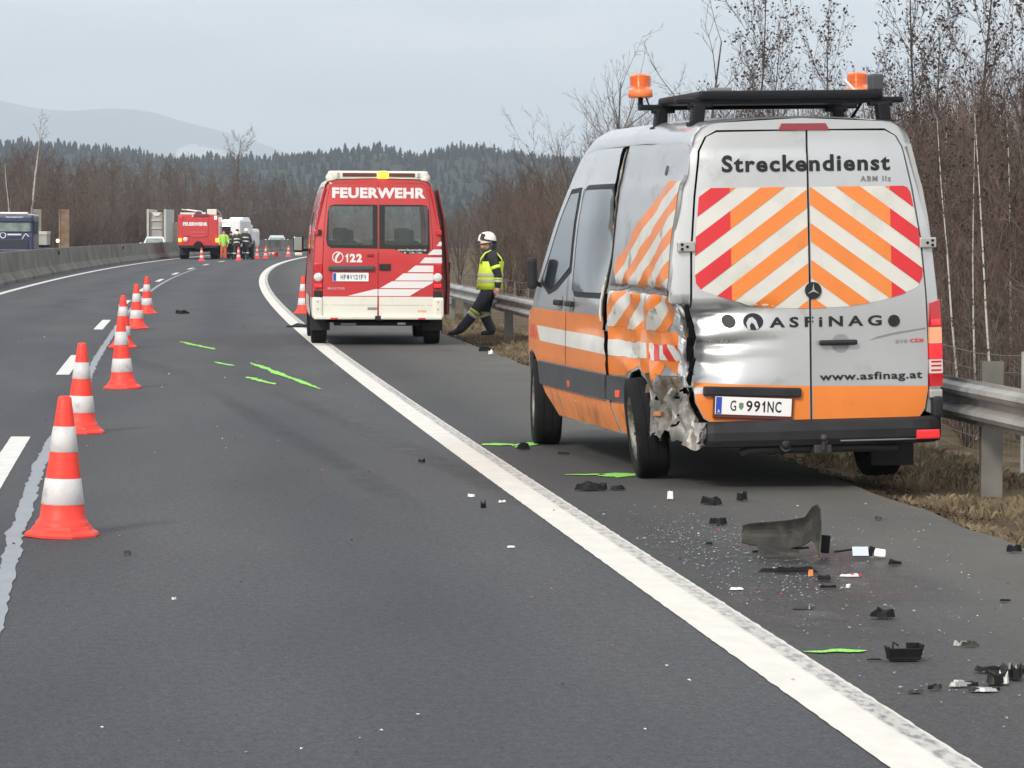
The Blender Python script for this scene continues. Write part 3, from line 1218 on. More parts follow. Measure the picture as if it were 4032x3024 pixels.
# --- the thicket along the right side, behind the game fence
TOPR = [(1760, 800), (1850, 700), (1950, 640), (2100, 620), (2250, 560), (2350, 520), (2500, 480), (2700, 430), (3000, 420), (3250, 450), (3400, 460), (3500, 420), (3600, 390), (3800, 370), (4100, 380)]
nb = 0
for k in range(420):
    q = k / 420
    Y = 30 + 150 * (q ** 1.5) + tr.uniform(-4, 4)
    px = tr.uniform(1770, 4180)
    if Y < 42 and px < 3500:
        continue
    x = (px - 2016) / 13200 * Y
    off = x - RL(Y)
    if off < 7.2 or off > 34:
        continue
    gz = ground_z(off, Y)
    full = (913 - interp(px, TOPR)) / 13200 * Y + 1.7 - gz
    h = full * (tr.uniform(.70, 1.06) if off > 12 else tr.uniform(.42, .85))
    h = max(1.4, min(h, 7.5))
    place_tree('bare_shrub', BUSH[tr.randrange(4)], x, Y, gz - .05, h, 4.0, 'bare russet-brown shrub in the thicket behind the game fence', 'shrub',
               'bare shrubs in the thicket on the right', wide=tr.uniform(.8, 1.15))
    nb += 1
# the thicket and the far wood go on past the picture's edges
for k in range(30):
    Y = tr.uniform(22, 60)
    off = tr.uniform(7.5, 26)
    x = RL(Y) + off
    if x / Y * 13200 + 2016 < 4200:
        continue
    place_tree('bare_shrub', BUSH[tr.randrange(4)], x, Y, ground_z(off, Y) - .05, tr.uniform(3.0, 5.2), 4.0, 'bare russet-brown shrub in the thicket behind the game fence', 'shrub',
               'bare shrubs in the thicket on the right', wide=tr.uniform(.8, 1.2))
for k in range(46):
    Y = tr.uniform(240, 380)
    x = -Y * tr.uniform(.172, .30)
    if x - RL(Y) > -27:
        continue
    place_tree('bare_tree', FAR[tr.randrange(6)], x, Y, -.9, tr.uniform(7, 10), 10.0, 'bare grey-brown winter tree in the wood beyond the bend', 'tree', 'bare trees in the wood beyond the bend', wide=tr.uniform(.9, 1.25))
# low brush along the foot of the thicket
for k in range(90):
    Y = tr.uniform(24, 75)
    off = tr.uniform(6.3, 9.0)
    px = 2016 + (RL(Y) + off) / Y * 13200
    if not (1700 < px < 4250):
        continue
    place_tree('low_brush', BUSH[tr.randrange(4)], RL(Y) + off, Y, ground_z(off, Y) - .05, tr.uniform(.9, 1.9), 4.0, 'knee to chest high bare brush growing along the wire fence', 'shrub',
               'low bare brush along the fence', wide=1.3)

RT_ = [  # kind, px, top y, distance, label
    ('bare_tree', BARE[0], 2330, 310, 88, 'bare tree with long leaning branches left of the damaged van roof', (0, -.10), 6.0),
    ('bare_tree', BARE[1], 2440, 420, 96, 'smaller bare tree right beside the left amber beacon', (0, 0), 6.0),
    ('bare_tree', BARE[2], 2760, 150, 70, 'bare grey tree with upswept branches behind the left of the roof rack', (0, 0), 6.0),
    ('alder_tree', ALD[0], 2960, -40, 62, 'tall thin alder above the middle of the roof rack', (0, 0), 6.0),
    ('alder_tree', ALD[1], 3060, 190, 60, 'alder hung with dark cones right of the tall thin alder', (0, 0), 6.0),
    ('bare_tree', BARE[0], 3150, 400, 66, 'small bare tree in the gap above the rack, between two alders', (0, 0), 6.0),
    ('alder_tree', ALD[2], 3270, 125, 55, 'alder crown thick with cones left of the right amber beacon', (0, 0), 6.0),
    ('alder_tree', ALD[3], 3380, 290, 58, 'short alder directly behind the right amber beacon', (0, 0), 6.0),
    ('alder_tree', ALD[0], 3620, -120, 50, 'tall alder just right of the van roof, cut by the top edge', (0, 0), 6.0),
    ('alder_tree', ALD[1], 3720, 110, 47, 'mid-height alder between the two tall ones right of the van', (0, 0), 6.0),
    ('alder_tree', ALD[2], 3850, -180, 46, 'tallest alder at upper right, dense with dark cones', (0, 0), 6.0),
    ('alder_tree', ALD[3], 3960, -90, 44, 'alder second from the right edge', (0, 0), 6.0),
    ('alder_tree', ALD[0], 4060, 60, 43, 'alder cut off by the right picture edge', (0, 0), 6.0),
    ('birch_tree', BIR[1], 3700, 330, 52, 'slim pale trunk in the thicket, close to the right edge of the van', (0, .02), 6.0),
    ('birch_tree', BIR[2], 3990, 300, 46, 'slim pale trunk nearest the right picture edge', (0, .03), 6.0),
    ('birch_tree', BIR[0], 3800, 430, 37, 'leftmost of three pale birch stems right of the van', (0, -.12), 6.0),
    ('birch_tree', BIR[1], 3850, 470, 38, 'middle one of three pale birch stems right of the van', (0, -.06), 6.0),
    ('birch_tree', BIR[2], 3925, 400, 37, 'rightmost of three pale birch stems right of the van', (0, -.08), 6.0),
]
for nm, kd, px, top, Y, lab, lean, h0 in RT_:
    x = (px - 2016) / 13200 * Y
    gz = ground_z(x - RL(Y), Y)
    place_tree(nm, kd, x, Y, gz - .05, (916 - top) / 13200 * Y + 1.7 - gz, h0, lab, 'tree', None, lean=lean)

# ------------------------------------------------------------------ dry verge grass (uncountable)
M_grass = pm('dry_grass_blades', (0.185, 0.148, 0.096), 0.9, spec=0.15, var=0.45, vscale=2.5)
M_litter = pm('leaf_litter', (0.075, 0.050, 0.035), 0.95, spec=0.1, var=0.4, vscale=20)
gr = random.Random(3)
vs, fs = [], []
cnt = 0
while cnt < 60000:
    Y = 15 + 65 * gr.random() ** 1.9
    o = 2.30 + 3.6 * gr.random() ** 1.2
    dn = nz3(o * 1.1, Y * .8, 1.5) + .5 * nz3(o * 3, Y * 2.4)
    if dn < -.02 + (.42 if o < 2.65 else 0):
        continue
    x = RL(Y) + o
    z = ground_z(o, Y)
    hgt = gr.uniform(.02, .09) * (1 + .9 * max(0, dn)) * (1.0 if o > 2.7 else .6)
    a = gr.random() * 6.28
    ln = gr.uniform(.1, .95)
    w = gr.uniform(.0010, .0022) * (1 + Y / 40)
    tx, ty = math.cos(a) * hgt * ln, math.sin(a) * hgt * ln
    sx, sy = -math.sin(a) * w, math.cos(a) * w
    k = len(vs)
    vs += [(x - sx, Y - sy, z - .01), (x + sx, Y + sy, z - .01), (x + tx * .45 + sx * .7, Y + ty * .45 + sy * .7, z + hgt * .65), (x + tx, Y + ty, z + hgt * (1 - .3 * ln))]
    fs += [(k, k + 1, k + 2), (k, k + 2, k + 3)]
    cnt += 1
me = bpy.data.meshes.new('dry_grass')
me.from_pydata(vs, [], fs)
me.materials.append(M_grass)
tag(obj('dry_grass', me), 'dry straw-coloured grass along the edge of the hard shoulder', kind='stuff')
vs, fs = [], []
for _ in range(15000):
    Y = 13 + 55 * gr.random() ** 1.7
    o = 2.20 + abs(gr.gauss(0, .24)) + .35 * max(0, nz3(Y * .8, 5))
    x, z = RL(Y) + o, ground_z(o, Y) + .012
    a = rvec(gr) * gr.uniform(.01, .03)
    b = Vector((-a.y, a.x, a.z * .3)) * .6
    c = Vector((x, Y, z + .015 * gr.random()))
    a.z *= .4
    k = len(vs)
    vs += [c - a, c + b, c + a, c - b]
    fs.append((k, k + 1, k + 2, k + 3))
me = bpy.data.meshes.new('leaf_litter')
me.from_pydata([tuple(v) for v in vs], [], fs)
me.materials.append(M_litter)
tag(obj('leaf_litter', me), 'dark brown leaf litter strip between asphalt and grass', kind='stuff')

# ------------------------------------------------------------------ the hazy air: one closed box round the whole scene
mb = MB()
mb.box((0, 11300, 440), (22600, 23000, 1090))
m = bpy.data.materials.new('haze')
m.use_nodes = True
t = m.node_tree
t.nodes.remove(t.nodes['Principled BSDF'])
pv = t.nodes.new('ShaderNodeVolumePrincipled')
pv.inputs['Color'].default_value = (0.76, 0.87, 0.99, 1)
pv.inputs['Density'].default_value = 1.25e-4
pv.inputs['Anisotropy'].default_value = 0.0
t.links.new(pv.outputs['Volume'], t.nodes['Material Output'].inputs['Volume'])
tag(mb.build('haze', m), kind='stuff')
# ------------------------------------------------------------------ shared vehicle materials
M_silver = pm('silver_paint', (0.53, 0.55, 0.57), 0.27, metal=0.55, coat=0.4, var=0.05, vscale=1.5, dirt=(0.36, 0.36, 0.355), dscale=1.6, dlow=0.55, dhigh=0.8)
M_silverd = pm('scraped_silver_paint', (0.46, 0.475, 0.49), 0.34, metal=0.55, coat=0.2, dirt=(0.30, 0.30, 0.30), dscale=3, dlow=0.54, dhigh=0.68, bump=.12, bscale=10)
M_orange = pm('orange_film', (0.74, 0.215, 0.037), 0.38, coat=0.3, var=0.06, vscale=3, dirt=(0.50, 0.17, 0.05), dscale=2.2, dlow=0.56, dhigh=0.78)
M_oranged = pm('scraped_orange_film', (0.76, 0.215, 0.035), 0.42, coat=0.2, var=0.08, vscale=4, dirt=(0.36, 0.33, 0.30), dscale=5.5, dlow=0.60, dhigh=0.66)
M_orangeg = pm('grimy_orange_film', (0.72, 0.23, 0.06), 0.5, var=0.10, vscale=5, dirt=(0.20, 0.095, 0.045), dscale=3.0, dlow=0.50, dhigh=0.72)
M_white = pm('white_reflective_film', (0.62, 0.62, 0.585), 0.42, var=0.04, vscale=4, dirt=(0.48, 0.48, 0.44), dscale=3, dlow=0.5, dhigh=0.75)
M_whited = pm('scraped_white_film', (0.60, 0.60, 0.57), 0.45, var=0.05, vscale=4, dirt=(0.25, 0.24, 0.23), dscale=7, dlow=0.58, dhigh=0.66)
M_red = pm('red_reflective_film', (0.62, 0.028, 0.036), 0.40, var=0.06, vscale=4)
M_letter = pm('anthracite_lettering', (0.020, 0.022, 0.026), 0.5, spec=.25)
M_bump = pm('bumper_plastic', (0.020, 0.0215, 0.025), 0.6, spec=.3, var=0.25, vscale=6, bump=.1, bscale=120)
M_strip = pm('side_strip_plastic', (0.055, 0.058, 0.064), 0.5, var=0.15, vscale=6)
M_seal2 = pm('rubber_seal', (0.010, 0.010, 0.011), 0.6)
M_dark = pm('dark_interior', (0.006, 0.006, 0.007), 0.9, spec=0.1)
M_glass = pm('tinted_glass', (0.020, 0.026, 0.030), 0.04, spec=0.9, coat=0.6)
M_tyre = pm('tyre_rubber', (0.012, 0.0125, 0.014), 0.85, spec=.2, var=0.3, vscale=8, bump=.25, bscale=50)
M_rim = pm('steel_rim', (0.42, 0.41, 0.385), 0.42, metal=0.6, dirt=(0.11, 0.10, 0.085), dscale=9, dlow=0.45, dhigh=0.62)
M_metal = pm('bare_torn_metal', (0.21, 0.205, 0.195), 0.46, metal=0.45, var=0.3, vscale=7, dirt=(0.115, 0.085, 0.06), dscale=4, dlow=0.46, dhigh=0.6, bump=.3, bscale=14)
M_zinc = pm('hinge_zinc', (0.50, 0.50, 0.49), 0.4, metal=0.7)
M_lred = pm('tail_lamp_red', (0.50, 0.010, 0.018), 0.12, coat=0.8)
M_lbright = pm('tail_lamp_bright_red', (0.90, 0.035, 0.05), 0.15, coat=0.8)
M_lamb = pm('tail_lamp_amber', (0.95, 0.42, 0.24), 0.15, coat=0.8)
M_lwht = pm('tail_lamp_clear', (0.70, 0.60, 0.60), 0.12, coat=0.8)
M_amber = pm('beacon_amber', (0.85, 0.15, 0.010), 0.15, coat=0.7, trans=0.25)
M_amberb = pm('beacon_base_orange', (0.85, 0.20, 0.06), 0.4)
M_plate = pm('plate_white', (0.78, 0.78, 0.78), 0.35)
M_blue = pm('plate_blue', (0.02, 0.07, 0.42), 0.4)
M_green = pm('crest_green', (0.10, 0.22, 0.16), 0.5)


def clip(poly, a, b, c):
    """keep the side of the polygon where a*x + b*y <= c"""
    out = []
    for i in range(len(poly)):
        p, q = poly[i - 1], poly[i]
        dp, dq = a * p[0] + b * p[1] - c, a * q[0] + b * q[1] - c
        if (dp <= 0) != (dq <= 0):
            t = dp / (dp - dq)
            out.append((p[0] + (q[0] - p[0]) * t, p[1] + (q[1] - p[1]) * t))
        if dq <= 0:
            out.append(q)
    return out


def wheel(parent, c, r, w, side, rimr=0.62, tilt=0.0, toe=0.0, name='wheel', dirty=None):
    """a tyre mesh with a rim as its sub-part; side = -1 left, +1 right; axis along local X"""
    prof = [(r * rimr, -w * .42), (r * .80, -w * .5), (r * .93, -w * .49), (r * .985, -w * .44), (r * .998, -w * .40), (r, -w * .39), (r, -w * .18), (r, -w * .165), (r * .985, -w * .163), (r * .985, -w * .142), (r, -w * .14), (r, -w * .12),
            (r, w * .12), (r, w * .14), (r * .985, w * .142), (r * .985, w * .163), (r, w * .165), (r, w * .18), (r, w * .39), (r * .998, w * .40), (r * .985, w * .44), (r * .93, w * .49), (r * .80, w * .5), (r * rimr, w * .42), (r * rimr, -w * .42)]
    M = Matrix.Rotation(R(90), 4, 'Y')
    o = MB().lathe(prof, 40, M).build(name, M_tyre, parent, c, (0, tilt, toe))
    mb = MB()
    x0 = w * .42 * side
    rr_ = r * rimr
    M2 = Matrix.Rotation(R(90 * side), 4, 'Y')
    mb.lathe([(rr_ * 1.02, w * .43), (rr_ * .97, w * .46), (rr_ * .92, w * .40), (rr_ * .88, w * .22), (rr_ * .62, w * .27), (rr_ * .45, w * .30), (rr_ * .28, w * .34), (rr_ * .20, w * .36), (0.001, w * .36)], 28, M2)
    for k in range(6):
        a = k * math.pi / 3
        mb.tube([M2 @ Vector((rr_ * .36 * math.cos(a), rr_ * .36 * math.sin(a), w * .31)), M2 @ Vector((rr_ * .36 * math.cos(a), rr_ * .36 * math.sin(a), w * .39))], .012, 6)
    mb.build('rim', dirty or M_rim, o)
    mb = MB()
    for k in range(10):
        a = k * math.pi / 5 + .2
        mb.box(M2 @ Vector((rr_ * .76 * math.cos(a), rr_ * .76 * math.sin(a), w * .245)), (.012, .05 * r / .34, .05 * r / .34), Matrix.Rotation(a * side, 3, 'X'))
    mb.build('rim_opening', M_dark, o)
    return o


# ------------------------------------------------------------------ the damaged silver and orange road-service van
VYAW = R(10)
van = thing('damaged_van', 'silver road-service van with orange and white stripes and a crushed left rear corner', 'van', (1.97, 22.25, 0), VYAW)
LEANM = Matrix.Rotation(R(-1.2), 3, 'Y')
XF[0] = lambda p: LEANM @ p

WS = [(.28, .890), (.46, .945), (.75, .960), (1.1, .952), (1.3, .936), (1.65, .898), (1.8, .878), (2.05, .830), (2.3, .768), (2.5, .715)]
ZT = [(-.1, 2.43), (.05, 2.44), (.3, 2.46), (1.5, 2.49), (3.2, 2.49), (3.5, 2.46), (3.75, 2.36), (3.95, 2.19), (4.3, 1.87), (4.75, 1.46), (4.95, 1.27), (5.3, 1.17), (5.7, 1.00), (5.84, .86), (5.92, .60)]
RC = 0.15


def vplan(y):
    k = 1.0
    if y < .30:
        k -= .022 * (1 - y / .30) ** 2
    if y > 4.7:
        k -= .20 * ((y - 4.7) / 1.2) ** 2
    return k


def fold(t):
    """a sharp-edged wave between 0 and 1"""
    t = t % 1.0
    return t / .62 if t < .62 else (1 - t) / .38


def crush(y, z):
    """how far the left side is pushed in"""
    zf = 1 - smooth01((z - 1.00) / .42)
    c = zf * (.080 * smooth01((1.95 - y) / .7) + .10 * smooth01((.75 - y) / .7))
    q = smooth01((2.1 - y) / .4)
    # buckles: folds running down and back
    f = nz3(y * 2.3 + z * 1.1, z * 1.6, 3.3)
    g = abs(nz3(y * 5.2 + 2, z * 4.1 - y * 1.6, 8.1))
    lowz = 1 - smooth01((z - 1.28) / .20)
    c += q * (.030 * f + .014 * (g - .2)) * (.45 + .55 * lowz)
    w_ = y + .25 * nz3(y * 1.7, z * 1.9, 2.6)
    c += q * lowz * (.034 * (fold(w_ * 1.9 + z * 1.3) - .5) + .026 * (fold(w_ * 1.1 - z * 2.7 + .4) - .5)) * smooth01((z - .55) / .2)
    c += q * (1 - lowz) * .016 * (fold(w_ * 1.25 + z * .35 + .2) - .5) * (1 - smooth01((z - 1.95) / .2))
    # the vertical gouge where the other vehicle scraped along
    c += q * .045 * math.exp(-((z - 1.335) / .024) ** 2) * smooth01(y / .2)
    # dent in front of the torn seam
    c += .075 * math.exp(-(((y - 2.30) / .32) ** 2 + ((z - 1.62) / .36) ** 2)) * (1 - q)
    c += .030 * math.exp(-(((y - 2.55) / .55) ** 2 + ((z - 1.04) / .10) ** 2)) * (1 - q)
    return c


def side_fn(s):
    def f(y, z):
        x = interp(z, WS) * vplan(y)
        if s < 0:
            x -= crush(y, z)
            q = smooth01((2.0 - y) / .6)
            if q > 0:
                y2 = y + q * (.032 * nz3(y * 2.1, z * 3.1, 4.4) + .022 * nz3(y * 7, z * 8, 1.4))
                z += q * (.014 * nz3(y * 2.6, z * 2.9, 9.4) + .010 * (fold(y * 3.1 + z * 2.2) - .5)) * smooth01((z - .5) / .3) * (1 - smooth01((z - 2.0) / .25))
                y = y2
        # faint swage lines pressed into the panel
        x -= .007 * smooth01((z - 2.055) / .02) + .006 * smooth01((z - 2.285) / .02)
        return (s * x, y, z)
    return f


LS, RS = side_fn(-1), side_fn(1)


def roof_fn(y, t):
    zt = interp(y, ZT)
    wc = interp(zt - RC, WS) * vplan(y) - .013
    s = abs(t)
    if s > .7:
        a = (1 - s) / .3 * math.pi / 2
        x, z = wc - RC + RC * math.cos(a), zt - RC + RC * math.sin(a)
    else:
        x, z = (wc - RC) * s / .7, zt + .03 * (1 - (s / .7) ** 2)
    return (math.copysign(x, t), y, z)


def bump2(x, z, cx, cz, rx, rz, ang=0.0):
    dx, dz = x - cx, z - cz
    c, s = math.cos(ang), math.sin(ang)
    u, v = (dx * c + dz * s) / rx, (-dx * s + dz * c) / rz
    return math.exp(-(u * u + v * v))


def rear_fn(x, z):
    w = max(.3, interp(z, WS))
    y = .050 * min(1.2, abs(x) / w) ** 7 + .035 * smooth01((z - 1.2) / 1.3)
    # small swage under the top lettering band
    y += .010 * smooth01((z - 2.215) / .02)
    if x < .03:
        t = smooth01((-.06 - x) / .70) * 1.12
        zw = z - .035 * (x + .4) + .018 * nz3(x * 4, z * 3, 5.1)         # the folds run slightly downhill
        if zw > 1.215:
            pf = 1 - smooth01((zw - 1.215) / .035)
        elif zw > 1.035:
            pf = (zw - 1.035) / .18
        elif zw > 1.005:
            pf = .95 * (1.035 - zw) / .030
        elif zw > .905:
            pf = .45 + .50 * (zw - .905) / .10
        elif zw > .885:
            pf = .45 + .25 * (.905 - zw) / .02
        else:
            pf = .70 * max(0.0, (zw - .735) / .15)
        y += .085 * t ** 1.2 * pf + .10 * smooth01((-.40 - x) / .40) * smooth01((1.25 - z) / .05) * smooth01((z - .66) / .12)
        kk = smooth01((-.40 - x) / .35) * smooth01((1.24 - z) / .06) * smooth01((z - .70) / .08)
        y += .030 * t * math.exp(-((zw - 1.0) / .012) ** 2) + kk * .026 * (fold(x * 3.1 + z * 4.3) - .5)
    return (x, y, z)


# --- dark inner shell so gaps read as gaps
MB().box((-.0, 1.85, 1.35), (1.50, 3.1, 1.72)).build('inner_shell', M_dark, van)
MB().box((0, 2.2, .42), (1.50, 4.2, .22)).build('underbody', M_dark, van)

SEAM_F = [(2.22, 2.335), (2.17, 2.0), (2.11, 1.6), (2.10, 1.3), (2.12, 1.17), (1.93, .94), (1.955, .68), (1.78, .29)]
SEAM_R = [(2.02, 2.34), (2.00, 2.0), (1.965, 1.53), (1.97, 1.2), (1.885, .94), (1.915, .68), (1.735, .29)]


def arc(cy_, cz, r, a0, a1, n=12):
    return [(cy_ + r * math.cos(R(a0 + (a1 - a0) * k / n)), cz + r * math.sin(R(a0 + (a1 - a0) * k / n))) for k in range(n + 1)]


TOPF_ = [(5.90, .72), (5.80, .74), (5.5, .94), (5.2, 1.03), (4.95, 1.12), (4.75, 1.31), (4.3, 1.72), (3.95, 2.04), (3.75, 2.21), (3.5, 2.31), (3.2, 2.34)]
left_front = SEAM_F + [(4.09, .29), (4.53, .52)] + arc(4.93, .345, .43, 157, 5)[0:] + [(5.60, .33), (5.86, .40)] + TOPF_
side_l = patch('side_panel', [left_front], LS, M_silver, van, 0, (.07, .06), .03, flip=True)
REAR_POLY = [(.05, 2.29), (.3, 2.31), (1.0, 2.33)] + SEAM_R + [(1.615, .29), (1.605, .50)] + arc(1.2, .36, .42, 22, 150, 12)[0:0] + [(1.60, .50), (1.56, .60), (1.48, .69), (1.36, .75), (1.2, .78), (1.04, .75), (.92, .68),
             (.84, .60), (.78, .69), (.66, .62), (.52, .73), (.36, .64), (.22, .72), (.05, .80)]
side_lr = patch('crumpled_side_panel', [REAR_POLY], LS, M_silverd, van, 0, (.035, .035), .02, flip=True)
side_lr['label'] = 'crumpled rear part of the left side'
right_poly = [(.05, .30), (.78, .45)] + arc(1.24, .345, .42, 165, 15) + [(1.75, .29), (4.4, .29)] + arc(4.93, .345, .43, 165, 5) + [(5.60, .33), (5.86, .40)] + TOPF_ + [(.05, 2.29)]
patch('side_panel', [right_poly], RS, M_silver, van, 0, (.12, .10), .03)
# roof, windscreen, bonnet and nose
roofp = patch('roof', [[(.05, -1), (3.62, -1), (3.62, 1), (.05, 1)]], roof_fn, M_silver, van, 0, (.12, .075), flip=True)
nose = patch('bonnet', [[(3.62, -1), (5.92, -1), (5.92, 1), (3.62, 1)]], roof_fn, M_silver, van, 0, (.08, .1), flip=True)
patch('windscreen', [[(3.78, -.78), (4.90, -.82), (4.90, .82), (3.78, .78)]], roof_fn, M_glass, van, .006, (.1, .1), flip=True)
MB().box((0, 5.82, .56), (1.50, .22, .50), bev=.08).build('front_bumper', M_bump, van)

# --- left-side livery and details
o_low = [(2.125, 1.115), (5.62, 1.115 - .10), (5.86, .72), (5.36, .72)] + [p for p in arc(4.93, .345, .435, 60, 155, 8)] + [(4.52, .712), (1.97, .712), (1.945, .94)]
patch('orange_band', [[(2.11, 1.12), (4.95, 1.118), (5.6, .93), (5.87, .72)] + arc(4.93, .345, .437, 62, 130, 8) + [(4.62, .712), (1.965, .712), (1.945, .94)]], LS, M_orange, side_l, .0025, (.06, .05), flip=True)
patch('sill_film', [[(1.80, .30), (4.09, .30), (4.50, .515), (1.89, .515)]], LS, M_orangeg, side_l, .0025, (.08, .06), flip=True)
patch('white_band', [[(1.955, .965), (4.67, .985), (4.52, .865), (1.955, .848)]], LS, M_white, side_l, .004, (.06, .05), flip=True)
hat = [(4.72, .99), (5.05, .985), (5.05, .88), (4.66, .87)]
patch('red_hatch', [clip(clip(hat, 1, .6, a + .06), -1, -.6, -a) for a in (5.22, 5.36, 5.50)], LS, M_red, side_l, .004, (.06, .05), flip=True)
patch('window_frame', [[(3.38, 2.06), (3.77, 2.05), (3.98, 1.88), (4.33, 1.55), (4.60, 1.33), (4.22, 1.235), (3.9, 1.28), (3.38, 1.42)]], LS, M_seal2, side_l, .003, (.08, .06), flip=True)
patch('window', [[(3.43, 2.02), (3.74, 2.01), (3.93, 1.86), (4.28, 1.53), (4.50, 1.35), (4.20, 1.275), (3.9, 1.325), (3.43, 1.46)]], LS, M_glass, side_l, .008, (.08, .06), .008, flip=True)
patch('window', [rpoly(2.24, 3.22, 1.28, 2.035, .09)], LS, pm('side_glass', (0.085, 0.095, 0.10), 0.06, spec=.9, coat=.7), side_l, .010, (.05, .05), .010, flip=True)
patch('window_frame', [rpoly(2.20, 3.26, 1.24, 2.075, .11)], LS, M_seal2, side_l, .003, (.06, .05), flip=True)
patch('groove_shade', [[(3.28, 2.05), (3.296, 2.05), (3.296, 1.28), (3.28, 1.28)]], LS, M_seal2, side_l, .002, (.08, .06), flip=True)  # flat black strip painting the shade of an upright groove
patch('door_gap', [[(3.455, 1.99), (3.467, 1.99), (3.467, .72), (3.455, .72)]], LS, M_seal2, side_l, .0055, (.08, .06), flip=True)
for y in (3.70, 3.24):
    p = LS(y, 1.18)
    h = MB().box((p[0] - .030, y, 1.185), (.035, .19, .045), bev=.015).box((p[0] - .012, y + .07, 1.185), (.03, .03, .035)).box((p[0] - .012, y - .07, 1.185), (.03, .03, .035))
    h.build('door_handle', M_seal2, side_l)
    patch('handle_recess', [circle(y, 1.185, .075, 18, .055)], LS, M_silver, side_l, .004, (.05, .05), flip=True)
for a, b in ((1.97, 4.52), (1.50, 1.885)):
    patch('side_strip', [[(a, .528), (b, .528), (b + (.04 if a > 1.8 else 0), .705), (a - (.03 if a > 1.8 else 0), .705)]], LS, M_strip, side_l if a > 1.8 else side_lr, .022, (.08, .06), .03, flip=True)
for y, pr in ((3.30, side_l), (1.68, side_lr)):
    patch('side_marker', [rpoly(y - .035, y + .035, .555, .605, .012)], LS, pm('marker_orange', (.85, .13, .05), .2, coat=.6), pr, .028, (.1, .1), .008, flip=True)
# crumpled rear livery
up = [(.06, 2.06), (.45, 2.06), (1.76, 1.52), (1.72, 1.355), (.06, 1.355)]
lo = [(.06, 1.305), (1.97, 1.305), (1.97, 1.18), (1.91, 1.055), (.06, 1.055)]
orp, whp = [], []
SL = .41
for reg in (up, lo):
    for k in range(0, 9):
        c1 = 2.235 - .112 * k
        b = clip(clip(reg, SL, 1, c1), -SL, -1, -(c1 - .112))
        if len(b) > 2:
            (orp if k % 2 == 0 else whp).append(b)
patch('orange_stripe', orp, LS, M_oranged, side_lr, .003, (.035, .035), flip=True)
patch('white_stripe', whp, LS, M_whited, side_lr, .003, (.035, .035), flip=True)
patch('orange_band', [[(.09, 1.053), (1.90, 1.053), (1.885, .94), (1.91, .714), (1.52, .714), (1.40, .762), (1.2, .795), (1.0, .765), (.86, .70), (.60, .72), (.50, .83), (.36, .76), (.15, .86)]], LS, M_oranged, side_lr, .003, (.035, .035), flip=True)
patch('white_band', [[(.88, .968), (1.885, .962), (1.89, .848), (.86, .856)]], LS, M_whited, side_lr, .0055, (.035, .035), flip=True)
hat = [(.13, .968), (.84, .965), (.84, .855), (.13, .86)]
patch('red_hatch', [clip(clip(hat, -1, .9, .77 - a), 1, -.9, a - .655) for a in (.10, .33, .56, .79)], LS, M_red, side_lr, .0065, (.035, .035), flip=True)
patch('white_hatch', [clip(clip(hat, -1, .9, .77 - a), 1, -.9, a - .655) for a in (-.015, .215, .445, .675)], LS, M_whited, side_lr, .0055, (.035, .035), flip=True)
patch('sill_film', [[(1.745, .30), (1.605, .30), (1.595, .515), (1.86, .515)]], LS, M_orangeg, side_lr, .003, (.06, .05), flip=True)
patch('scrape_mark', [[(.10, 1.352), (.5, 1.358), (.9, 1.35), (1.4, 1.358), (1.97, 1.36), (1.97, 1.31), (1.3, 1.318), (.8, 1.306), (.10, 1.312)]], LS,
      pm('scraped_bare_steel', (.22, .215, .21), .45, metal=.5, var=.5, vscale=14), side_lr, .004, (.04, .04), flip=True)
patch('fuel_vent', [circle(.55, 2.14, .032)], LS, M_strip, side_lr, .006, (.1, .1), .006, flip=True)
# torn strips hanging in the seam
gq = random.Random(9)
for k, (y0, z0, z1, wd_, mt) in enumerate([(2.17, 2.33, 1.55, .045, M_dark), (2.14, 1.75, 1.12, .05, pm('olive_sealant', (.075, .065, .030), .7, var=.4, vscale=12)), (2.06, 1.28, 1.02, .06, M_dark),
                                           (2.23, 1.40, 1.08, .05, pm('pale_torn_edge', (.55, .54, .50), .5)), (1.93, 1.02, .55, .03, M_dark), (2.045, 2.30, 1.62, .035, M_metal)]):
    vs, fs = [], []
    n = 14
    for i in range(n + 1):
        z = z0 + (z1 - z0) * i / n
        yy = y0 - .06 * (z0 - z) + .02 * nz3(z * 6, k)
        for e in (-1, 0, 1):
            p = LS(yy + e * wd_ * (.6 + .5 * nz3(z * 9, e, k)), z)
            vs.append((p[0] - .012 - .02 * abs(nz3(z * 11, e * 2, k + 4)) + .03 * (e == 0), p[1], p[2]))
    for i in range(n):
        for q in range(2):
            a = i * 3 + q
            fs.append((a, a + 1, a + 4, a + 3))
    MB().add(vs, fs).build('torn_trim', mt, side_lr)

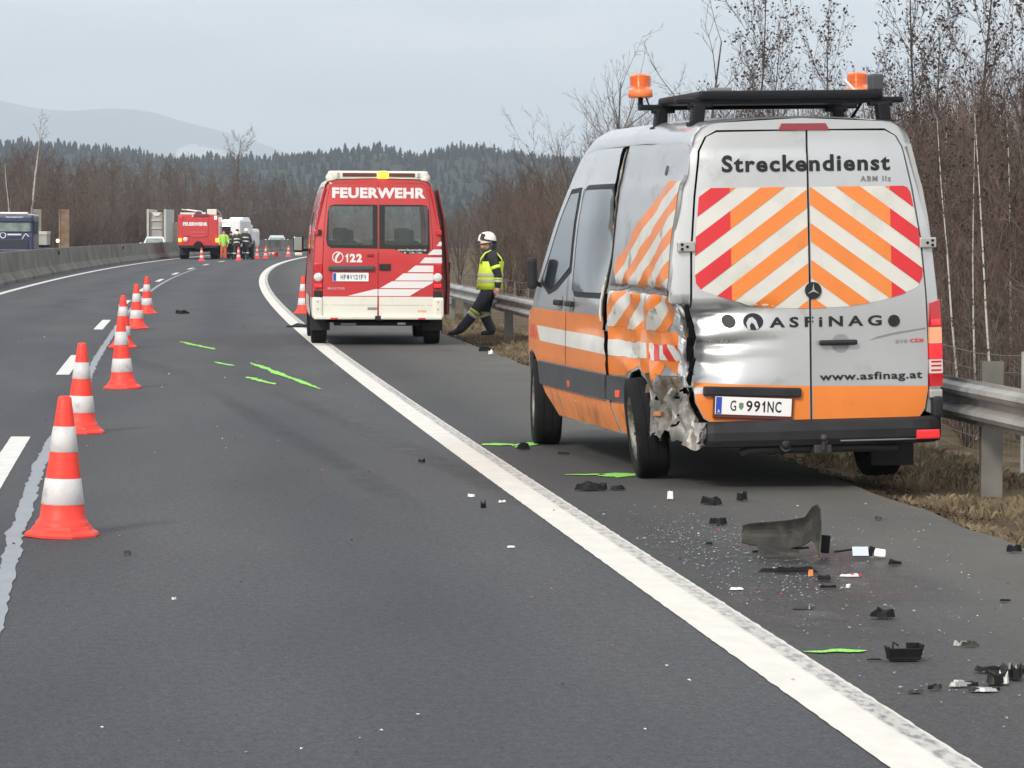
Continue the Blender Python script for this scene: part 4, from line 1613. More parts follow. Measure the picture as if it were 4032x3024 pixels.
# --- torn metal where the left rear corner was
vs, fs = [], []
PATH = [(-.885, .90), (-.90, .62), (-.885, .36), (-.84, .14), (-.77, .01), (-.70, -.03)]
NS, NH = 46, 26
for i in range(NS + 1):
    s = i / NS * (len(PATH) - 1)
    k = min(len(PATH) - 2, int(s))
    px_, py_ = [PATH[k][q] + (PATH[k + 1][q] - PATH[k][q]) * (s - k) for q in (0, 1)]
    bot = .33 + .05 * nz3(s * 2.2, 5.5) + .05 * nz3(s * 4, 2.5) + (.10 if 1.9 < s < 2.5 else 0) + (.26 if s < .35 else 0)
    for j in range(NH + 1):
        h = j / NH
        z = bot + (.765 - .30 * smooth01((s - 3.0) / 1.2) - bot) * h
        a = .045 * (1 - .4 * h)
        dx = .06 * (fold(s * 1.25 + z * 2.1) - .5) + .045 * (fold(s * .8 - z * 3.4 + .3) - .5) + .05 * nz3(s * 1.2, z * 3, 1.2) + .012 * nz3(s * 6, z * 12, 4.2)
        dy = a * nz3(s * 2.9, z * 6.3, 9.2) - .05 * (1 - h) * smooth01((s - 2) / 2)
        vs.append((px_ + dx + .02 * h, py_ + dy, z))
for i in range(NS):
    for j in range(NH):
        if nz3(i * .23, j * .3, 6.6) > .50:
            continue
        a = i * (NH + 1) + j
        fs.append((a, a + 1, a + NH + 2, a + NH + 1))
MB().add(vs, fs).build('torn_corner_metal', M_metal, van)
for k, (x, y, z, s_, mt) in enumerate([(-.80, .02, .74, .07, M_zinc), (-.86, .22, .66, .05, M_zinc), (-.90, .45, .50, .06, pm('rusty_bracket', (.30, .12, .05), .7, var=.4, vscale=10))]):
    MB().box((x, y, z), (s_, s_ * .6, s_ * 1.2), Matrix.Rotation(k * .8, 3, (1, .4, .2)), .01).build('bent_bracket', mt, van)
vs, fs = [], []
for i in range(25):
    z = 1.275 - .50 * i / 24
    for j in range(7):
        e = j / 6 - .5
        x = -.846 + .035 * smooth01((1.25 - z) / .3) + e * (.075 - .02 * i / 24) + .022 * (fold(z * 6.3 + j * .11) - .5) + .01 * nz3(z * 14, j * .7, 3)
        vs.append((x, .05 + .03 * (fold(z * 4.1 + j * .2) - .5) - .05 * e * e * 4 * -1 + .02 * nz3(z * 9, j, 5), z))
for i in range(24):
    for j in range(6):
        a = i * 7 + j
        fs.append((a, a + 1, a + 8, a + 7))
MB().add(vs, fs).build('bent_pillar', M_silverd, van)
for k in range(7):
    x0 = -.80 + .012 * (k % 3)
    z0 = 1.24 - .07 * k
    MB().tube([(x0, .04 - .02 * k % 3, z0), (x0 - .015 + .03 * gq.random(), .0, z0 - .07), (x0 + .02 * gq.random(), .03, z0 - .14 - .04 * gq.random())], [.014, .020, .007], 6).build('broken_lamp_mount', M_dark, van)

# --- rear frame and doors
def outline(z, s):
    return s * (interp(z, WS) * vplan(.05) - (.007 * smooth01((z - 2.055) / .02) + .006 * smooth01((z - 2.285) / .02)))


LD = [(.024, 2.385), (-.58, 2.38), (-.645, 2.35), (-.69, 2.26), (-.73, 1.95), (-.76, 1.59), (-.768, 1.2), (-.768, .73), (-.755, .60), (-.70, .49), (-.62, .445), (.024, .422)]
RD = [(.038, 2.385), (.57, 2.38), (.64, 2.345), (.685, 2.27), (.745, 2.0), (.80, 1.65), (.83, 1.28), (.845, .9), (.842, .64), (.82, .52), (.755, .43), (.038, .42)]
g_ = .014
topl = [(-.50, 2.447), (-.62, 2.42), (-.70, 2.36)]
frame_l = [(-.645 - g_, 2.35), (-.69 - g_, 2.26), (-.73 - g_, 1.95), (-.76 - g_, 1.59), (-.768 - g_, 1.24), (-.778 - g_, 1.07), (-.800 - g_, 1.13), (-.815 - g_, 1.10), (-.835, 1.19)] + [(outline(z, -1) + .004, z) for z in (1.27, 1.45, 1.65, 1.8, 2.0, 2.15, 2.29)]
frame_r = [(.64 + g_, 2.345), (.685 + g_, 2.27)] + [(.745 + g_, 2.0), (.80 + g_, 1.65), (.83 + g_, 1.28), (.845 + g_, .9), (.842 + g_, .64), (.82 + g_, .50)] + [(outline(z, 1) - .004, z) for z in (.46, .75, 1.1, 1.3, 1.65, 1.8, 2.05, 2.29)]
zc = 2.44 - RC
wc = abs(outline(zc, 1))
cor = [(wc - RC + RC * math.cos(R(a)), zc + RC * math.sin(R(a))) for a in (0, 18, 36, 54, 72, 90)]
frame_t = [(-.645 - g_, 2.35), (-.58, 2.38 + g_), (.57, 2.38 + g_), (.64 + g_, 2.345)] + cor + [(0, 2.468)] + [(-x, z) for x, z in cor[::-1]]
fr = patch('rear_frame', [frame_l, frame_r, frame_t], rear_fn, M_silver, van, 0, (.06, .06), .04, flip=False)
MB().box((0, .26, 1.42), (1.40, .02, 1.90)).build('door_gap_liner', M_dark, van)


def door_clip(poly, s):
    return clip(poly, 1, 0, .020) if s < 0 else clip(poly, -1, 0, -.042)


PANEL = [(-.66, 2.012), (.69, 2.010), (.715, 2.0), (.738, 1.965), (.79, 1.70), (.812, 1.46), (.81, 1.40), (.775, 1.335), (.66, 1.285), (.5, 1.245), (.3, 1.215), (.05, 1.205), (-.2, 1.212), (-.37, 1.232),
         (-.60, 1.30), (-.70, 1.335), (-.74, 1.385), (-.748, 1.46), (-.735, 1.70), (-.71, 1.94), (-.695, 1.99)]
AX = .046
for s, poly in ((-1, LD), (1, RD)):
    d = patch('rear_door', [poly], rear_fn, M_silver if s > 0 else pm('dulled_silver_paint', (0.55, 0.57, 0.585), 0.36, metal=0.5, coat=.25, var=.05, vscale=2, dirt=(.36, .36, .355), dscale=3, dlow=.55, dhigh=.75), van, .004, (.035, .03) if s < 0 else (.06, .06), .035)
    if s < 0:
        d['label'] = 'dented left rear door'
    patch('reflective_panel', [door_clip(PANEL, s)], rear_fn, M_white, d, .0065, (.05, .04))
    ors, res = [], []
    for n in range(-3, 5):
        zt = 2.012 - .2435 * n
        for sd in (-1, 1):
            # band: zt-.121 <= z + .722*|x-AX| <= zt on this half
            b = clip(PANEL, sd, 0, sd * AX) if sd < 0 else clip(PANEL, -1, 0, -AX)
            b = clip(PANEL, 1, 0, AX) if sd < 0 else clip(PANEL, -1, 0, -AX)
            kx = .722 * sd
            b = clip(b, kx, 1, zt + kx * AX)
            b = clip(b, -kx, -1, -(zt - .121 + kx * AX))
            if len(b) < 3:
                continue
            b = door_clip(b, s)
            if len(b) < 3:
                continue
            inner = clip(clip(b, 1, 0, AX + .545), -1, 0, -(AX - .548))
            if len(inner) > 2:
                ors.append(inner)
            o1 = clip(b, 1, 0, AX - .548)
            o2 = clip(b, -1, 0, -(AX + .545))
            for q in (o1, o2):
                if len(q) > 2:
                    res.append(q)
    for q in ors:
        patch('orange_chevron', [q], rear_fn, M_orange, d, .0095, (.06, .05))
    for q in res:
        patch('red_chevron', [q], rear_fn, M_red, d, .0095, (.06, .05))
    low = [(-.765, .70 + .02), (.85, .685), (.845, .60), (.82, .515), (.755, .425), (-.62, .447), (-.70, .492), (-.752, .60)]
    low = [(-.764, .725), (.020, .690), (.020, .424), (-.62, .449), (-.698, .494), (-.752, .60)] if s < 0 else [(.042, .690), (.842, .672), (.839, .64), (.817, .524), (.753, .433), (.042, .424)]
    patch('orange_band', [low], rear_fn, M_orange, d, .0065, (.05, .05))
    if s < 0:
        text_on('lettering', 'Streckendienst', (-.553, .598, 2.113, 2.222), rear_fn, M_letter, d, .0095, bold=.032, spacing=1.16, uclip=(-2, .022))
        text_on('lettering', 'ASFiNAG', (-.248, .520, 1.082, 1.152), rear_fn, M_letter, d, .0095, bold=.030, spacing=1.5, step=(.04, .04), uclip=(-2, .022))
    else:
        text_on('lettering', 'Streckendienst', (-.553, .598, 2.113, 2.222), rear_fn, M_letter, d, .0095, bold=.032, spacing=1.16, uclip=(.041, 2))
        text_on('lettering', 'ABM Ilz', (.393, .603, 2.042, 2.078), rear_fn, pm('grey_lettering', (.16, .16, .165), .5), d, .0095, bold=.02, spacing=1.3)
        text_on('lettering', 'ASFiNAG', (-.248, .520, 1.082, 1.152), rear_fn, M_letter, d, .0095, bold=.030, spacing=1.5, uclip=(.041, 2))
        text_on('lettering', 'www.asfinag.at', (.090, .800, .708, .776), rear_fn, M_letter, d, .0095, bold=.022, spacing=1.08)
        cells_on('lettering', '319', (.612, .70, .962, .986), rear_fn, pm('chrome_lettering', (.25, .25, .25), .3), d, .0095)
        text_on('lettering', 'CDI', (.715, .81, .965, .990), rear_fn, M_red, d, .0095, bold=.03)
        # ring emblem with a three-pointed star
        zc_ = 1.325
        patch('emblem_disc', [circle(.05, zc_, .056, 28)], rear_fn, M_letter, d, .020, (.2, .2), .012)
        patch('emblem_ring', [circle(.05, zc_, .056, 28), ], rear_fn, M_zinc, d, .0165, (.2, .2), .008)
        star = []
        for k in range(6):
            a = R(90 + 60 * k)
            rr_ = .048 if k % 2 == 0 else .0075
            star.append((.05 + rr_ * math.cos(a), zc_ + rr_ * math.sin(a)))
        patch('emblem_star', [star], rear_fn, M_zinc, d, .024, (.2, .2), .003)
        patch('door_sensor', [circle(.605, 1.112, .040, 20)], rear_fn, M_letter, d, .014, (.2, .2), .010)
        patch('handle_bowl', [circle(.237, .970, .063, 22)], rear_fn, pm('handle_bowl_grey', (.30, .31, .33), .35, metal=.4), d, .006, (.2, .2), .003)
        p = rear_fn(.21, .975)
        MB().box((.213, p[1] - .034, .976), (.262, .030, .036), bev=.014).box((.14, p[1] - .015, .976), (.03, .03, .03)).box((.29, p[1] - .015, .976), (.03, .03, .03)).build('door_handle', M_seal2, d)
        cre = [(.43, .985), (.50, 1.012), (.62, 1.036), (.83, 1.062), (.83, 1.052), (.62, 1.022), (.50, .998)]
        patch('crease_shade', [cre], rear_fn, pm('crease_shade_grey', (.20, .21, .22), .4), d, .006, (.1, .1))  # shade along the door's crease, painted as a flat darker strip
for x, s in ((-.805, -1), (.850, 1)):
    y = rear_fn(x, 1.63)[1]
    h = MB().box((x, y - .022, 1.628), (.115, .035, .070), bev=.008)
    h.build('door_hinge', M_zinc, van)
    MB().tube([(x + .03 * s, y - .05, 1.643), (x + .03 * s, y - .038, 1.643)], .009, 8).tube([(x + .03 * s, y - .05, 1.613), (x + .03 * s, y - .038, 1.613)], .009, 8).tube([(x - .005 * s, y - .05, 1.628), (x - .005 * s, y - .038, 1.628)], .009, 8).build('hinge_bolt', M_dark, van)
MB().box((.892, .015, .618), (.09, .05, .058), bev=.008).build('door_hinge', M_zinc, van)
# left-door extras
dl = [c for c in van.children if c.name.startswith('rear_door')][0]
patch('door_sensor', [circle(-.512, 1.128, .043, 20)], rear_fn, M_letter, dl, .014, (.2, .2), .010)
cx_, cz_ = -.355, 1.124
patch('round_logo', [circle(cx_, cz_, .066, 28, .056)], rear_fn, M_letter, dl, .0095, (.04, .04))
patch('logo_road', [[(cx_ - .040, cz_ - .050), (cx_ - .048, cz_ - .01), (cx_ - .03, cz_ + .022), (cx_ - .005, cz_ + .030), (cx_ + .018, cz_ + .008), (cx_ + .034, cz_ - .044), (cx_ + .018, cz_ - .051),
                     (cx_ + .004, cz_ - .018), (cx_ - .012, cz_ - .006), (cx_ - .026, cz_ - .026), (cx_ - .022, cz_ - .053)]], rear_fn, M_silver, dl, .0115, (.04, .04))
text_on('lettering', 'SPRINTER', (-.715, -.45, .996, 1.016), rear_fn, pm('faded_lettering', (.22, .22, .21), .4), dl, .009, bold=.02, spacing=1.3, step=(.03, .03))
p = rear_fn(-.38, .66)
MB().box((-.375, p[1] - .020, .662), (.665, .045, .062), Matrix.Rotation(R(2.3), 3, 'Y'), .012).build('plate_light_bar', M_bump, dl)
pl_M = Matrix.Rotation(R(3.4), 3, 'Y')
pc = Vector((-.372, p[1] - .024, .555))
MB().box(pc, (.545, .016, .150), pl_M, .006).build('plate_holder', pm('plate_holder_dark', (.10, .025, .02), .4), dl)
npl = MB().box(pc + Vector((0, -.010, .010)), (.520, .006, .118), pl_M, .004).build('number_plate', M_plate, dl)


def plate_fn(u, v):
    q = pc + Vector((0, -.0132, .010)) + pl_M @ Vector((u, 0, v))
    return tuple(q)


patch('plate_band', [rpoly(-.256, -.216, -.056, .056, .004)], plate_fn, M_blue, npl, .001, (.5, .5))
text_on('plate_letters', 'G', (-.158, -.118, -.034, .036), plate_fn, M_letter, npl, .001, bold=.01, step=(.5, .5))
patch('plate_crest', [[(-.098, .022), (-.070, .022), (-.068, -.008), (-.084, -.028), (-.100, -.008)]], plate_fn, M_green, npl, .001, (.5, .5))
cells_on('plate_letters', '991NC', (-.050, .190, -.036, .038), plate_fn, M_letter, npl, .001, bold=.02, gap=.22)
text_on('plate_letters', 'A', (-.245, -.227, -.048, -.026), plate_fn, M_plate, npl, .003, bold=.01, step=(.5, .5))
# tail lamp
for z0, z1, mt in ((1.065, 1.225, M_lred), (.955, 1.062, M_lamb), (.850, .952, M_lbright), (.755, .847, M_lwht), (.668, .752, M_lred)):
    ol = [(.852, z0), (outline(z0, 1) - .004, z0), (outline(z1, 1) - .004, z1 + (.02 if z1 > 1.2 else 0)), (.850 if z1 < 1.2 else .860, z1)]
    patch('tail_lamp', [ol], rear_fn, mt, van, .026, (.03, .03), .03)
for z in (.775, .805, .832):
    patch('lamp_rib', [[(.856, z - .006), (.93, z - .006), (.93, z + .006), (.856, z + .006)]], rear_fn, M_lred, van, .0275, (.05, .05))
patch('tail_lamp', [[(.858, 1.115), (.925, 1.118), (.925, 1.075), (.858, 1.075)]], rear_fn, M_lbright, van, .028, (.05, .05))
patch('brake_light', [[(-.165, 2.388), (.185, 2.386), (.160, 2.432), (-.140, 2.433)]], rear_fn, pm('brake_light_red', (.24, .008, .02), .15, coat=.8), van, .016, (.05, .05), .016)
# bumper
secs = []
for x, dy, sc_ in ((-.695, .0, .96), (-.66, -.01, 1), (-.3, -.02, 1), (.3, -.02, 1), (.70, -.012, 1), (.82, .01, 1), (.90, .06, 1), (.945, .16, 1), (.955, .34, 1)):
    secs.append([Vector((x, dy + y, .38 + (z - .38) * sc_)) for y, z in ((-.035, .472), (-.085, .455), (-.100, .40), (-.097, .345), (-.075, .305), (.03, .29), (.08, .30), (.08, .465))])
MB().loft(secs, smooth=False).build('rear_bumper', M_bump, van)
MB().tube([(.20, -.108, .327), (.60, -.104, .326), (.80, -.085, .327)], .007, 6).build('bumper_edge', pm('worn_plastic_edge', (.16, .16, .16), .5), van)
MB().box((.902, .035, .53), (.075, .12, .150), bev=.025).build('bumper_corner', M_bump, van)
rf = MB()
rf.box((.805, -.100, .355), (.165, .022, .062), Matrix.Rotation(R(5), 3, 'Z'), .010)
rf.build('reflector', pm('reflector_red', (.92, .04, .05), .2, coat=.7), van)
MB().tube([(-.45, .02, .255), (-.38, .0, .275), (.30, .0, .275), (.62, .02, .262)], .030, 8).tube([(-.17, -.09, .30), (-.17, .02, .27)], .038, 8).box((.08, -.06, .275), (.12, .10, .06), bev=.01).tube([(.08, -.12, .27), (.08, -.13, .335)], .016, 8).ball((.08, -.13, .35), .028).build('tow_bar', pm('towbar_steel', (.045, .045, .048), .6, metal=.3), van)
MB().ball((-.17, -.10, .315), (.035, .02, .035)).build('tow_socket', M_bump, van)
MB().ball((.095, -.105, .330), (.022, .02, .028)).build('tow_cap', pm('towball_cap', (.20, .07, .06), .6), van)
# mirror
MB().box((-1.01, 4.56, 1.40), (.075, .10, .25), bev=.03).build('wing_mirror', M_bump, van)
MB().tube([(-.93, 4.58, 1.30), (-1.03, 4.53, 1.34)], .02, 6).build('mirror_arm', M_bump, van)

# --- roof rack
def rack_leg(x, y):
    s = math.copysign(1, x)
    return MB().box((x, y, 2.505), (.085, .10, .145), Matrix.Rotation(R(-6 * s), 3, 'Y'), .015).box((x - .02 * s, y, 2.570), (.16, .09, .035), None, .012).box((x + .01 * s, y, 2.445), (.11, .12, .03), None, .008)


M_rack = pm('black_rack_metal', (.006, .007, .010), .5, spec=.25)
for y in (.36, 1.50):
    for x in (-.635, .650):
        rack_leg(x, y).build('rack_leg', M_rack, van)
    MB().box((.0, y, 2.595), (1.58, .075, .040), None, .012).build('crossbar', M_rack, van)
MB().box((.0, .93, 2.632), (1.27, 1.30, .062), None, .022).build('roof_panel', M_rack, van)
MB().box((-.42, .62, 2.682), (.13, .2, .022), None, .006).build('panel_latch', pm('rack_grey', (.20, .20, .21), .5), van)
MB().box((.60, .36, 2.71), (.088, .11, .115), None, .016).build('work_lamp', pm('lamp_grey', (.045, .05, .06), .5), van)
MB().tube([(.47, .40, 2.655), (.40, .42, 2.735)], .011, 6).build('aerial', M_plate, van)
for x in (-.775, .80):
    b = MB()
    b.lathe([(.001, .165), (.060, .165), (.070, .155), (.074, .06), (.078, .055)], 26, Matrix.Translation((x, 1.50, 2.665)))
    bo = b.build('beacon', M_amber, van)
    MB().lathe([(.078, .056), (.084, .05), (.086, .006), (.075, .0), (.001, .0)], 26, Matrix.Translation((x, 1.50, 2.665))).build('beacon_base', M_amberb, bo)
    m_ = MB()
    for k in range(9):
        m_.lathe([(.0725, .070 + .009 * k), (.0752, .0745 + .009 * k), (.0725, .079 + .009 * k)], 26, Matrix.Translation((x, 1.50, 2.665)))
    m_.build('beacon_ribs', M_amber, bo)
    MB().tube([(x, 1.5, 2.60), (x, 1.5, 2.67)], .018, 8).tube([(x + (.06 if x < 0 else -.06), 1.5, 2.61), (x + (.04 if x < 0 else -.04), 1.5, 2.67)], .006, 5).build('beacon_bracket', M_rack, bo)
MB().tube([(.52, .42, 2.58), (.50, .5, 2.52), (.47, .55, 2.46), (.46, .56, 2.47)], .010, 6).build('lamp_cable', M_dark, van)

# --- wheels (they stay on the road; the body leans on them)
XF[0] = None
wheel(van, (-.835, 1.20, .352), .352, .225, -1, tilt=R(-7), toe=R(-6), dirty=pm('dirty_rim', (.30, .285, .25), .5, metal=.45, dirt=(.06, .052, .042), dscale=8, dlow=.42, dhigh=.58)).data.name = 'wheel_mesh'
wheel(van, (.845, 1.24, .345), .345, .225, 1)
wheel(van, (-.850, 4.93, .345), .345, .225, -1, toe=R(-7), dirty=MATS['dirty_rim'])
wheel(van, (.850, 4.93, .345), .345, .225, 1, toe=R(-6))
MB().box((.83, .84, .30), (.30, .02, .40)).build('mud_flap', M_seal2, van)
# ------------------------------------------------------------------ the red fire-service van
M_fred = pm('fire_red_paint', (0.50, 0.030, 0.034), 0.33, coat=0.5, var=0.05, vscale=2)
M_fwhite = pm('cream_white_paint', (0.70, 0.69, 0.62), 0.35, coat=0.3, var=0.03, vscale=3, dirt=(0.55, 0.53, 0.46), dscale=3, dlow=.55, dhigh=.8)
M_fstripe = pm('white_film', (0.72, 0.70, 0.71), 0.4)
M_fglass = pm('van_rear_glass', (0.075, 0.10, 0.095), 0.06, spec=0.8, coat=0.5, var=0.5, vscale=3.2)
M_slot = pm('lamp_slot_brown', (0.10, 0.035, 0.025), 0.4)
M_lit = pm('lit_amber_lamp', (0.9, 0.4, 0.02), 0.3, emit=(1.0, 0.50, 0.02), estr=3.0)
M_door = pm('dark_red_door', (0.22, 0.014, 0.022), 0.35, coat=0.4)
M_fglass.node_tree.nodes['Principled BSDF'].inputs['Alpha'].default_value = .42
rv = thing('fire_van', 'red and white fire service van with lit amber lamp and its side door open', 'van', (-2.01, 50.1, 0), R(4.6))
WR = [(.35, .955), (.55, .995), (.75, .995), (1.2, .975), (1.75, .945), (2.2, .862), (2.42, .795), (2.6, .74)]
ZR = [(0, 2.465), (.4, 2.49), (3.0, 2.50), (3.7, 2.35), (4.4, 1.75), (4.75, 1.30), (5.4, 1.0), (5.5, .6)]


def rs_fn(s):
    return lambda y, z: (s * interp(z, WR) * (1 - .025 * max(0, 1 - y / .2) ** 2 - .15 * max(0, (y - 4.3) / 1.2) ** 2), y, z)


def rr_fn(x, z):
    w = interp(z, WR)
    return (x, .05 * min(1.2, abs(x) / w) ** 8 + .06 * smooth01((z - 1.2) / 1.3), z)


def rroof(y, t):
    zt = interp(y, ZR)
    wc = interp(zt - .12, WR) * (1 - .025 * max(0, 1 - y / .2) ** 2)
    s = abs(t)
    if s > .75:
        a = (1 - s) / .25 * math.pi / 2
        x, z = wc - .12 + .12 * math.cos(a), zt - .12 + .12 * math.sin(a)
    else:
        x, z = (wc - .12) * s / .75, zt + .03 * (1 - (s / .75) ** 2)
    return (math.copysign(x, t), y, z)


def zz(a, b):
    return ((a - 823) * .001787, 2.814 - b * .001787)


for s in (-1, 1):
    poly = [(.05, .42), (.62, .42)] + arc(1.0, .34, .40, 168, 12) + [(1.45, .36), (3.9, .36)] + arc(4.45, .34, .40, 168, 12) + [(5.2, .36), (5.45, .7), (5.3, .92), (4.75, 1.18), (4.4, 1.6), (3.7, 2.22), (3.0, 2.38), (.05, 2.35)]
    sp = patch('side_panel', [poly], rs_fn(s), M_fred, rv, 0, (.2, .15), .03, flip=(s < 0))
    zig = []
    for k in range(6):
        z = 2.10 - .13 * k
        zig.append([(.10, z), (.34, z - .01), (.20, z + .07)])
    patch('white_zigzag', zig, rs_fn(s), M_fstripe, sp, .004, (.1, .1), flip=(s < 0))
    patch('white_sill', [[(.06, .43), (.60, .43), (.60, .72), (.06, .72)], [(1.42, .40), (4.0, .40), (4.0, .72), (1.42, .72)]], rs_fn(s), M_fwhite, sp, .005, (.2, .1), flip=(s < 0))
    patch('side_window', [rpoly(2.3, 3.3, 1.35, 2.0, .08)], rs_fn(s), M_glass, sp, .006, (.2, .1), flip=(s < 0))
patch('roof', [[(.05, -1), (3.5, -1), (3.5, 1), (.05, 1)]], rroof, M_fwhite, rv, 0, (.25, .0625), flip=True)
patch('bonnet', [[(3.5, -1), (5.5, -1), (5.5, -.80), (3.5, -.80)], [(3.5, .80), (5.5, .80), (5.5, 1), (3.5, 1)], [(3.5, -.80), (3.68, -.80), (3.68, .80), (3.5, .80)], [(4.72, -.80), (5.5, -.80), (5.5, .80), (4.72, .80)]], rroof, M_fred, rv, 0, (.12, .125), flip=True)
MB().box((0, 2.6, .75), (1.70, 4.9, .05)).build('cabin_floor', M_dark, rv)
M_seat = pm('dark_seat_cloth', (0.022, 0.024, 0.026), .8)
for x in (-.45, .48):
    MB().box((x, 1.5, 1.22), (.62, .14, .62), None, .05).box((x, 1.5, 1.63), (.26, .11, .20), None, .04).build('seat', M_seat, rv)
    MB().box((x * 1.05, 3.2, 1.25), (.55, .14, .62), None, .05).box((x * 1.05, 3.2, 1.66), (.24, .11, .20), None, .04).build('seat', M_seat, rv)
MB().box((-.05, 1.46, 1.50), (.26, .04, .16), None, .02).build('interior_box', M_fwhite, rv)
MB().box((0, 2.6, .42), (1.55, 5.0, .16)).build('underbody', M_dark, rv)
ZO = [.42, .55, .75, 1.2, 1.75, 2.2, 2.345]
LDr = [(.003 - .006, 2.43), (-.66, 2.42), (-.71, 2.38), (-.755, 2.2), (-.80, 1.75), (-.822, 1.2), (-.822, .46), (-.80, .44), (-.003, .44)]
RDr = [(-x + .002, z) for x, z in LDr]
ro = [(interp(z, WR) * .975 + 0, z) for z in ZO]
wcr = interp(2.345, WR) * .975
corr = [(wcr - .12 + .12 * math.cos(R(a)), 2.345 + .12 * math.sin(R(a))) for a in (0, 22, 45, 68, 90)]
frl = [(-x - .008 if k in range(1, 7) else x, z) for k, (x, z) in enumerate(LDr[:7])][2:7] + [(-interp(z, WR) * .975, z) for z in ZO]
frl = [(-.718, 2.38), (-.763, 2.2), (-.808, 1.75), (-.830, 1.2), (-.830, .73)] + [(-interp(z, WR) * .975, z) for z in [.73] + ZO[2:]]
frr = [(-x, z) for x, z in frl]
frt = [(-.718, 2.38), (-.66, 2.428), (.66, 2.428), (.718, 2.38)] + corr + [(0, 2.49)] + [(-x, z) for x, z in corr[::-1]]
patch('rear_frame', [frl, frr, frt], rr_fn, M_fred, rv, 0, (.12, .12), .03)
BANDS = [(705, 742), (770, 815), (837, 885), (905, 960), (970, 1030), (1037, 1095), (1103, 1160)]
EL = [(700, 1340), (742, 1312), (770, 1285), (815, 1237), (837, 1215), (885, 1172), (905, 1135), (960, 1068), (970, 1035), (1030, 962), (1037, 940), (1095, 838), (1103, 800), (1130, 690), (1160, 572)]
ER = [(700, 1354), (885, 1358), (905, 1330), (960, 1300), (1030, 1288), (1037, 1290), (1052, 1275), (1095, 1198), (1103, 1180), (1160, 1088)]
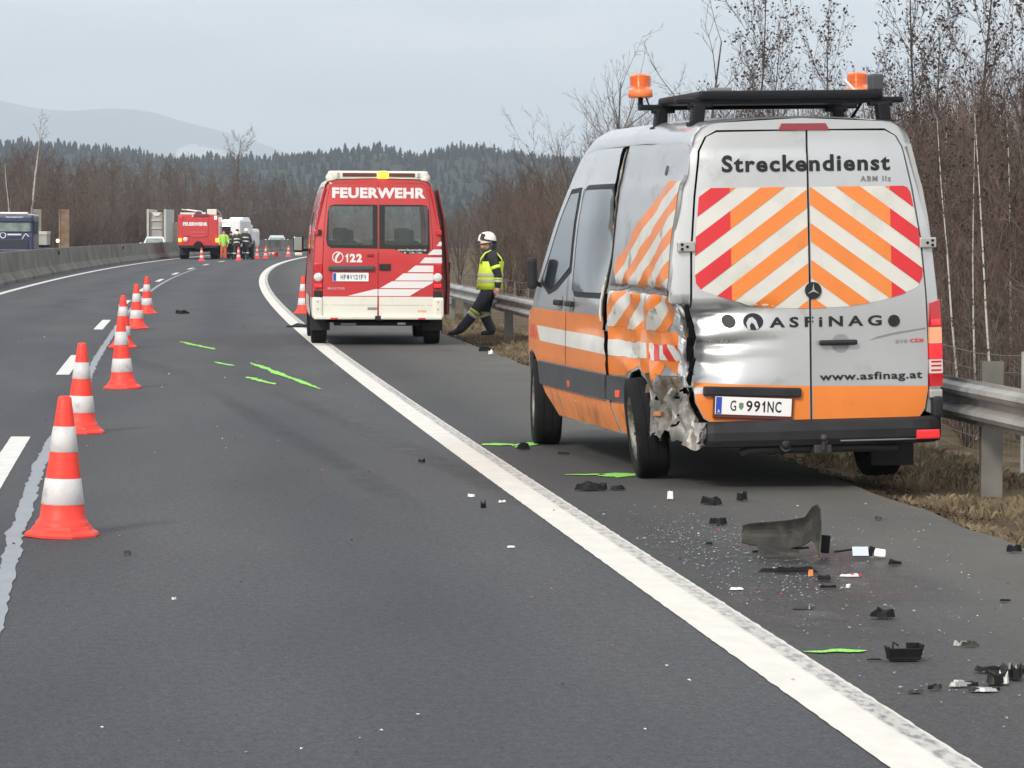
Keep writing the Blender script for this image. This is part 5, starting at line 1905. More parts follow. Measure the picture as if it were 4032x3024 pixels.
for s, poly in ((-1, LDr), (1, RDr)):
    hx0, hx1 = (zz(412, 0)[0], zz(776, 0)[0]) if s < 0 else (zz(880, 0)[0], zz(1236, 0)[0])
    hz0, hz1 = zz(0, 735)[1], zz(0, 413)[1]

    def ringed(pl):
        mid = clip(clip(pl, 0, 1, hz1), 0, -1, -hz0)
        return [clip(pl, 0, -1, -hz1), clip(pl, 0, 1, hz0), clip(mid, 1, 0, hx0), clip(mid, -1, 0, -hx1)]

    d = patch('rear_door', ringed(poly), rr_fn, M_fred, rv, .004, (.12, .12), .03)
    low = [zz(362, 1167), zz(818, 1167), zz(818, 1328), zz(362, 1328)] if s < 0 else [zz(832, 1167), zz(1286, 1167), zz(1286, 1328), zz(832, 1328)]
    patch('white_panel', [low], rr_fn, M_fwhite, d, .010, (.12, .1), .006)
    lo2 = [zz(365, 1235), zz(818, 1235), zz(818, 1239), zz(365, 1239)] if s < 0 else [zz(832, 1235), zz(1284, 1235), zz(1284, 1239), zz(832, 1239)]
    patch('groove_shade', [lo2], rr_fn, pm('groove_shade_grey', (.42, .42, .38), .5), d, .0115, (.2, .2))  # groove not modelled: its shade is a flat grey strip on the panel
    if s < 0:
        wf = [zz(405, 450), zz(425, 405), zz(470, 398), zz(818, 398), zz(818, 765), zz(430, 760), zz(400, 740), zz(390, 690)]
        gl = [zz(428, 450), zz(445, 420), zz(480, 413), zz(772, 413), zz(776, 440), zz(776, 700), zz(760, 735), zz(450, 733), zz(418, 720), zz(412, 680)]
    else:
        wf = [zz(832, 398), zz(1190, 398), zz(1232, 408), zz(1250, 450), zz(1258, 770), zz(1240, 805), zz(1050, 808), zz(960, 768), zz(832, 765)]
        gl = [zz(880, 430), zz(890, 413), zz(1180, 413), zz(1218, 425), zz(1230, 470), zz(1236, 700), zz(1225, 733), zz(910, 735), zz(884, 715)]
    patch('window_frame', ringed(wf), rr_fn, M_seal2, d, .008, (.12, .12), .004)
    w_ = patch('window', [rpoly(hx0 - .004, hx1 + .004, hz0 - .004, hz1 + .004, .03)], rr_fn, M_fglass, d, .012, (.12, .12), .004)
    if s < 0:
        text_on('lettering', 'FEUERWEHR', (zz(440, 0)[0], zz(1220, 0)[0], zz(0, 345)[1], zz(0, 256)[1]), rr_fn, M_fstripe, d, .008, bold=.050, spacing=1.08, uclip=(-2, -.004))
        cells_on('lettering', '122', (zz(545, 0)[0], zz(690, 0)[0], zz(0, 880)[1], zz(0, 808)[1]), rr_fn, M_fstripe, d, .008, bold=.055, gap=.12)
        c_ = zz(487, 838)
        ring = circle(c_[0], c_[1], .084, 24)
        rin = circle(c_[0], c_[1], .070, 24)
        patch('phone_emblem', [[ring[k], ring[(k + 1) % 24], rin[(k + 1) % 24], rin[k]] for k in range(24)], rr_fn, M_fstripe, d, .008, (.3, .3))
        patch('phone_emblem', [[zz(498, 800), zz(510, 808), zz(496, 822), zz(486, 836), zz(478, 856), zz(482, 872), zz(470, 878), zz(462, 858), zz(468, 832), zz(482, 810)]], rr_fn, M_fstripe, d, .008, (.3, .3))
        hb = zz(600, 928)
        MB().box((hb[0], rr_fn(*hb)[1] - .03, hb[1]), (.69, .05, .075), None, .02).build('plate_light_bar', M_strip, d)
        pb = zz(595, 1003)
        pp = MB().box((pb[0], rr_fn(*pb)[1] - .014, pb[1]), (.535, .012, .130), None, .005).build('number_plate', M_plate, d)
        pf = lambda u, v: (pb[0] + u, rr_fn(*pb)[1] - .0205, pb[1] + v)
        patch('plate_band', [rpoly(-.262, -.218, -.058, .058, .004)], pf, M_blue, pp, .001, (1, 1))
        cells_on('plate_letters', 'HF\u2022V121FV', (-.15, .235, -.036, .036), pf, pm('plate_ink_blue', (.10, .12, .22), .5), pp, .001, bold=.03, gap=.25)
        text_on('lettering', 'MASTER', (zz(405, 0)[0], zz(548, 0)[0], zz(0, 1108)[1], zz(0, 1088)[1]), rr_fn, M_zinc, d, .007, bold=.01, spacing=1.2)
        MB().box((zz(760, 820)[0], rr_fn(-.1, 1.35)[1] - .012, zz(0, 820)[1]), (.10, .02, .045), None, .008).build('door_badge', pm('dark_red_badge', (.25, .015, .02), .4), d)
        MB().box((zz(775, 1263)[0], rr_fn(-.08, .55)[1] - .014, zz(0, 1263)[1]), (.14, .02, .035), None, .006).build('door_pull', pm('grey_pull', (.25, .25, .25), .5), d)
    else:
        text_on('lettering', 'FEUERWEHR', (zz(440, 0)[0], zz(1220, 0)[0], zz(0, 345)[1], zz(0, 256)[1]), rr_fn, M_fstripe, d, .008, bold=.050, spacing=1.08, uclip=(.006, 2))
        lb = zz(880, 918)
        MB().box((lb[0], rr_fn(*lb)[1] - .016, lb[1]), (.17, .03, .095), None, .008).build('door_latch', M_seal2, d)
        text_on('lettering', 'Feuerwehr', (zz(1060, 0)[0], zz(1175, 0)[0], zz(0, 757)[1], zz(0, 738)[1]), rr_fn, pm('pale_print', (.5, .5, .5), .5), w_, .004, bold=.02)
        text_on('lettering', 'www.feuerwehr.at', (zz(985, 0)[0], zz(1228, 0)[0], zz(0, 784)[1], zz(0, 764)[1]), rr_fn, MATS['pale_print'], d, .0095, bold=.03)
        text_on('lettering', '122', (zz(1040, 0)[0], zz(1195, 0)[0], zz(0, 804)[1], zz(0, 792)[1]), rr_fn, MATS['pale_print'], d, .0095, bold=.02)
        text_on('lettering', 'toba', (zz(1155, 0)[0], zz(1228, 0)[0], zz(0, 1295)[1], zz(0, 1272)[1]), rr_fn, pm('orange_print', (.75, .32, .12), .5), d, .0125, bold=.02)
    for a, b in BANDS:
        ys = sorted({a, b} | {y for y, _ in EL if a < y < b} | {y for y, _ in ER if a < y < b})
        q = [zz(interp(y, EL), y) for y in ys] + [zz(interp(y, ER), y) for y in ys[::-1]]
        q = clip(q, 1, 0, -.004) if s < 0 else clip(q, -1, 0, -.006)
        if len(q) > 2:
            patch('white_stripe', [q], rr_fn, M_fstripe, d, .0075, (.12, .12))
# lamps
for s in (-1, 1):
    x = .895 * s
    yb = rr_fn(x, 1.0)[1]
    MB().box((x - .005 * s, yb - .012, 1.045), (.125, .05, .36), None, .012).build('tail_lamp', M_lred, rv)
    MB().lathe([(.001, .02), (.052, .018), (.066, .004), (.068, -.01)], 20, Matrix.Translation((x - .003 * s, yb - .04, 1.018)) @ Matrix.Rotation(R(90), 4, 'X')).build('reverse_lamp', pm('clear_lens', (.66, .62, .60), .15, coat=.8), rv)
    MB().box((x - .005 * s, yb - .04, .892), (.115, .015, .055), None, .006).build('brake_lamp', M_lbright, rv)
    MB().box((x, yb - .012, .776), (.120, .05, .09), None, .008).build('lamp_housing', M_bump, rv)
    MB().box((.915 * s, rr_fn(.9, 1.69)[1] - .02, 1.688), (.075, .06, .075), None, .012).build('side_marker', M_lred, rv)
    if s < 0:
        MB().box((-.875, rr_fn(.85, 1.69)[1] - .028, 1.688), (.04, .05, .085), None, .008).build('door_hinge', M_bump, rv)
    # bumper corners
    cb = MB().box((.905 * s, .035, .565), (.165, .14, .32), None, .045)
    co = cb.build('bumper_corner', M_fwhite, rv)
    for z in (.655, .545):
        MB().tube([(.90 * s, -.045, z), (.90 * s, -.030, z)], .012, 8).build('bumper_bolt', pm('bolt_grey', (.30, .30, .28), .5), co)
    MB().box((.655 * s, -.065, .403), (.11, .02, .028), None, .006).build('reflector', M_red, rv)
bs = MB()
bs.box((-.50, -.005, .418), (.92, .12, .055), None, .018)
bs.build('bumper_bar', M_fwhite, rv)
MB().box((.50, -.005, .418), (.92, .12, .055), None, .018).build('bumper_bar', M_fwhite, rv)
MB().box((.02, -.01, .41), (.10, .10, .07), None, .012).build('bumper_centre', M_bump, rv)
MB().box((0, .35, .335), (1.30, .30, .09), None, .02).build('chassis_beam', M_bump, rv)
MB().tube([(-.55, .10, .315), (-.32, .10, .315)], .022, 8).build('exhaust', pm('exhaust_grey', (.28, .27, .26), .5, metal=.4), rv)
MB().box((.36, .12, .325), (.12, .06, .035), None, .008).build('tow_plate', M_zinc, rv)
# light bar on the roof edge
lb = MB().box((0, .20, 2.545), (1.50, .26, .125), None, .04).build('light_bar', M_fwhite, rv)
for x0, x1 in ((-.53, -.02), (.16, .55)):
    MB().box(((x0 + x1) / 2, .066, 2.548), (x1 - x0, .02, .055), None, .006).build('lamp_slot', M_slot, lb)
MB().box((.073, .055, 2.548), (.15, .05, .110), None, .02).build('lit_lamp', M_lit, lb)
for s in (-1, 1):
    MB().ball((.70 * s, .15, 2.50), (.085, .09, .085)).build('bar_end', M_fwhite, lb)
    MB().box((.60 * s, .062, 2.548), (.035, .02, .07), None, .006).build('bar_clamp', M_zinc, lb)
for k, y in enumerate((1.2, 2.2, 3.0)):
    MB().box((0, y, 2.55), (1.3, .05, .04)).build('roof_bar', M_zinc, rv)
# mirror, open sliding door, wheels
mr = MB().box((-1.12, 4.15, 1.50), (.17, .13, .27), None, .04).build('wing_mirror', M_bump, rv)
MB().box((-1.125, 4.075, 1.50), (.13, .02, .22), None, .02).build('mirror_glass', pm('mirror_glass', (.30, .34, .31), .08, metal=.6), mr)
MB().box((-1.115, 4.12, 1.335), (.12, .10, .055), None, .02).build('mirror_lamp', M_fwhite, mr)
MB().tube([(-.93, 4.2, 1.40), (-1.06, 4.15, 1.40)], .025, 6).build('mirror_arm', M_bump, mr)
vs = []
secs = []
for y in (.55, .62, 1.78, 1.85):
    e = .0 if y in (.62, 1.78) else .02
    secs.append([Vector((interp(z, WR) + .095 + dx * (1 if dx > 0 else 1), y, z)) for dx, z in
                 [(-.03 + e, .45), (-.03 + e, .9), (-.03 + e, 1.4), (-.03 + e, 1.9), (-.03 + e, 2.33), (.035 - e, 2.33), (.035 - e, 1.9), (.035 - e, 1.4), (.035 - e, .9), (.035 - e, .45)]])
sd_ = MB().loft(secs).build('sliding_door', M_door, rv)
MB().box((1.085, .62, 1.16), (.07, .05, .16), None, .01).build('door_lock', M_bump, sd_)
MB().box((1.12, .60, .66), (.04, .06, .11), None, .01).build('door_roller', M_zinc, sd_)
for x, s in ((-.86, -1), (.86, 1)):
    wheel(rv, (x, 1.0, .335), .335, .235, s)
    wheel(rv, (x, 4.45, .335), .335, .225, s)
    MB().box((x * .99, .62, .36), (.30, .025, .30)).build('mud_flap', M_bump, rv)
# ------------------------------------------------------------------ traffic cones
M_cred = pm('cone_red', (0.90, 0.060, 0.040), 0.5, spec=.35, var=.05, vscale=5, dirt=(.50, .075, .055), dscale=7, dlow=.55, dhigh=.72)
M_cwhite = pm('cone_white_sleeve', (0.62, 0.61, 0.62), 0.4, var=.06, vscale=9, dirt=(.40, .39, .38), dscale=8, dlow=.52, dhigh=.70)
CONE = [(.175, .095), (.158, .16), (.145, .215)]
cn = thing('traffic_cone', 'cone', 'traffic cone', (0, 0, 0), 0, 'red and white traffic cones on the carriageway')


def crad(z):
    return .129 - (.129 - .036) * (z - .085) / (.765 - .085)


mb = MB()
mb.lathe([(.001, .760), (.024, .768), (.034, .762), (.037, .755)] + [(crad(z), z) for z in (.68, .60, .53, .46, .39, .315, .24, .17, .10)] + [(.140, .085), (.150, .07), (.155, .05)], 32)
mb.build('cone_body', M_cred, cn)
mb = MB()
mb.lathe([(.15, .060), (.168, .055), (.178, .038), (.205, .024), (.214, .012), (.213, 0.0), (.12, 0.0)], 8, Matrix.Rotation(R(22.5), 4, 'Z'), smooth=False)
mb.build('cone_foot', M_cred, cn)
for a, b in ((.175, .318), (.462, .602)):
    mb = MB()
    mb.lathe([(crad(a) + .0005, a), (crad(a) + .004, a + .004), (crad(b) + .004, b - .004), (crad(b) + .0005, b)], 32)
    mb.build('reflective_sleeve', M_cwhite, cn)
CS = [(-2.50, 18.60, 'nearest and largest cone, at the lower left of the road'), (-3.62, 28.10, 'second nearest cone, partly hidden by the nearest one'),
      (-4.20, 36.1, 'third cone, standing a little right of the row behind the second one'), (-5.66, 48.7, 'fourth cone, half hidden behind the third one'),
      (-6.50, 58.0, 'fifth cone, right of the fourth and next to last of the near row'), (-7.50, 68.8, 'sixth and smallest cone of the near row, furthest right in it'),
      (-4.33, 69.4, 'cone half hidden behind the left side of the red fire van'),
      (-17.42, 188.0, 'far cone behind the rear of the red fire engine'), (-15.85, 194.0, 'far cone in front of the group of firefighters'),
      (-15.66, 205.5, 'far cone just right of the group of firefighters'), (-15.36, 208.5, 'far cone close beside the one right of the firefighters'),
      (-15.30, 217.5, 'far cone lying tipped over on its side'), (-14.98, 224.0, 'furthest cone, just left of the red van mirror')]
for k, (x, y, lab) in enumerate(CS):
    c = cn if k == 0 else copy_tree(cn)
    c.location = (x, y, .001)
    c.rotation_euler = (R(1.3 * math.sin(k * 2.1)), R(1.2 * math.cos(k * 1.3)), k * .77)
    c.scale = (1 + .02 * math.sin(k * 5), 1 + .02 * math.sin(k * 5), 1 + .015 * math.cos(k * 3))
    if 'tipped' in lab:
        c.rotation_euler = (0, R(84), R(150))
        c.location.z = .20
    c['label'] = lab

# ------------------------------------------------------------------ debris
M_bpl = pm('broken_black_plastic', (0.009, 0.009, 0.011), 0.6, spec=.2, var=.4, vscale=20)
M_gpl = pm('dusty_grey_plastic', (0.036, 0.036, 0.032), 0.6, spec=.25, var=.3, vscale=12, dirt=(.10, .092, .072), dscale=7, dlow=.5, dhigh=.7)
M_chr = pm('mirror_reflector', (0.80, 0.84, 0.90), 0.12, metal=.85)
M_wch = pm('white_plastic_chip', (0.78, 0.78, 0.76), 0.35)
M_shard = pm('glass_shard', (0.19, 0.24, 0.235), 0.08, spec=.9, coat=.5)
M_lamps = pm('orange_lens_shard', (0.9, 0.30, 0.08), 0.2)
dg = random.Random(21)


def shard(name, x, y, w, d, h, mat, label, rz=0.0, seed=0, cat='debris', n=9, thin=.35, parts=1, group=None):
    """a broken lump: a ragged outline given thickness, its rim bent up and down"""
    g = random.Random(seed)
    o = thing(name, label, cat, (x, y, .006), rz, group)
    for q in range(parts):
        mb = MB()
        ang = sorted(g.random() * 6.28 for _ in range(n))
        ox, oy = (0, 0) if q == 0 else (g.uniform(-.4, .4) * w, g.uniform(-.3, .3) * d)
        sw = 1.0 if q == 0 else g.uniform(.35, .6)
        low, top = [], []
        for a in ang:
            k = g.uniform(.72, 1.05) * sw
            px_, py_ = ox + math.cos(a) * w / 2 * k, oy + math.sin(a) * d / 2 * k
            zb = g.uniform(0, h * .12)
            low.append(Vector((px_, py_, zb)))
            top.append(Vector((px_ * .86 + ox * .14, py_ * .86 + oy * .14, zb + h * g.uniform(thin, 1.0))))
        m_ = len(low)
        ct = Vector((ox, oy, h * g.uniform(.3, .8) * sw))
        vs = low + top + [ct]
        fs = [(i, (i + 1) % m_, m_ + (i + 1) % m_, m_ + i) for i in range(m_)] + [(m_ + i, m_ + (i + 1) % m_, 2 * m_) for i in range(m_)]
        mb.add(vs, fs)
        mb.build('broken_piece', mat[q % len(mat)] if isinstance(mat, list) else mat, o)
    return o


# the large torn bumper corner
bp = thing('bumper_fragment', 'large torn grey bumper corner lying on the hard shoulder', 'debris', (1.45, 17.55, .005), R(4))
PTH = [(-.235, .06), (-.19, .055), (-.10, .035), (0.0, .02), (.085, .012), (.128, -.002), (.148, -.040), (.155, -.10), (.148, -.155)]
TOPZ = [.160, .172, .180, .19, .205, .262, .275, .255, .20]
BOTZ = [.07, .055, .052, .035, .055, .085, .06, .01, .02]
vs, fs = [], []
for i, (x, y) in enumerate(PTH):
    for j in range(7):
        t = j / 6
        z = BOTZ[i] + (TOPZ[i] - BOTZ[i]) * t
        b = .028 * math.sin(t * math.pi) + (.045 * t if i > 3 else .03 * t)
        vs.append((x + b * .3, y + b, z))
for i in range(len(PTH) - 1):
    for j in range(6):
        a = i * 7 + j
        fs.append((a, a + 1, a + 8, a + 7))
bo = MB().add(vs, fs, False).build('bumper_shell', M_gpl, bp)
sm_ = bo.modifiers.new('thickness', 'SOLIDIFY')
sm_.thickness = .007
MB().box((-.03, .03, .035), (.30, .012, .012), Matrix.Rotation(R(-4), 3, 'Y')).build('bumper_lip', M_bpl, bp)
MB().box((.205, .02, .065), (.045, .03, .095), Matrix.Rotation(R(5), 3, 'Y'), .004).build('bumper_bracket', M_bpl, bp)
vs, fs = [], []
for i in range(6):
    for j in range(4):
        vs.append((-.16 + .044 * i, .0 - .02 * j + .01 * nz3(i, j), .012 + .060 * (1 - j / 3) * (1 - .6 * i / 5) + .008 * nz3(i * .7, j * .9, 3)))
for i in range(5):
    for j in range(3):
        a = i * 4 + j
        fs.append((a, a + 1, a + 5, a + 4))
MB().add(vs, fs).build('bumper_flap', M_gpl, bp)
# the bright broken mirror beside it
mf = thing('mirror_fragment', 'bright white and chrome broken mirror piece right of the bumper corner', 'debris', (1.87, 17.47, .004), R(2))
MB().box((-.045, 0, .036), (.085, .018, .058), Matrix.Rotation(R(-38), 3, 'X'), .004).build('mirror_glass', M_chr, mf)
MB().box((.058, 0, .030), (.060, .02, .048), Matrix.Rotation(R(-35), 3, 'X') @ Matrix.Rotation(R(8), 3, 'Y'), .010).build('mirror_cap', M_wch, mf)
MB().box((.012, .012, .04), (.03, .02, .05), Matrix.Rotation(R(25), 3, 'Y'), .004).build('mirror_joint', M_bpl, mf)
MB().tube([(-.18, .02, .035), (-.10, .02, .045), (-.02, .025, .06)], .006, 6).build('mirror_rod', M_bpl, mf)
DB = [
    ('plastic_fragment', .51, 22.05, .20, .12, .06, M_bpl, 'flat black plastic piece just below the green mark at the rear wheel', .1, 1, 2),
    ('plastic_fragment', .69, 22.10, .13, .08, .03, M_bpl, 'small black splinters right of the piece below the green wheel mark', .2, 2, 2),
    ('plastic_chip', 1.01, 21.30, .055, .05, .055, M_wch, 'single bright white chip behind the van', .3, 3, 1),
    ('plastic_fragment', 1.25, 20.95, .16, .10, .05, M_bpl, 'black fragment behind the van, right of the bright white chip', .0, 4, 2),
    ('plastic_fragment', 1.46, 21.25, .09, .08, .07, M_bpl, 'black upright sliver under the middle of the van tail', .8, 5, 1),
    ('plastic_fragment', 1.205, 19.48, .11, .08, .045, M_bpl, 'dark lump to the left of the bumper corner', .1, 6, 1),
    ('trim_strip', 1.40, 16.72, .34, .04, .03, M_bpl, 'long black trim strip in front of the bumper corner', .05, 7, 3),
    ('lens_shard', 1.48, 16.55, .04, .035, .035, M_lamps, 'small orange lens shard on the long black trim strip', .0, 8, 1),
    ('plastic_fragment', 1.535, 16.36, .07, .06, .03, M_bpl, 'black piece just right of the small orange lens shard', .2, 9, 1),
    ('trim_strip', 1.69, 16.55, .14, .03, .014, [M_wch, M_red], 'thin white and red strip right of the orange shard', .15, 10, 2),
    ('plastic_fragment', 1.97, 17.15, .085, .05, .028, M_bpl, 'black wedge under the bright mirror piece', .3, 11, 1),
    ('plastic_fragment', 1.64, 14.76, .13, .07, .05, M_bpl, 'boat-shaped black piece in the lower right debris', -.05, 12, 2),
    ('trim_strip', 1.89, 13.76, .17, .025, .022, [M_gpl, M_zinc], 'grey metal strip right of the hollow black box', .02, 13, 3),
    ('trim_strip', 1.44, 13.28, .09, .012, .008, M_bpl, 'thin black stick left of the hollow black box', .04, 14, 1),
    ('broken_clip', 1.58, 12.44, .06, .04, .02, [M_gpl, M_bpl], 'leftmost pale scrap of the litter pile at the lower right edge', .2, 15, 2),
    ('broken_clip', 1.70, 12.52, .11, .05, .024, [M_zinc, M_bpl], 'grey and black crushed piece in the middle of the lower right litter', .0, 16, 3),
    ('broken_clip', 1.83, 12.60, .10, .08, .05, [M_bpl, M_wch, M_gpl], 'tallest black piece of the lower right litter', .4, 17, 3),
    ('broken_clip', 1.93, 12.75, .13, .10, .06, [M_gpl, M_zinc, M_bpl], 'pale folded piece of the lower right litter, at the edge', -.3, 18, 3),
    ('broken_clip', 1.50, 12.36, .07, .05, .012, [M_gpl, M_zinc], 'flat pale flake at the near left end of the lower right litter', .5, 41, 2),
    ('broken_clip', 1.76, 12.40, .12, .06, .014, [M_zinc, M_gpl, M_bpl], 'flat grey shred in front of the tallest litter piece', .1, 42, 3),
    ('broken_clip', 1.86, 12.95, .12, .07, .022, [M_bpl, M_gpl, M_zinc], 'flat black shred behind the tallest litter piece', .2, 43, 3),
    ('broken_clip', 2.02, 12.95, .14, .08, .030, [M_gpl, M_bpl, M_gpl], 'grey shred furthest right in the lower right litter, cut by the edge', .1, 44, 3),
    ('plastic_fragment', 1.33, 18.9, .06, .05, .03, M_bpl, 'small dark lump just behind the bumper corner', .4, 45, 1),
    ('plastic_fragment', 1.08, 18.2, .05, .03, .015, M_bpl, 'thin dark splinter in the glass left of the bumper corner', .4, 46, 1),
    ('plastic_fragment', 1.52, 16.0, .10, .03, .014, M_bpl, 'short dark strip below the long black trim strip', .1, 47, 1),
    ('plastic_fragment', 2.69, 17.87, .085, .05, .045, M_bpl, 'black piece on the shoulder at the right picture edge', .1, 19, 2),
    ('plastic_fragment', 2.18, 19.86, .07, .05, .02, M_gpl, 'dull flat scrap on the shoulder between van and grass', .1, 20, 1),
    ('plastic_fragment', 2.28, 15.45, .07, .03, .012, M_bpl, 'thin black sliver far right of the boat-shaped piece', .1, 22, 1),
    ('plastic_fragment', -.39, 47.7, .20, .12, .08, M_bpl, 'black lump on the asphalt edge below the leaning firefighter', .1, 23, 1),
    ('plastic_chip', -.31, 46.6, .10, .08, .06, M_wch, 'white scrap in the dead grass right of the black lump', .1, 24, 1),
    ('trim_strip', -2.01, 17.48, .055, .035, .022, [M_gpl, M_zinc], 'small grey block on the lane right of the nearest cone', .0, 25, 1),
    ('plastic_chip', -1.55, 15.35, .024, .022, .012, M_wch, 'pale chip alone on the empty lane below the nearest cone', .0, 26, 1),
    ('plastic_chip', -.26, 21.42, .055, .05, .02, M_wch, 'white chip left of the edge line, level with the van tail', .2, 27, 2),
    ('plastic_fragment', -.17, 20.54, .05, .05, .05, M_bpl, 'small black piece left of the edge line', .2, 28, 1),
    ('plastic_chip', .0, 17.98, .05, .03, .012, M_wch, 'flat white chip left of the edge line, nearer than the black piece', .2, 29, 1),
    ('plastic_chip', -.06, 21.0, .06, .05, .014, M_wch, 'flat pale chip touching the left side of the edge line', .5, 30, 1),
    ('plastic_fragment', -6.75, 68.4, .36, .2, .08, M_bpl, 'dark fragment far ahead in the right lane, beside the furthest near cone', .1, 31, 2),
    ('plastic_fragment', -3.72, 59.2, .55, .22, .07, M_bpl, 'black scrap lying on the edge line beside the red van wheel', .05, 32, 1),
    ('plastic_fragment', .09, 26.2, .13, .09, .05, M_bpl, 'black piece beside the front wheel mark of the damaged van', .1, 33, 1),
    ('plastic_fragment', .40, 25.6, .12, .06, .02, M_bpl, 'thin dark piece between the two left wheels of the damaged van', .1, 34, 1),
    ('plastic_fragment', -.66, 24.6, .06, .06, .03, M_bpl, 'small black crumb left of the edge line, level with the front wheel', .1, 35, 1),
    ('paint_flake', 1.31, 15.12, .12, .07, .010, [M_gpl, M_wch], 'flat pale flake below the trim strip', .3, 36, 3),
    ('paint_flake', 1.08, 15.92, .09, .06, .010, [M_wch, M_gpl], 'flat pale flake nearest the edge line below the trim strip', .3, 37, 2),
    ('plastic_fragment', 1.62, 16.02, .035, .03, .020, M_wch, 'small white crumb in the glass below the mirror piece', .3, 38, 1),
]
for nm, x, y, w_, d_, h_, mt, lab, rz, sd, pt in DB:
    shard(nm, x, y, w_, d_, h_, mt, lab, rz, sd, parts=pt)
# the hollow black box
hb = thing('plastic_box', 'hollow open black plastic box at the lower right', 'debris', (1.565, 13.30, .004), R(6))
MB().box((0, .0, .012), (.125, .075, .016), None, .004).build('box_floor', M_bpl, hb)
MB().box((0, -.036, .030), (.130, .008, .046), Matrix.Rotation(R(12), 3, 'X'), .003).build('box_wall', M_bpl, hb)
MB().box((.045, .030, .042), (.055, .010, .05), Matrix.Rotation(R(-8), 3, 'X'), .003).build('box_wall', M_bpl, hb)
MB().box((-.062, .0, .036), (.010, .07, .045), Matrix.Rotation(R(-14), 3, 'Y'), .003).build('box_wall', M_bpl, hb)
MB().box((.066, .0, .040), (.012, .07, .055), Matrix.Rotation(R(16), 3, 'Y'), .003).build('box_wall', M_bpl, hb)
MB().tube([(-.04, .02, .04), (-.035, .025, .07), (-.015, .02, .055)], .005, 5).build('box_clip', M_bpl, hb)
# splintered glass: uncountable
vs, fs, mi = [], [], []
for _ in range(1900):
    if dg.random() < .55:
        x, y = (dg.gauss(1.28, .30), dg.gauss(17.0, 1.1)) if dg.random() < .6 else (dg.gauss(.95, .16), dg.gauss(18.6, .7))
    else:
        x, y = dg.uniform(.5, 2.5), dg.uniform(11.2, 21)
    if x < RL(y) + .22 or x > RL(y) + 2.3:
        continue
    s = dg.uniform(.0025, .0065) * (1.9 if dg.random() < .07 else 1)
    a = dg.random() * 6.28
    k = len(vs)
    z = .005
    for q in range(4):
        an = a + q * 1.57 + dg.uniform(-.4, .4)
        vs.append((x + math.cos(an) * s, y + math.sin(an) * s * 1.3, z + dg.uniform(0, s * .9)))
    vs.append((x, y, z + s * .9))
    fs += [(k, k + 1, k + 4), (k + 1, k + 2, k + 4), (k + 2, k + 3, k + 4), (k + 3, k, k + 4)]
    r_ = dg.random()
    mi += [0 if r_ < .66 else (1 if r_ < .69 else (2 if r_ < .71 else 3))] * 4
for _ in range(200):
    y = 10.8 + 50 * dg.random() ** 2
    x = RL(y) + dg.uniform(-5, .0)
    s = dg.uniform(.003, .008) * (1 + y / 60)
    a = dg.random() * 6.28
    k = len(vs)
    for q in range(4):
        an = a + q * 1.57 + dg.uniform(-.4, .4)
        vs.append((x + math.cos(an) * s, y + math.sin(an) * s * 1.5, .005 + dg.uniform(0, s)))
    fs += [(k, k + 1, k + 2, k + 3)]
    mi += [1 if dg.random() < .3 else (3 if dg.random() < .8 else 2)]
me = bpy.data.meshes.new('glass_splinters')
me.from_pydata(vs, [], fs)
for m_ in (M_shard, M_wch, M_red, M_gpl):
    me.materials.append(m_)
me.polygons.foreach_set('material_index', mi)
tag(obj('glass_splinters', me), 'scattered glass splinters and crumbs on the hard shoulder', kind='stuff')
# ------------------------------------------------------------------ people
M_skin = pm('skin', (0.52, 0.30, 0.22), 0.5, var=.08, vscale=20)
M_navy = pm('navy_turnout_cloth', (0.022, 0.026, 0.034), 0.85, var=.3, vscale=18, bump=.3, bscale=45)
M_navyl = pm('slate_trouser_cloth', (0.040, 0.050, 0.066), 0.85, var=.3, vscale=14, bump=.3, bscale=40)
M_hivis = pm('hi_vis_yellow', (0.72, 1.0, 0.07), 0.6, var=.08, vscale=14)
M_hivis2 = pm('hi_vis_band_silver', (0.62, 0.66, 0.52), 0.35, var=.08, vscale=20)
M_ylw = pm('lime_trim', (0.52, 0.62, 0.12), 0.6)
M_helm = pm('helmet_cream', (0.80, 0.78, 0.70), 0.3, coat=.5)
M_boot = pm('boot_leather', (0.035, 0.042, 0.050), 0.55)
M_hivisg = pm('hi_vis_green_far', (0.36, 0.62, 0.10), 0.7)
M_greyblue = pm('grey_blue_jacket', (0.36, 0.39, 0.46), 0.8)
M_maroon = pm('maroon_cloth', (0.10, 0.020, 0.025), 0.8)
M_orgt = pm('orange_trousers', (0.55, 0.10, 0.04), 0.8)


def skin_mesh(name, chains, voxel, mat, smooth=6, flat=None):
    """rounded limbs merged into one continuous surface; a chain is (points, radii); radii may be (across, along) pairs"""
    mb = MB()
    for pts, rad in chains:
        pts = [Vector(p) for p in pts]
        P2, R2 = [], []
        for i in range(len(pts) - 1):
            ra, rb = rad[i], rad[i + 1]
            for k in range(4):
                t = k / 4
                P2.append(pts[i].lerp(pts[i + 1], t))
                R2.append(ra + (rb - ra) * t)
        P2.append(pts[-1])
        R2.append(rad[-1])
        mb.tube(P2, R2, 12)
        for p, r in ((pts[0], rad[0]), (pts[-1], rad[-1])):
            mb.ball(p, r * .985, 12, 8)
    o = mb.build(name + '_temp', mat)
    md = o.modifiers.new('remesh', 'REMESH')
    md.mode = 'VOXEL'
    md.voxel_size = voxel
    s = o.modifiers.new('smooth', 'SMOOTH')
    s.factor = .5
    s.iterations = smooth
    dg_ = bpy.context.evaluated_depsgraph_get()
    me = bpy.data.meshes.new_from_object(o.evaluated_get(dg_))
    me.name = name
    old = o.data
    bpy.data.objects.remove(o)
    bpy.data.meshes.remove(old)
    for p in me.polygons:
        p.use_smooth = True
    me.materials.clear()
    me.materials.append(mat)
    return me


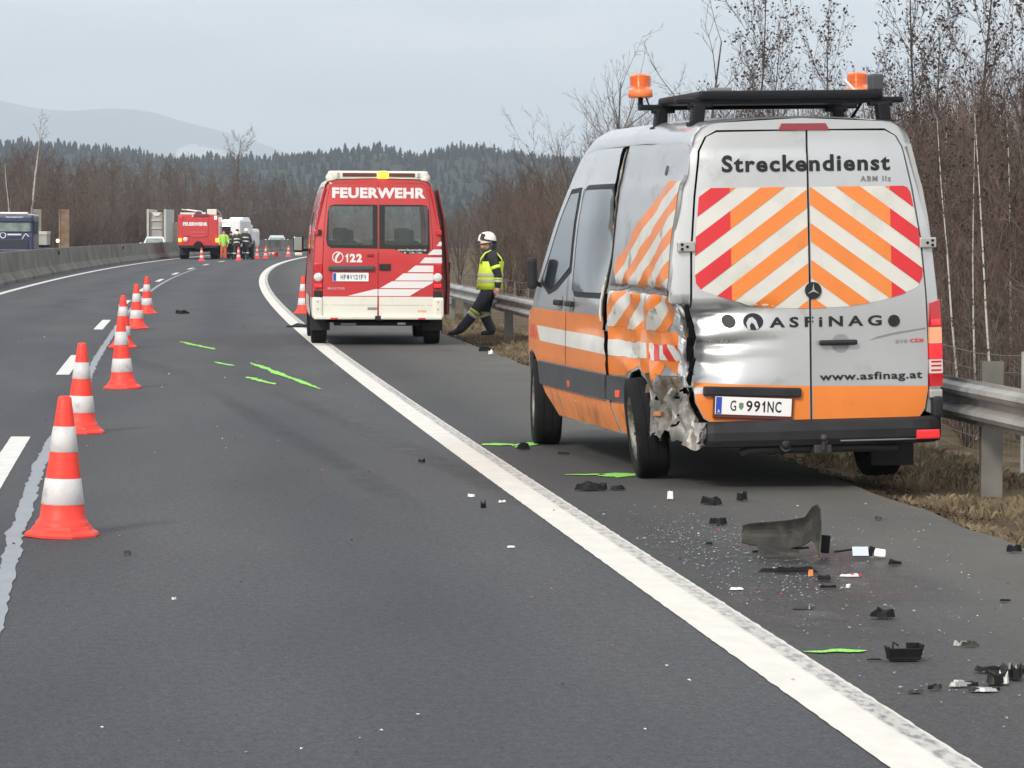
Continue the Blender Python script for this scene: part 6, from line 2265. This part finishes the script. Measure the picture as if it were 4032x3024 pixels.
def part(name, chains, voxel, mat, parent, smooth=5):
    return obj(name, skin_mesh(name, chains, voxel, mat, smooth), parent)


def ring(name, p, q, r0, r1, mat, parent, n=18):
    p, q = Vector(p), Vector(q)
    return MB().tube([p, p.lerp(q, .02), p.lerp(q, .98), q], [r0 * .96, r0, r1, r1 * .96], n, cap=False).build(name, mat, parent)


# --- the firefighter leaning on the guard rail; he faces left (-X), near side towards the camera (-Y)
ff = thing('person', 'firefighter in white helmet and yellow hi-vis vest leaning back on the guard rail', 'person', (-.40, 55.2, 0))
ff.location.x = -.39
v = .011
part('body', [([(.02, -.03, .80), (.04, -.02, 1.10), (.04, -.02, 1.28)], [.09, .10, .08]), ([(.05, -.02, 1.26), (.06, -.19, 1.27), (.115, -.25, 1.12), (.155, -.262, .985), (.147, -.27, .80)], [.05, .05, .042, .038, .034]),
              ([(.010, -.02, 1.26), (-.012, -.03, 1.44), (-.035, -.035, 1.53), (-.04, -.035, 1.60)], [.068, .062, .088, .092]),
              ([(-.105, -.055, 1.50), (-.10, -.05, 1.46)], [.030, .040]), ([(-.128, -.062, 1.515), (-.118, -.055, 1.545)], [.014, .012]),
              ([(.145, -.27, .80), (.140, -.285, .745), (.115, -.285, .70)], [.034, .042, .030]),
              ([(.12, -.275, .72), (.095, -.27, .665)], [.014, .010]), ([(.135, -.285, .715), (.115, -.287, .650)], [.014, .010]), ([(.150, -.292, .715), (.138, -.297, .652)], [.013, .010]),
              ([(.163, -.295, .72), (.157, -.303, .668)], [.012, .009]), ([(.105, -.275, .77), (.075, -.268, .725)], [.015, .011])], .009, M_skin, ff, 3)
# face details set in the head
fh = [c for c in ff.children if c.name.startswith('body')][0]
for dy in (-.105, -.025):
    MB().ball((-.118, dy, 1.527), (.008, .012, .007), 8, 6).build('eye', pm('eye_dark', (.03, .02, .02), .3), fh)
MB().ball((-.116, -.066, 1.462), (.008, .022, .006), 8, 6).build('mouth', pm('lips', (.30, .12, .10), .5), fh)
part('trousers', [([(.02, -.03, .98), (.02, -.03, .80), (.0, -.03, .73)], [.135, .150, .145]),
                  ([(0.0, -.12, .76), (-.10, -.125, .58), (-.235, -.13, .385), (-.36, -.13, .215), (-.455, -.13, .115)], [.115, .105, .088, .082, .078]),
                  ([(0.0, .08, .76), (-.03, .085, .56), (-.085, .09, .36), (.0, .095, .19), (.045, .095, .10)], [.115, .103, .088, .084, .080])], v, M_navyl, ff)
part('boot', [([(-.46, -.13, .115), (-.50, -.13, .075), (-.555, -.135, .055), (-.63, -.14, .040)], [.066, .062, .048, .038])], v, M_boot, ff)
part('boot', [([(.045, .095, .12), (.055, .09, .06), (-.03, .085, .046), (-.10, .08, .038)], [.064, .055, .045, .036])], v, M_boot, ff)
part('jacket', [([(.02, -.02, .84), (.03, -.02, 1.05), (.055, -.02, 1.20), (.06, -.02, 1.30)], [.150, .165, .160, .135]),
                ([(.06, -.20, 1.285), (.115, -.255, 1.12), (.155, -.265, .985), (.150, -.27, .82)], [.088, .075, .066, .054]),
                ([(.06, .17, 1.285), (.10, .22, 1.12), (.13, .20, .98), (.10, .16, .86)], [.088, .075, .066, .054]),
                ([(.06, -.14, 1.31), (.06, .11, 1.31)], [.10, .10]), ([(.035, -.03, 1.36), (.015, -.03, 1.41)], [.085, .078])], v, M_navy, ff)
# vest: a shell round the torso with straps over the shoulders
vs, fs = [], []
ROW = [(.755, .010, .222, .222), (.86, .016, .212, .214), (.95, .022, .206, .208), (1.05, .030, .203, .204), (1.14, .040, .200, .196), (1.22, .050, .196, .184)]
NV = 26
for z, cx0, rx, ry in ROW:
    for k in range(NV):
        a = 2 * math.pi * k / NV
        vs.append((cx0 + rx * math.cos(a), -.02 + ry * math.sin(a), z + .008 * nz3(math.cos(a) * 3, math.sin(a) * 3, z * 6)))
for i in range(len(ROW) - 1):
    for k in range(NV):
        a_ = 2 * math.pi * (k + .5) / NV
        if ROW[i][0] > 1.0 and abs(math.cos(a_ - math.radians(-80))) > .93 and ROW[i][0] > 1.1 - .02:
            continue
        fs.append((i * NV + k, i * NV + (k + 1) % NV, (i + 1) * NV + (k + 1) % NV, (i + 1) * NV + k))
vest = MB().add(vs, fs, True).build('vest', M_hivis, ff)
vest.modifiers.new('thickness', 'SOLIDIFY').thickness = .012
for dy in (-.125, .085):
    pts = [(-.135, dy, 1.20), (-.125, dy, 1.27), (-.055, dy * .9, 1.365), (.03, dy * .85, 1.405), (.12, dy * .9, 1.375), (.195, dy, 1.28), (.225, dy, 1.20)]
    mb = MB()
    v_, f_ = [], []
    for p in pts:
        v_ += [(p[0], p[1] - .055, p[2] - .015), (p[0], p[1] + .055, p[2])]
    for i in range(len(pts) - 1):
        f_.append((2 * i, 2 * i + 1, 2 * i + 3, 2 * i + 2))
    st_ = mb.add(v_, f_, True).build('vest_strap', M_hivis, ff)
    st_.modifiers.new('thickness', 'SOLIDIFY').thickness = .014
for z, h in ((1.00, .05), (.90, .05)):
    i = 0
    cx0, rx, ry = [interp(z, [(r[0], r[q]) for r in ROW]) for q in (1, 2, 3)]
    mb = MB()
    v_, f_ = [], []
    for zz_ in (z - h / 2, z + h / 2):
        for k in range(NV):
            a = 2 * math.pi * k / NV
            v_.append((cx0 + (rx + .010) * math.cos(a), -.02 + (ry + .010) * math.sin(a), zz_))
    for k in range(NV):
        f_.append((k, (k + 1) % NV, NV + (k + 1) % NV, NV + k))
    mb.add(v_, f_, True).build('vest_band', M_hivis2, ff)
ring('sleeve_band', (.105, -.247, 1.145), (.122, -.258, 1.095), .084, .081, M_hivis, ff)
ring('sleeve_band', (.154, -.266, .955), (.153, -.267, .915), .071, .069, M_ylw, ff)
ring('sleeve_band', (.153, -.267, .912), (.152, -.268, .880), .069, .067, M_hivis2, ff)
ring('leg_band', (-.215, -.129, .415), (-.248, -.131, .365), .098, .095, M_ylw, ff)
ring('leg_band', (-.250, -.131, .362), (-.283, -.131, .318), .095, .092, M_hivis2, ff)
ring('leg_band', (-.078, .089, .395), (-.083, .090, .352), .098, .096, M_ylw, ff)
ring('leg_band', (-.081, .090, .350), (-.062, .091, .305), .096, .094, M_hivis2, ff)
# helmet with peak, face-side recess and neck flap
HM = Matrix.Translation((-.030, -.035, 1.565)) @ Matrix.Rotation(R(-8), 4, 'Y') @ Matrix.Diagonal((1.18, 1.0, 1.0, 1))
he = MB().lathe([(.128, -.035), (.130, .0), (.124, .05), (.100, .105), (.055, .138), (.001, .147)], 26, HM).build('helmet', M_helm, ff)
MB().tube([(-.150, -.14, 1.545), (-.190, -.09, 1.538), (-.202, -.035, 1.537), (-.190, .02, 1.538), (-.150, .07, 1.545)], [.012, .016, .018, .016, .012], 8).build('helmet_peak', M_boot, he)
MB().box((-.105, -.150, 1.625), (.070, .03, .105), Matrix.Rotation(R(15), 3, 'Y'), .012).build('helmet_panel', M_boot, he)
MB().tube([(-.13, -.15, 1.59), (-.02, -.168, 1.565), (.09, -.12, 1.55), (.125, -.035, 1.545), (.09, .06, 1.55)], .016, 8).build('helmet_rim', M_boot, he)
part('neck_flap', [([(.045, -.11, 1.50), (.04, -.095, 1.42), (.0, -.09, 1.39)], [.035, .036, .030]), ([(.085, -.03, 1.50), (.07, -.03, 1.41)], [.045, .045]), ([(-.03, -.11, 1.41), (-.085, -.085, 1.395)], [.030, .026])], .012, M_boot, ff)


def far_person(x, y, z, rz, label, coat, legs, helm=None, bands=True, bend=0.0, group=None, h=1.76):
    t = thing('person', label, 'person', (x, y, z), rz, group)
    t.scale = (h / 1.76,) * 3
    B = lambda p: (p[0], p[1] - bend * max(0, p[2] - .92) * 1.0, p[2] - bend * .35 * max(0, p[2] - .92))
    vx_ = .028
    part('body', [([B((0, 0, .95)), B((0, 0, 1.35)), B((0, 0, 1.44)), B((0, -.02, 1.56)), B((0, -.02, 1.66))], [.10, .10, .06, .085, .09]),
                  ([B((.27, -.16, .99)), B((.28, -.02, 1.15)), B((.18, 0, 1.37)), B((-.18, 0, 1.37)), B((-.28, -.02, 1.15)), B((-.27, -.16, .99))], [.045, .05, .055, .055, .05, .045]), ([B((.27, -.16, .98)), B((.25, -.22, .90))], [.045, .04]), ([B((-.27, -.16, .98)), B((-.25, -.22, .90))], [.045, .04])], vx_, M_skin, t, 2)
    part('trousers', [([(0, 0, .98), (0, 0, .88)], [.16, .16]), ([(.09, 0, .88), (.11, -.03, .50), (.12, .01, .10)], [.11, .09, .08]), ([(-.09, 0, .88), (-.11, -.02, .50), (-.13, .03, .10)], [.11, .09, .08])], vx_, legs, t, 3)
    part('boot', [([(.12, .02, .06), (.12, -.12, .05)], [.06, .05])], vx_, M_boot, t, 2)
    part('boot', [([(-.13, .03, .06), (-.13, -.11, .05)], [.06, .05])], vx_, M_boot, t, 2)
    part('jacket', [([B((0, 0, .86)), B((0, .01, 1.15)), B((0, 0, 1.38))], [.18, .19, .16]), ([B((-.16, 0, 1.40)), B((.16, 0, 1.40))], [.10, .10]),
                    ([B((.20, 0, 1.38)), B((.29, -.02, 1.15)), B((.27, -.16, 1.0))], [.09, .075, .06]), ([B((-.20, 0, 1.38)), B((-.29, -.02, 1.15)), B((-.27, -.16, 1.0))], [.09, .075, .06])], vx_, coat, t, 3)
    if bands:
        for z_ in (1.24, 1.02):
            c0, c1 = Vector(B((0, .005, z_ - .035))), Vector(B((0, .005, z_ + .035)))
            ring('reflective_band', c0, c1, .205, .203, M_hivis2, t, 14)
        for s in (-1, 1):
            ring('leg_band', (.112 * s, -.015, .40), (.116 * s, -.008, .34), .098, .096, M_hivis2, t, 12)
    if helm:
        q = B((0, -.02, 1.66))
        MB().lathe([(.135, -.03), (.135, .02), (.11, .09), (.05, .13), (.001, .135)], 16, Matrix.Translation(q)).build('helmet', helm, t)
    else:
        q = B((0, .0, 1.69))
        MB().ball(q, (.098, .105, .075), 12, 8).build('hair', pm('dark_hair', (.03, .02, .018), .7), t)
    return t


far_person(-17.28, 200.6, 0, R(10), 'person in a bright hi-vis jacket and orange trousers right beside the far fire engine', M_hivisg, M_orgt, None, False, 0.05)
far_person(-16.92, 201.3, 0, R(170), 'dark-clad firefighter without helmet, on the left of the distant group', M_navy, M_navy, None, True, 0.08, h=1.70)
far_person(-16.48, 200.3, 0, R(185), 'firefighter in a white helmet, in the middle of the distant group', M_navy, M_navy, M_helm, True, 0.25, h=1.72)
far_person(-16.62, 202.5, 0, R(150), 'person in maroon behind the middle firefighter of the distant group', M_maroon, M_navy, None, False, 0.0, h=1.82)
far_person(-16.00, 201.0, 0, R(160), 'tallest firefighter in white helmet, on the right of the distant group', M_navy, M_navy, M_helm, True, 0.10, h=1.86)
far_person(-15.62, 201.6, 0, R(-75), 'person in a grey-blue jacket bending forward at the right end of the distant group', M_greyblue, M_navy, None, False, 0.75, h=1.80)
# ------------------------------------------------------------------ far vehicles
M_cgrey = pm('far_grey_paint', (0.34, 0.33, 0.31), 0.6, var=.12, vscale=1.5)
M_tan = pm('far_tan_tarp', (0.42, 0.35, 0.27), 0.8, var=.2, vscale=2)
M_wpaint = pm('white_vehicle_paint', (0.74, 0.75, 0.77), 0.35, coat=.3)
M_bluep = pm('dark_blue_truck_paint', (0.012, 0.024, 0.080), 0.3, coat=.5)
M_wind = pm('pale_windscreen', (0.15, 0.20, 0.195), 0.12, spec=.7, var=.5, vscale=1.6)
M_rust = pm('rusty_brown_ramp', (0.185, 0.125, 0.088), 0.85, var=.35, vscale=2.2)

# --- the fire engine seen from behind
fe = thing('fire_engine', 'red fire engine seen from behind, far down the left lane', 'fire engine', (-18.85, 201.0, 0), R(3))
Q = lambda a, b: ((a - 1450) * .002477, 3.359 - b * .002477)
MB().box((0, 3.2, 1.72), (2.42, 6.3, 1.86), None, .06).build('body', M_fred, fe)
MB().box((0, 7.0, 1.65), (2.36, 1.6, 2.0), None, .12).build('cab', M_fred, fe)
MB().box((-.62, .18, 2.73), (.90, .20, .12), None, .02).build('roof_box', M_fwhite, fe)
MB().box((.82, .35, 2.83), (.56, .7, .34), None, .04).build('roof_chest', M_fwhite, fe)
MB().box((.33, .2, 2.74), (.25, .2, .14), None, .02).build('roof_hatch', M_fwhite, fe)
for x in (-.28, .02):
    MB().tube([(-.72 + x, .6, 2.98), (.22 + x, .3, 2.86)], .03, 6).build('ladder_rail', M_fwhite, fe)
MB().box((.06, .15, 2.74), (.26, .16, .16), None, .02).build('blue_lamp', pm('blue_lamp_far', (.10, .03, .22), .3), fe)
MB().tube([(1.05, .3, 2.98), (1.28, .4, 2.80), (1.36, .5, 2.58)], .05, 6).build('roof_hose', M_cgrey, fe)
MB().box((.20, .02, 2.63), (.9, .05, .16), None, .01).build('roller_shutter_top', pm('dark_red_trim', (.20, .016, .02), .5), fe)
MB().box((-.16, .03, 1.90), (1.55, .05, 1.05), None, .015).build('roller_shutter', M_fred, fe)
for z in (1.62, 1.38):
    MB().box((0, -.005, z), (.85, .02, .05)).build('shutter_handle', pm('pale_red', (.55, .12, .12), .4), fe)
ff_ = lambda u, w_: (u, .0, w_)
text_on('lettering', 'FEUERWEHR', (Q(1085, 0)[0], Q(1680, 0)[0], Q(0, 552)[1], Q(0, 462)[1]), lambda u, w_: (u, .0, w_), M_fstripe, fe, .003, bold=.06, step=(5, 5))
for a, b, w_, h_, mt, nm in ((1045, 345, .17, .20, M_lbright, 'upper_lamp'), (1872, 352, .15, .22, pm('lit_rear_lamp', (.95, .6, .5), .3, emit=(1, .55, .45), estr=1.2), 'upper_lamp'),
                             (1322, 300, .10, .22, pm('pale_pink_lamp', (.85, .42, .36), .4), 'upper_lamp'), (1015, 895, .16, .20, M_lit, 'tail_lamp'), (1905, 895, .15, .22, M_lit, 'tail_lamp')):
    x, z = Q(a, b)
    MB().box((x, -.02, z), (w_, .05, h_), None, .015).build(nm, mt, fe)
x, z = Q(1148, 880)
MB().lathe([(.001, .03), (.12, .03), (.15, .0)], 18, Matrix.Translation((x, -.03, z)) @ Matrix.Rotation(R(90), 4, 'X')).build('round_emblem', pm('pale_emblem', (.75, .55, .53), .4), fe)
x, z = Q(1460, 1030)
MB().lathe([(.001, .16), (.20, .16), (.26, .10), (.27, .0)], 22, Matrix.Translation((x, -.06, z)) @ Matrix.Rotation(R(90), 4, 'X')).build('hose_reel', M_tyre, fe)
MB().box((0, .25, .74), (2.3, .5, .16), None, .03).build('rear_underrun', M_bump, fe)
MB().box((0, 3.5, .62), (1.1, 6.4, .35)).build('chassis', M_dark, fe)
for x, s in ((-.92, -1), (.92, 1)):
    wheel(fe, (x, 1.9, .48), .48, .48, s)
    wheel(fe, (x * 1.05, 6.6, .48), .48, .30, s)
    MB().box((x, 1.35, .52), (.5, .04, .55)).build('mud_flap', M_bump, fe)

# --- white van beyond it
wv = thing('white_van', 'white van with a dark rear window beyond the distant firefighters', 'van', ((893 - 2016) / 13200 * 214, 214, 0), R(-8))
MB().box((-.02, 1.6, 1.55), (1.75, 3.2, 1.75), None, .12).build('body', M_wpaint, wv)
MB().box((-.25, .0, 1.65), (.95, .06, .75), None, .03).build('window', M_glass, wv)
MB().box((.35, 3.6, 1.25), (1.7, 1.4, 1.2), None, .2).build('bonnet', M_wpaint, wv)
for x, s in ((-.75, -1), (.75, 1)):
    wheel(wv, (x, .8, .33), .33, .22, s)
    wheel(wv, (x, 3.4, .33), .33, .22, s)
wl = thing('white_lorry', 'white lorry cab right of the white van, above the distant firefighters', 'lorry', ((928 - 2016) / 13200 * 220, 220, 0), R(-10))
MB().box((0, .9, 1.75), (.95, 1.8, 1.7), None, .12).build('cab', M_wpaint, wl)
MB().box((.42, .6, 1.45), (.75, 1.5, 1.35), None, .12).build('bonnet', M_wpaint, wl)
MB().box((-.1, -.01, 2.1), (.6, .04, .45), None, .02).build('windscreen', M_glass, wl)
for x, s in ((-.55, -1), (.6, 1)):
    wheel(wl, (x, .9, .42), .42, .26, s)


# --- cars
def car(name, x, y, z, rz, paint, label, w=1.74, h=1.44):
    t = thing(name, label, 'car', (x, y, z), rz)
    SEC = [(-2.15, .46, .62, .62), (-2.0, .34, .74, .78), (-1.2, .28, .80, .86), (0, .28, .82, .90), (1.3, .28, .82, .92), (1.95, .34, .80, .90), (2.12, .46, .70, .80)]
    secs = []
    for yy, z0, wl_, z1 in SEC:
        k = wl_ / .82 * w / 2
        secs.append([Vector(p) for p in ((-k * .9, yy, z0), (-k, yy, z0 + .12), (-k, yy, z1 - .12), (-k * .92, yy, z1), (k * .92, yy, z1), (k, yy, z1 - .12), (k, yy, z0 + .12), (k * .9, yy, z0))])
    MB().loft(secs).build('body', paint, t)
    secs = []
    for yy, z1, kw in ((-1.15, .87, .90), (-.45, h - .06, .72), (.0, h, .70), (.8, h - .02, .70), (1.55, h - .22, .72), (1.85, .92, .86)):
        k = kw * w / 2
        secs.append([Vector(p) for p in ((-w / 2 * .93, yy, .86), (-k, yy, max(.87, z1 - .05)), (-k * .9, yy, max(.88, z1)), (k * .9, yy, max(.88, z1)), (k, yy, max(.87, z1 - .05)), (w / 2 * .93, yy, .86))])
    MB().loft(secs).build('roof', paint, t)
    for y0, z0, y1, z1 in ((-1.13, .90, -.50, h - .11), (1.83, .96, 1.57, h - .27)):
        s_ = -1 if y0 < 0 else 1
        a, b = .78 * w / 2, .64 * w / 2
        o_ = .02 * s_
        vs_ = [(-a, y0 + o_, z0), (a, y0 + o_, z0), (b, y1 + o_, z1), (-b, y1 + o_, z1)]
        MB().add(vs_ + [(x_, yy - .02 * s_, zz_ - .01) for x_, yy, zz_ in vs_], [(0, 1, 2, 3), (7, 6, 5, 4)]).build('windscreen' if s_ < 0 else 'rear_window', M_wind, t)
    for s_ in (-1, 1):
        MB().box((s_ * (w / 2 + .10), -.75, .95), (.18, .12, .13), None, .03).build('wing_mirror', paint, t)
        MB().box((s_ * .60, -2.08, .68), (.30, .06, .12), None, .02).build('headlight', M_wpaint, t)
        for yy in (-1.3, 1.35):
            wheel(t, (s_ * .72, yy, .30), .30, .20, s_)
    return t


car('white_car', (609 - 2016) / 13200 * 240, 240, ground_z(-12, 240) + .06, R(3), M_wpaint, 'white car showing above the barrier in front of the grey tipper')
car('silver_car', (1088 - 2016) / 13200 * 296, 296, -.02, R(4), pm('far_silver', (.55, .58, .62), .4, metal=.3), 'silver car roof far off between the cones and the red van mirror', h=1.36)

# --- the grey tipper and a tan lorry behind it
tp = thing('tipper_truck', 'tall grey ribbed tipper trailer behind the white car', 'lorry', ((615 - 2016) / 13200 * 300, 300, -.45), 0)
MB().box((0, 3.5, 2.1), (1.62, 7.0, 3.3), None, .03).build('tailgate', M_cgrey, tp)
for s in (-1, 1):
    MB().box((s * .98, 3.4, 2.25), (.26, 7.2, 3.6), None, .03).build('side_wall', pm('far_pale_grey', (.46, .45, .43), .6, var=.1, vscale=2), tp)
    MB().box((s * .70, -.08, 2.1), (.16, .12, 3.4), None, .02).build('rear_post', pm('far_dark_grey', (.16, .155, .15), .6), tp)
for z in (1.55, 2.35, 3.05):
    MB().box((0, -.06, z), (1.30, .10, .12), None, .02).build('cross_rib', MATS['far_pale_grey'], tp)
MB().add([(-.55, -.1, 3.78), (.55, -.1, 3.78), (.30, -.1, 3.48), (-.20, -.1, 3.45), (-.55, 1, 3.78), (.55, 1, 3.78), (.30, 1, 3.48), (-.20, 1, 3.45)], [(0, 3, 2, 1), (4, 5, 6, 7), (0, 1, 5, 4), (3, 7, 6, 2), (0, 4, 7, 3), (1, 2, 6, 5)]).build('load', pm('pale_load', (.68, .65, .60), .9), tp)
MB().box((0, 3.5, .75), (1.0, 7.0, .25)).build('chassis', M_dark, tp)
for x, s in ((-.85, -1), (.85, 1)):
    for yy in (.6, 1.9):
        wheel(tp, (x, yy, .5), .5, .3, s)
tp.scale = (.78, 1, 1)
tl = thing('box_lorry', 'tan box lorry half hidden behind the far fire engine', 'lorry', ((700 - 2016) / 13200 * 306, 306, -.4), 0)
MB().box((.1, 3, 2.0), (2.3, 6, 1.75), None, .04).build('cargo_box', M_tan, tl)
MB().box((.1, 3, .95), (2.0, 6, .25)).build('chassis', M_dark, tl)
for x, s in ((-.75, -1), (.95, 1)):
    wheel(tl, (x, 1.2, .5), .5, .3, s)

# --- blue lorry and its low loader on the opposite carriageway
bt = thing('blue_lorry', 'dark blue lorry cab on the opposite carriageway, at the left picture edge', 'lorry', (-28.37, 190, -.42), 0)
S = lambda a, b: ((a - 330) * .001951, 3.24 - b * .001951 + .42)
MB().box((0, 1.05, 1.85), (2.5, 2.1, 2.3), None, .10).build('cab', M_bluep, bt)
MB().box((0, .0, .72), (2.46, .35, .60), None, .06).build('front_bumper', M_bluep, bt)
MB().box((0, -.03, 2.72), (2.36, .22, .34), None, .06).build('sun_visor', M_bluep, bt)
MB().box((.12, .2, 3.06), (1.55, .5, .13), None, .04).build('roof_lamps', pm('roof_lamp_white', (.72, .73, .78), .4), bt)
MB().box((1.05, .3, 2.95), (.35, .5, .12), None, .03).build('roof_marker', MATS['roof_lamp_white'], bt)
MB().box((-.05, -.02, 2.33), (2.25, .06, .70), None, .04).build('windscreen', M_wind, bt)
MB().box((-.05, -.04, 1.99), (2.3, .06, .10), None, .02).build('wiper_panel', M_bump, bt)
bf = lambda u, w_: (u, -.152, w_)
text_on('lettering', 'TRANSPORT', (S(160, 0)[0], S(680, 0)[0], 2.80, 2.88), lambda u, w_: (u, -.142, w_), pm('pale_lettering', (.62, .66, .72), .5), bt, .003, bold=.03, step=(5, 5))
MB().box((0.05, -.02, 1.80), (2.3, .06, .26), None, .02).build('grille_panel', M_bluep, bt)
MB().box((S(410, 0)[0], -.06, S(0, 925)[1]), (.78, .03, .085), None, .01).build('name_badge', MATS['pale_lettering'], bt)
MB().lathe([(.13, .0), (.16, .03), (.19, .0)], 18, Matrix.Translation((S(80, 0)[0], -.05, S(0, 945)[1])) @ Matrix.Rotation(R(90), 4, 'X')).build('round_badge', MATS['pale_lettering'], bt)
MB().tube([(S(640, 0)[0], -.06, S(0, 1050)[1]), (S(700, 0)[0], -.06, S(0, 950)[1]), (S(740, 0)[0], -.06, S(0, 900)[1]), (S(840, 0)[0], -.06, S(0, 985)[1])], .03, 6).build('side_badge', MATS['pale_lettering'], bt)
MB().box((0, -.03, 1.2), (1.9, .08, .75), None, .03).build('radiator_grille', pm('grille_blue_black', (.010, .016, .035), .5), bt)
for s in (-1, 1):
    MB().box((s * .98, -.16, .85), (.34, .06, .16), None, .03).build('headlight', MATS['pale_lettering'], bt)
    MB().box((s * 1.36, .1, 2.25), (.20, .16, .75), None, .05).build('wing_mirror', M_bump, bt)
    wheel(bt, (s * 1.05, 1.3, .5), .5, .32, s)
MB().box((0, 4, .8), (1.0, 4.5, .3)).build('chassis', M_dark, bt)
ll = thing('low_loader', 'low-loader trailer behind the blue lorry with two tall brown raised ramps', 'trailer', (-28.4, 206, -.45), 0)
MB().box((0, -5.0, .95), (2.5, 11, .22), None, .03).build('trailer_deck', M_bump, ll)
for x, mt in ((-.85, pm('weathered_grey_ramp', (.20, .195, .165), .85, var=.2, vscale=2)), (.86, M_rust)):
    rp = MB().box((x, .0, 2.06), (.66, .10, 2.72), None, .02).build('ramp', mt, ll)
    for s in (-1, 1):
        MB().box((x + s * .27, -.07, 2.06), (.10, .07, 2.70), None, .015).build('ramp_rail', mt, rp)
    for k in range(7):
        MB().box((x, -.06, .95 + .38 * k), (.44, .04, .06)).build('ramp_rung', mt, rp)
MB().box((.48, -.15, 1.50), (.16, .10, .18), None, .03).build('lit_lamp', pm('lit_marker_lamp', (.95, .75, .4), .3, emit=(1, .72, .32), estr=4.0), ll)
for x, s in ((-.95, -1), (.95, 1)):
    for yy in (-2.2, -1.0):
        wheel(ll, (x, yy, .42), .42, .4, s)
gc = thing('grey_crate', 'grey steel crate riding on the low loader right behind the blue cab', 'crate', (-27.83, 199.0, .66), 0)
MB().box((0, 0, .46), (.62, 1.4, .62), None, .03).build('crate_body', M_cgrey, gc)
MB().box((0, 0, .86), (.66, 1.5, .20), None, .03).build('crate_lid', MATS['far_pale_grey'], gc)
MB().box((0, 0, .08), (.5, 1.3, .15)).build('crate_skid', M_dark, gc)
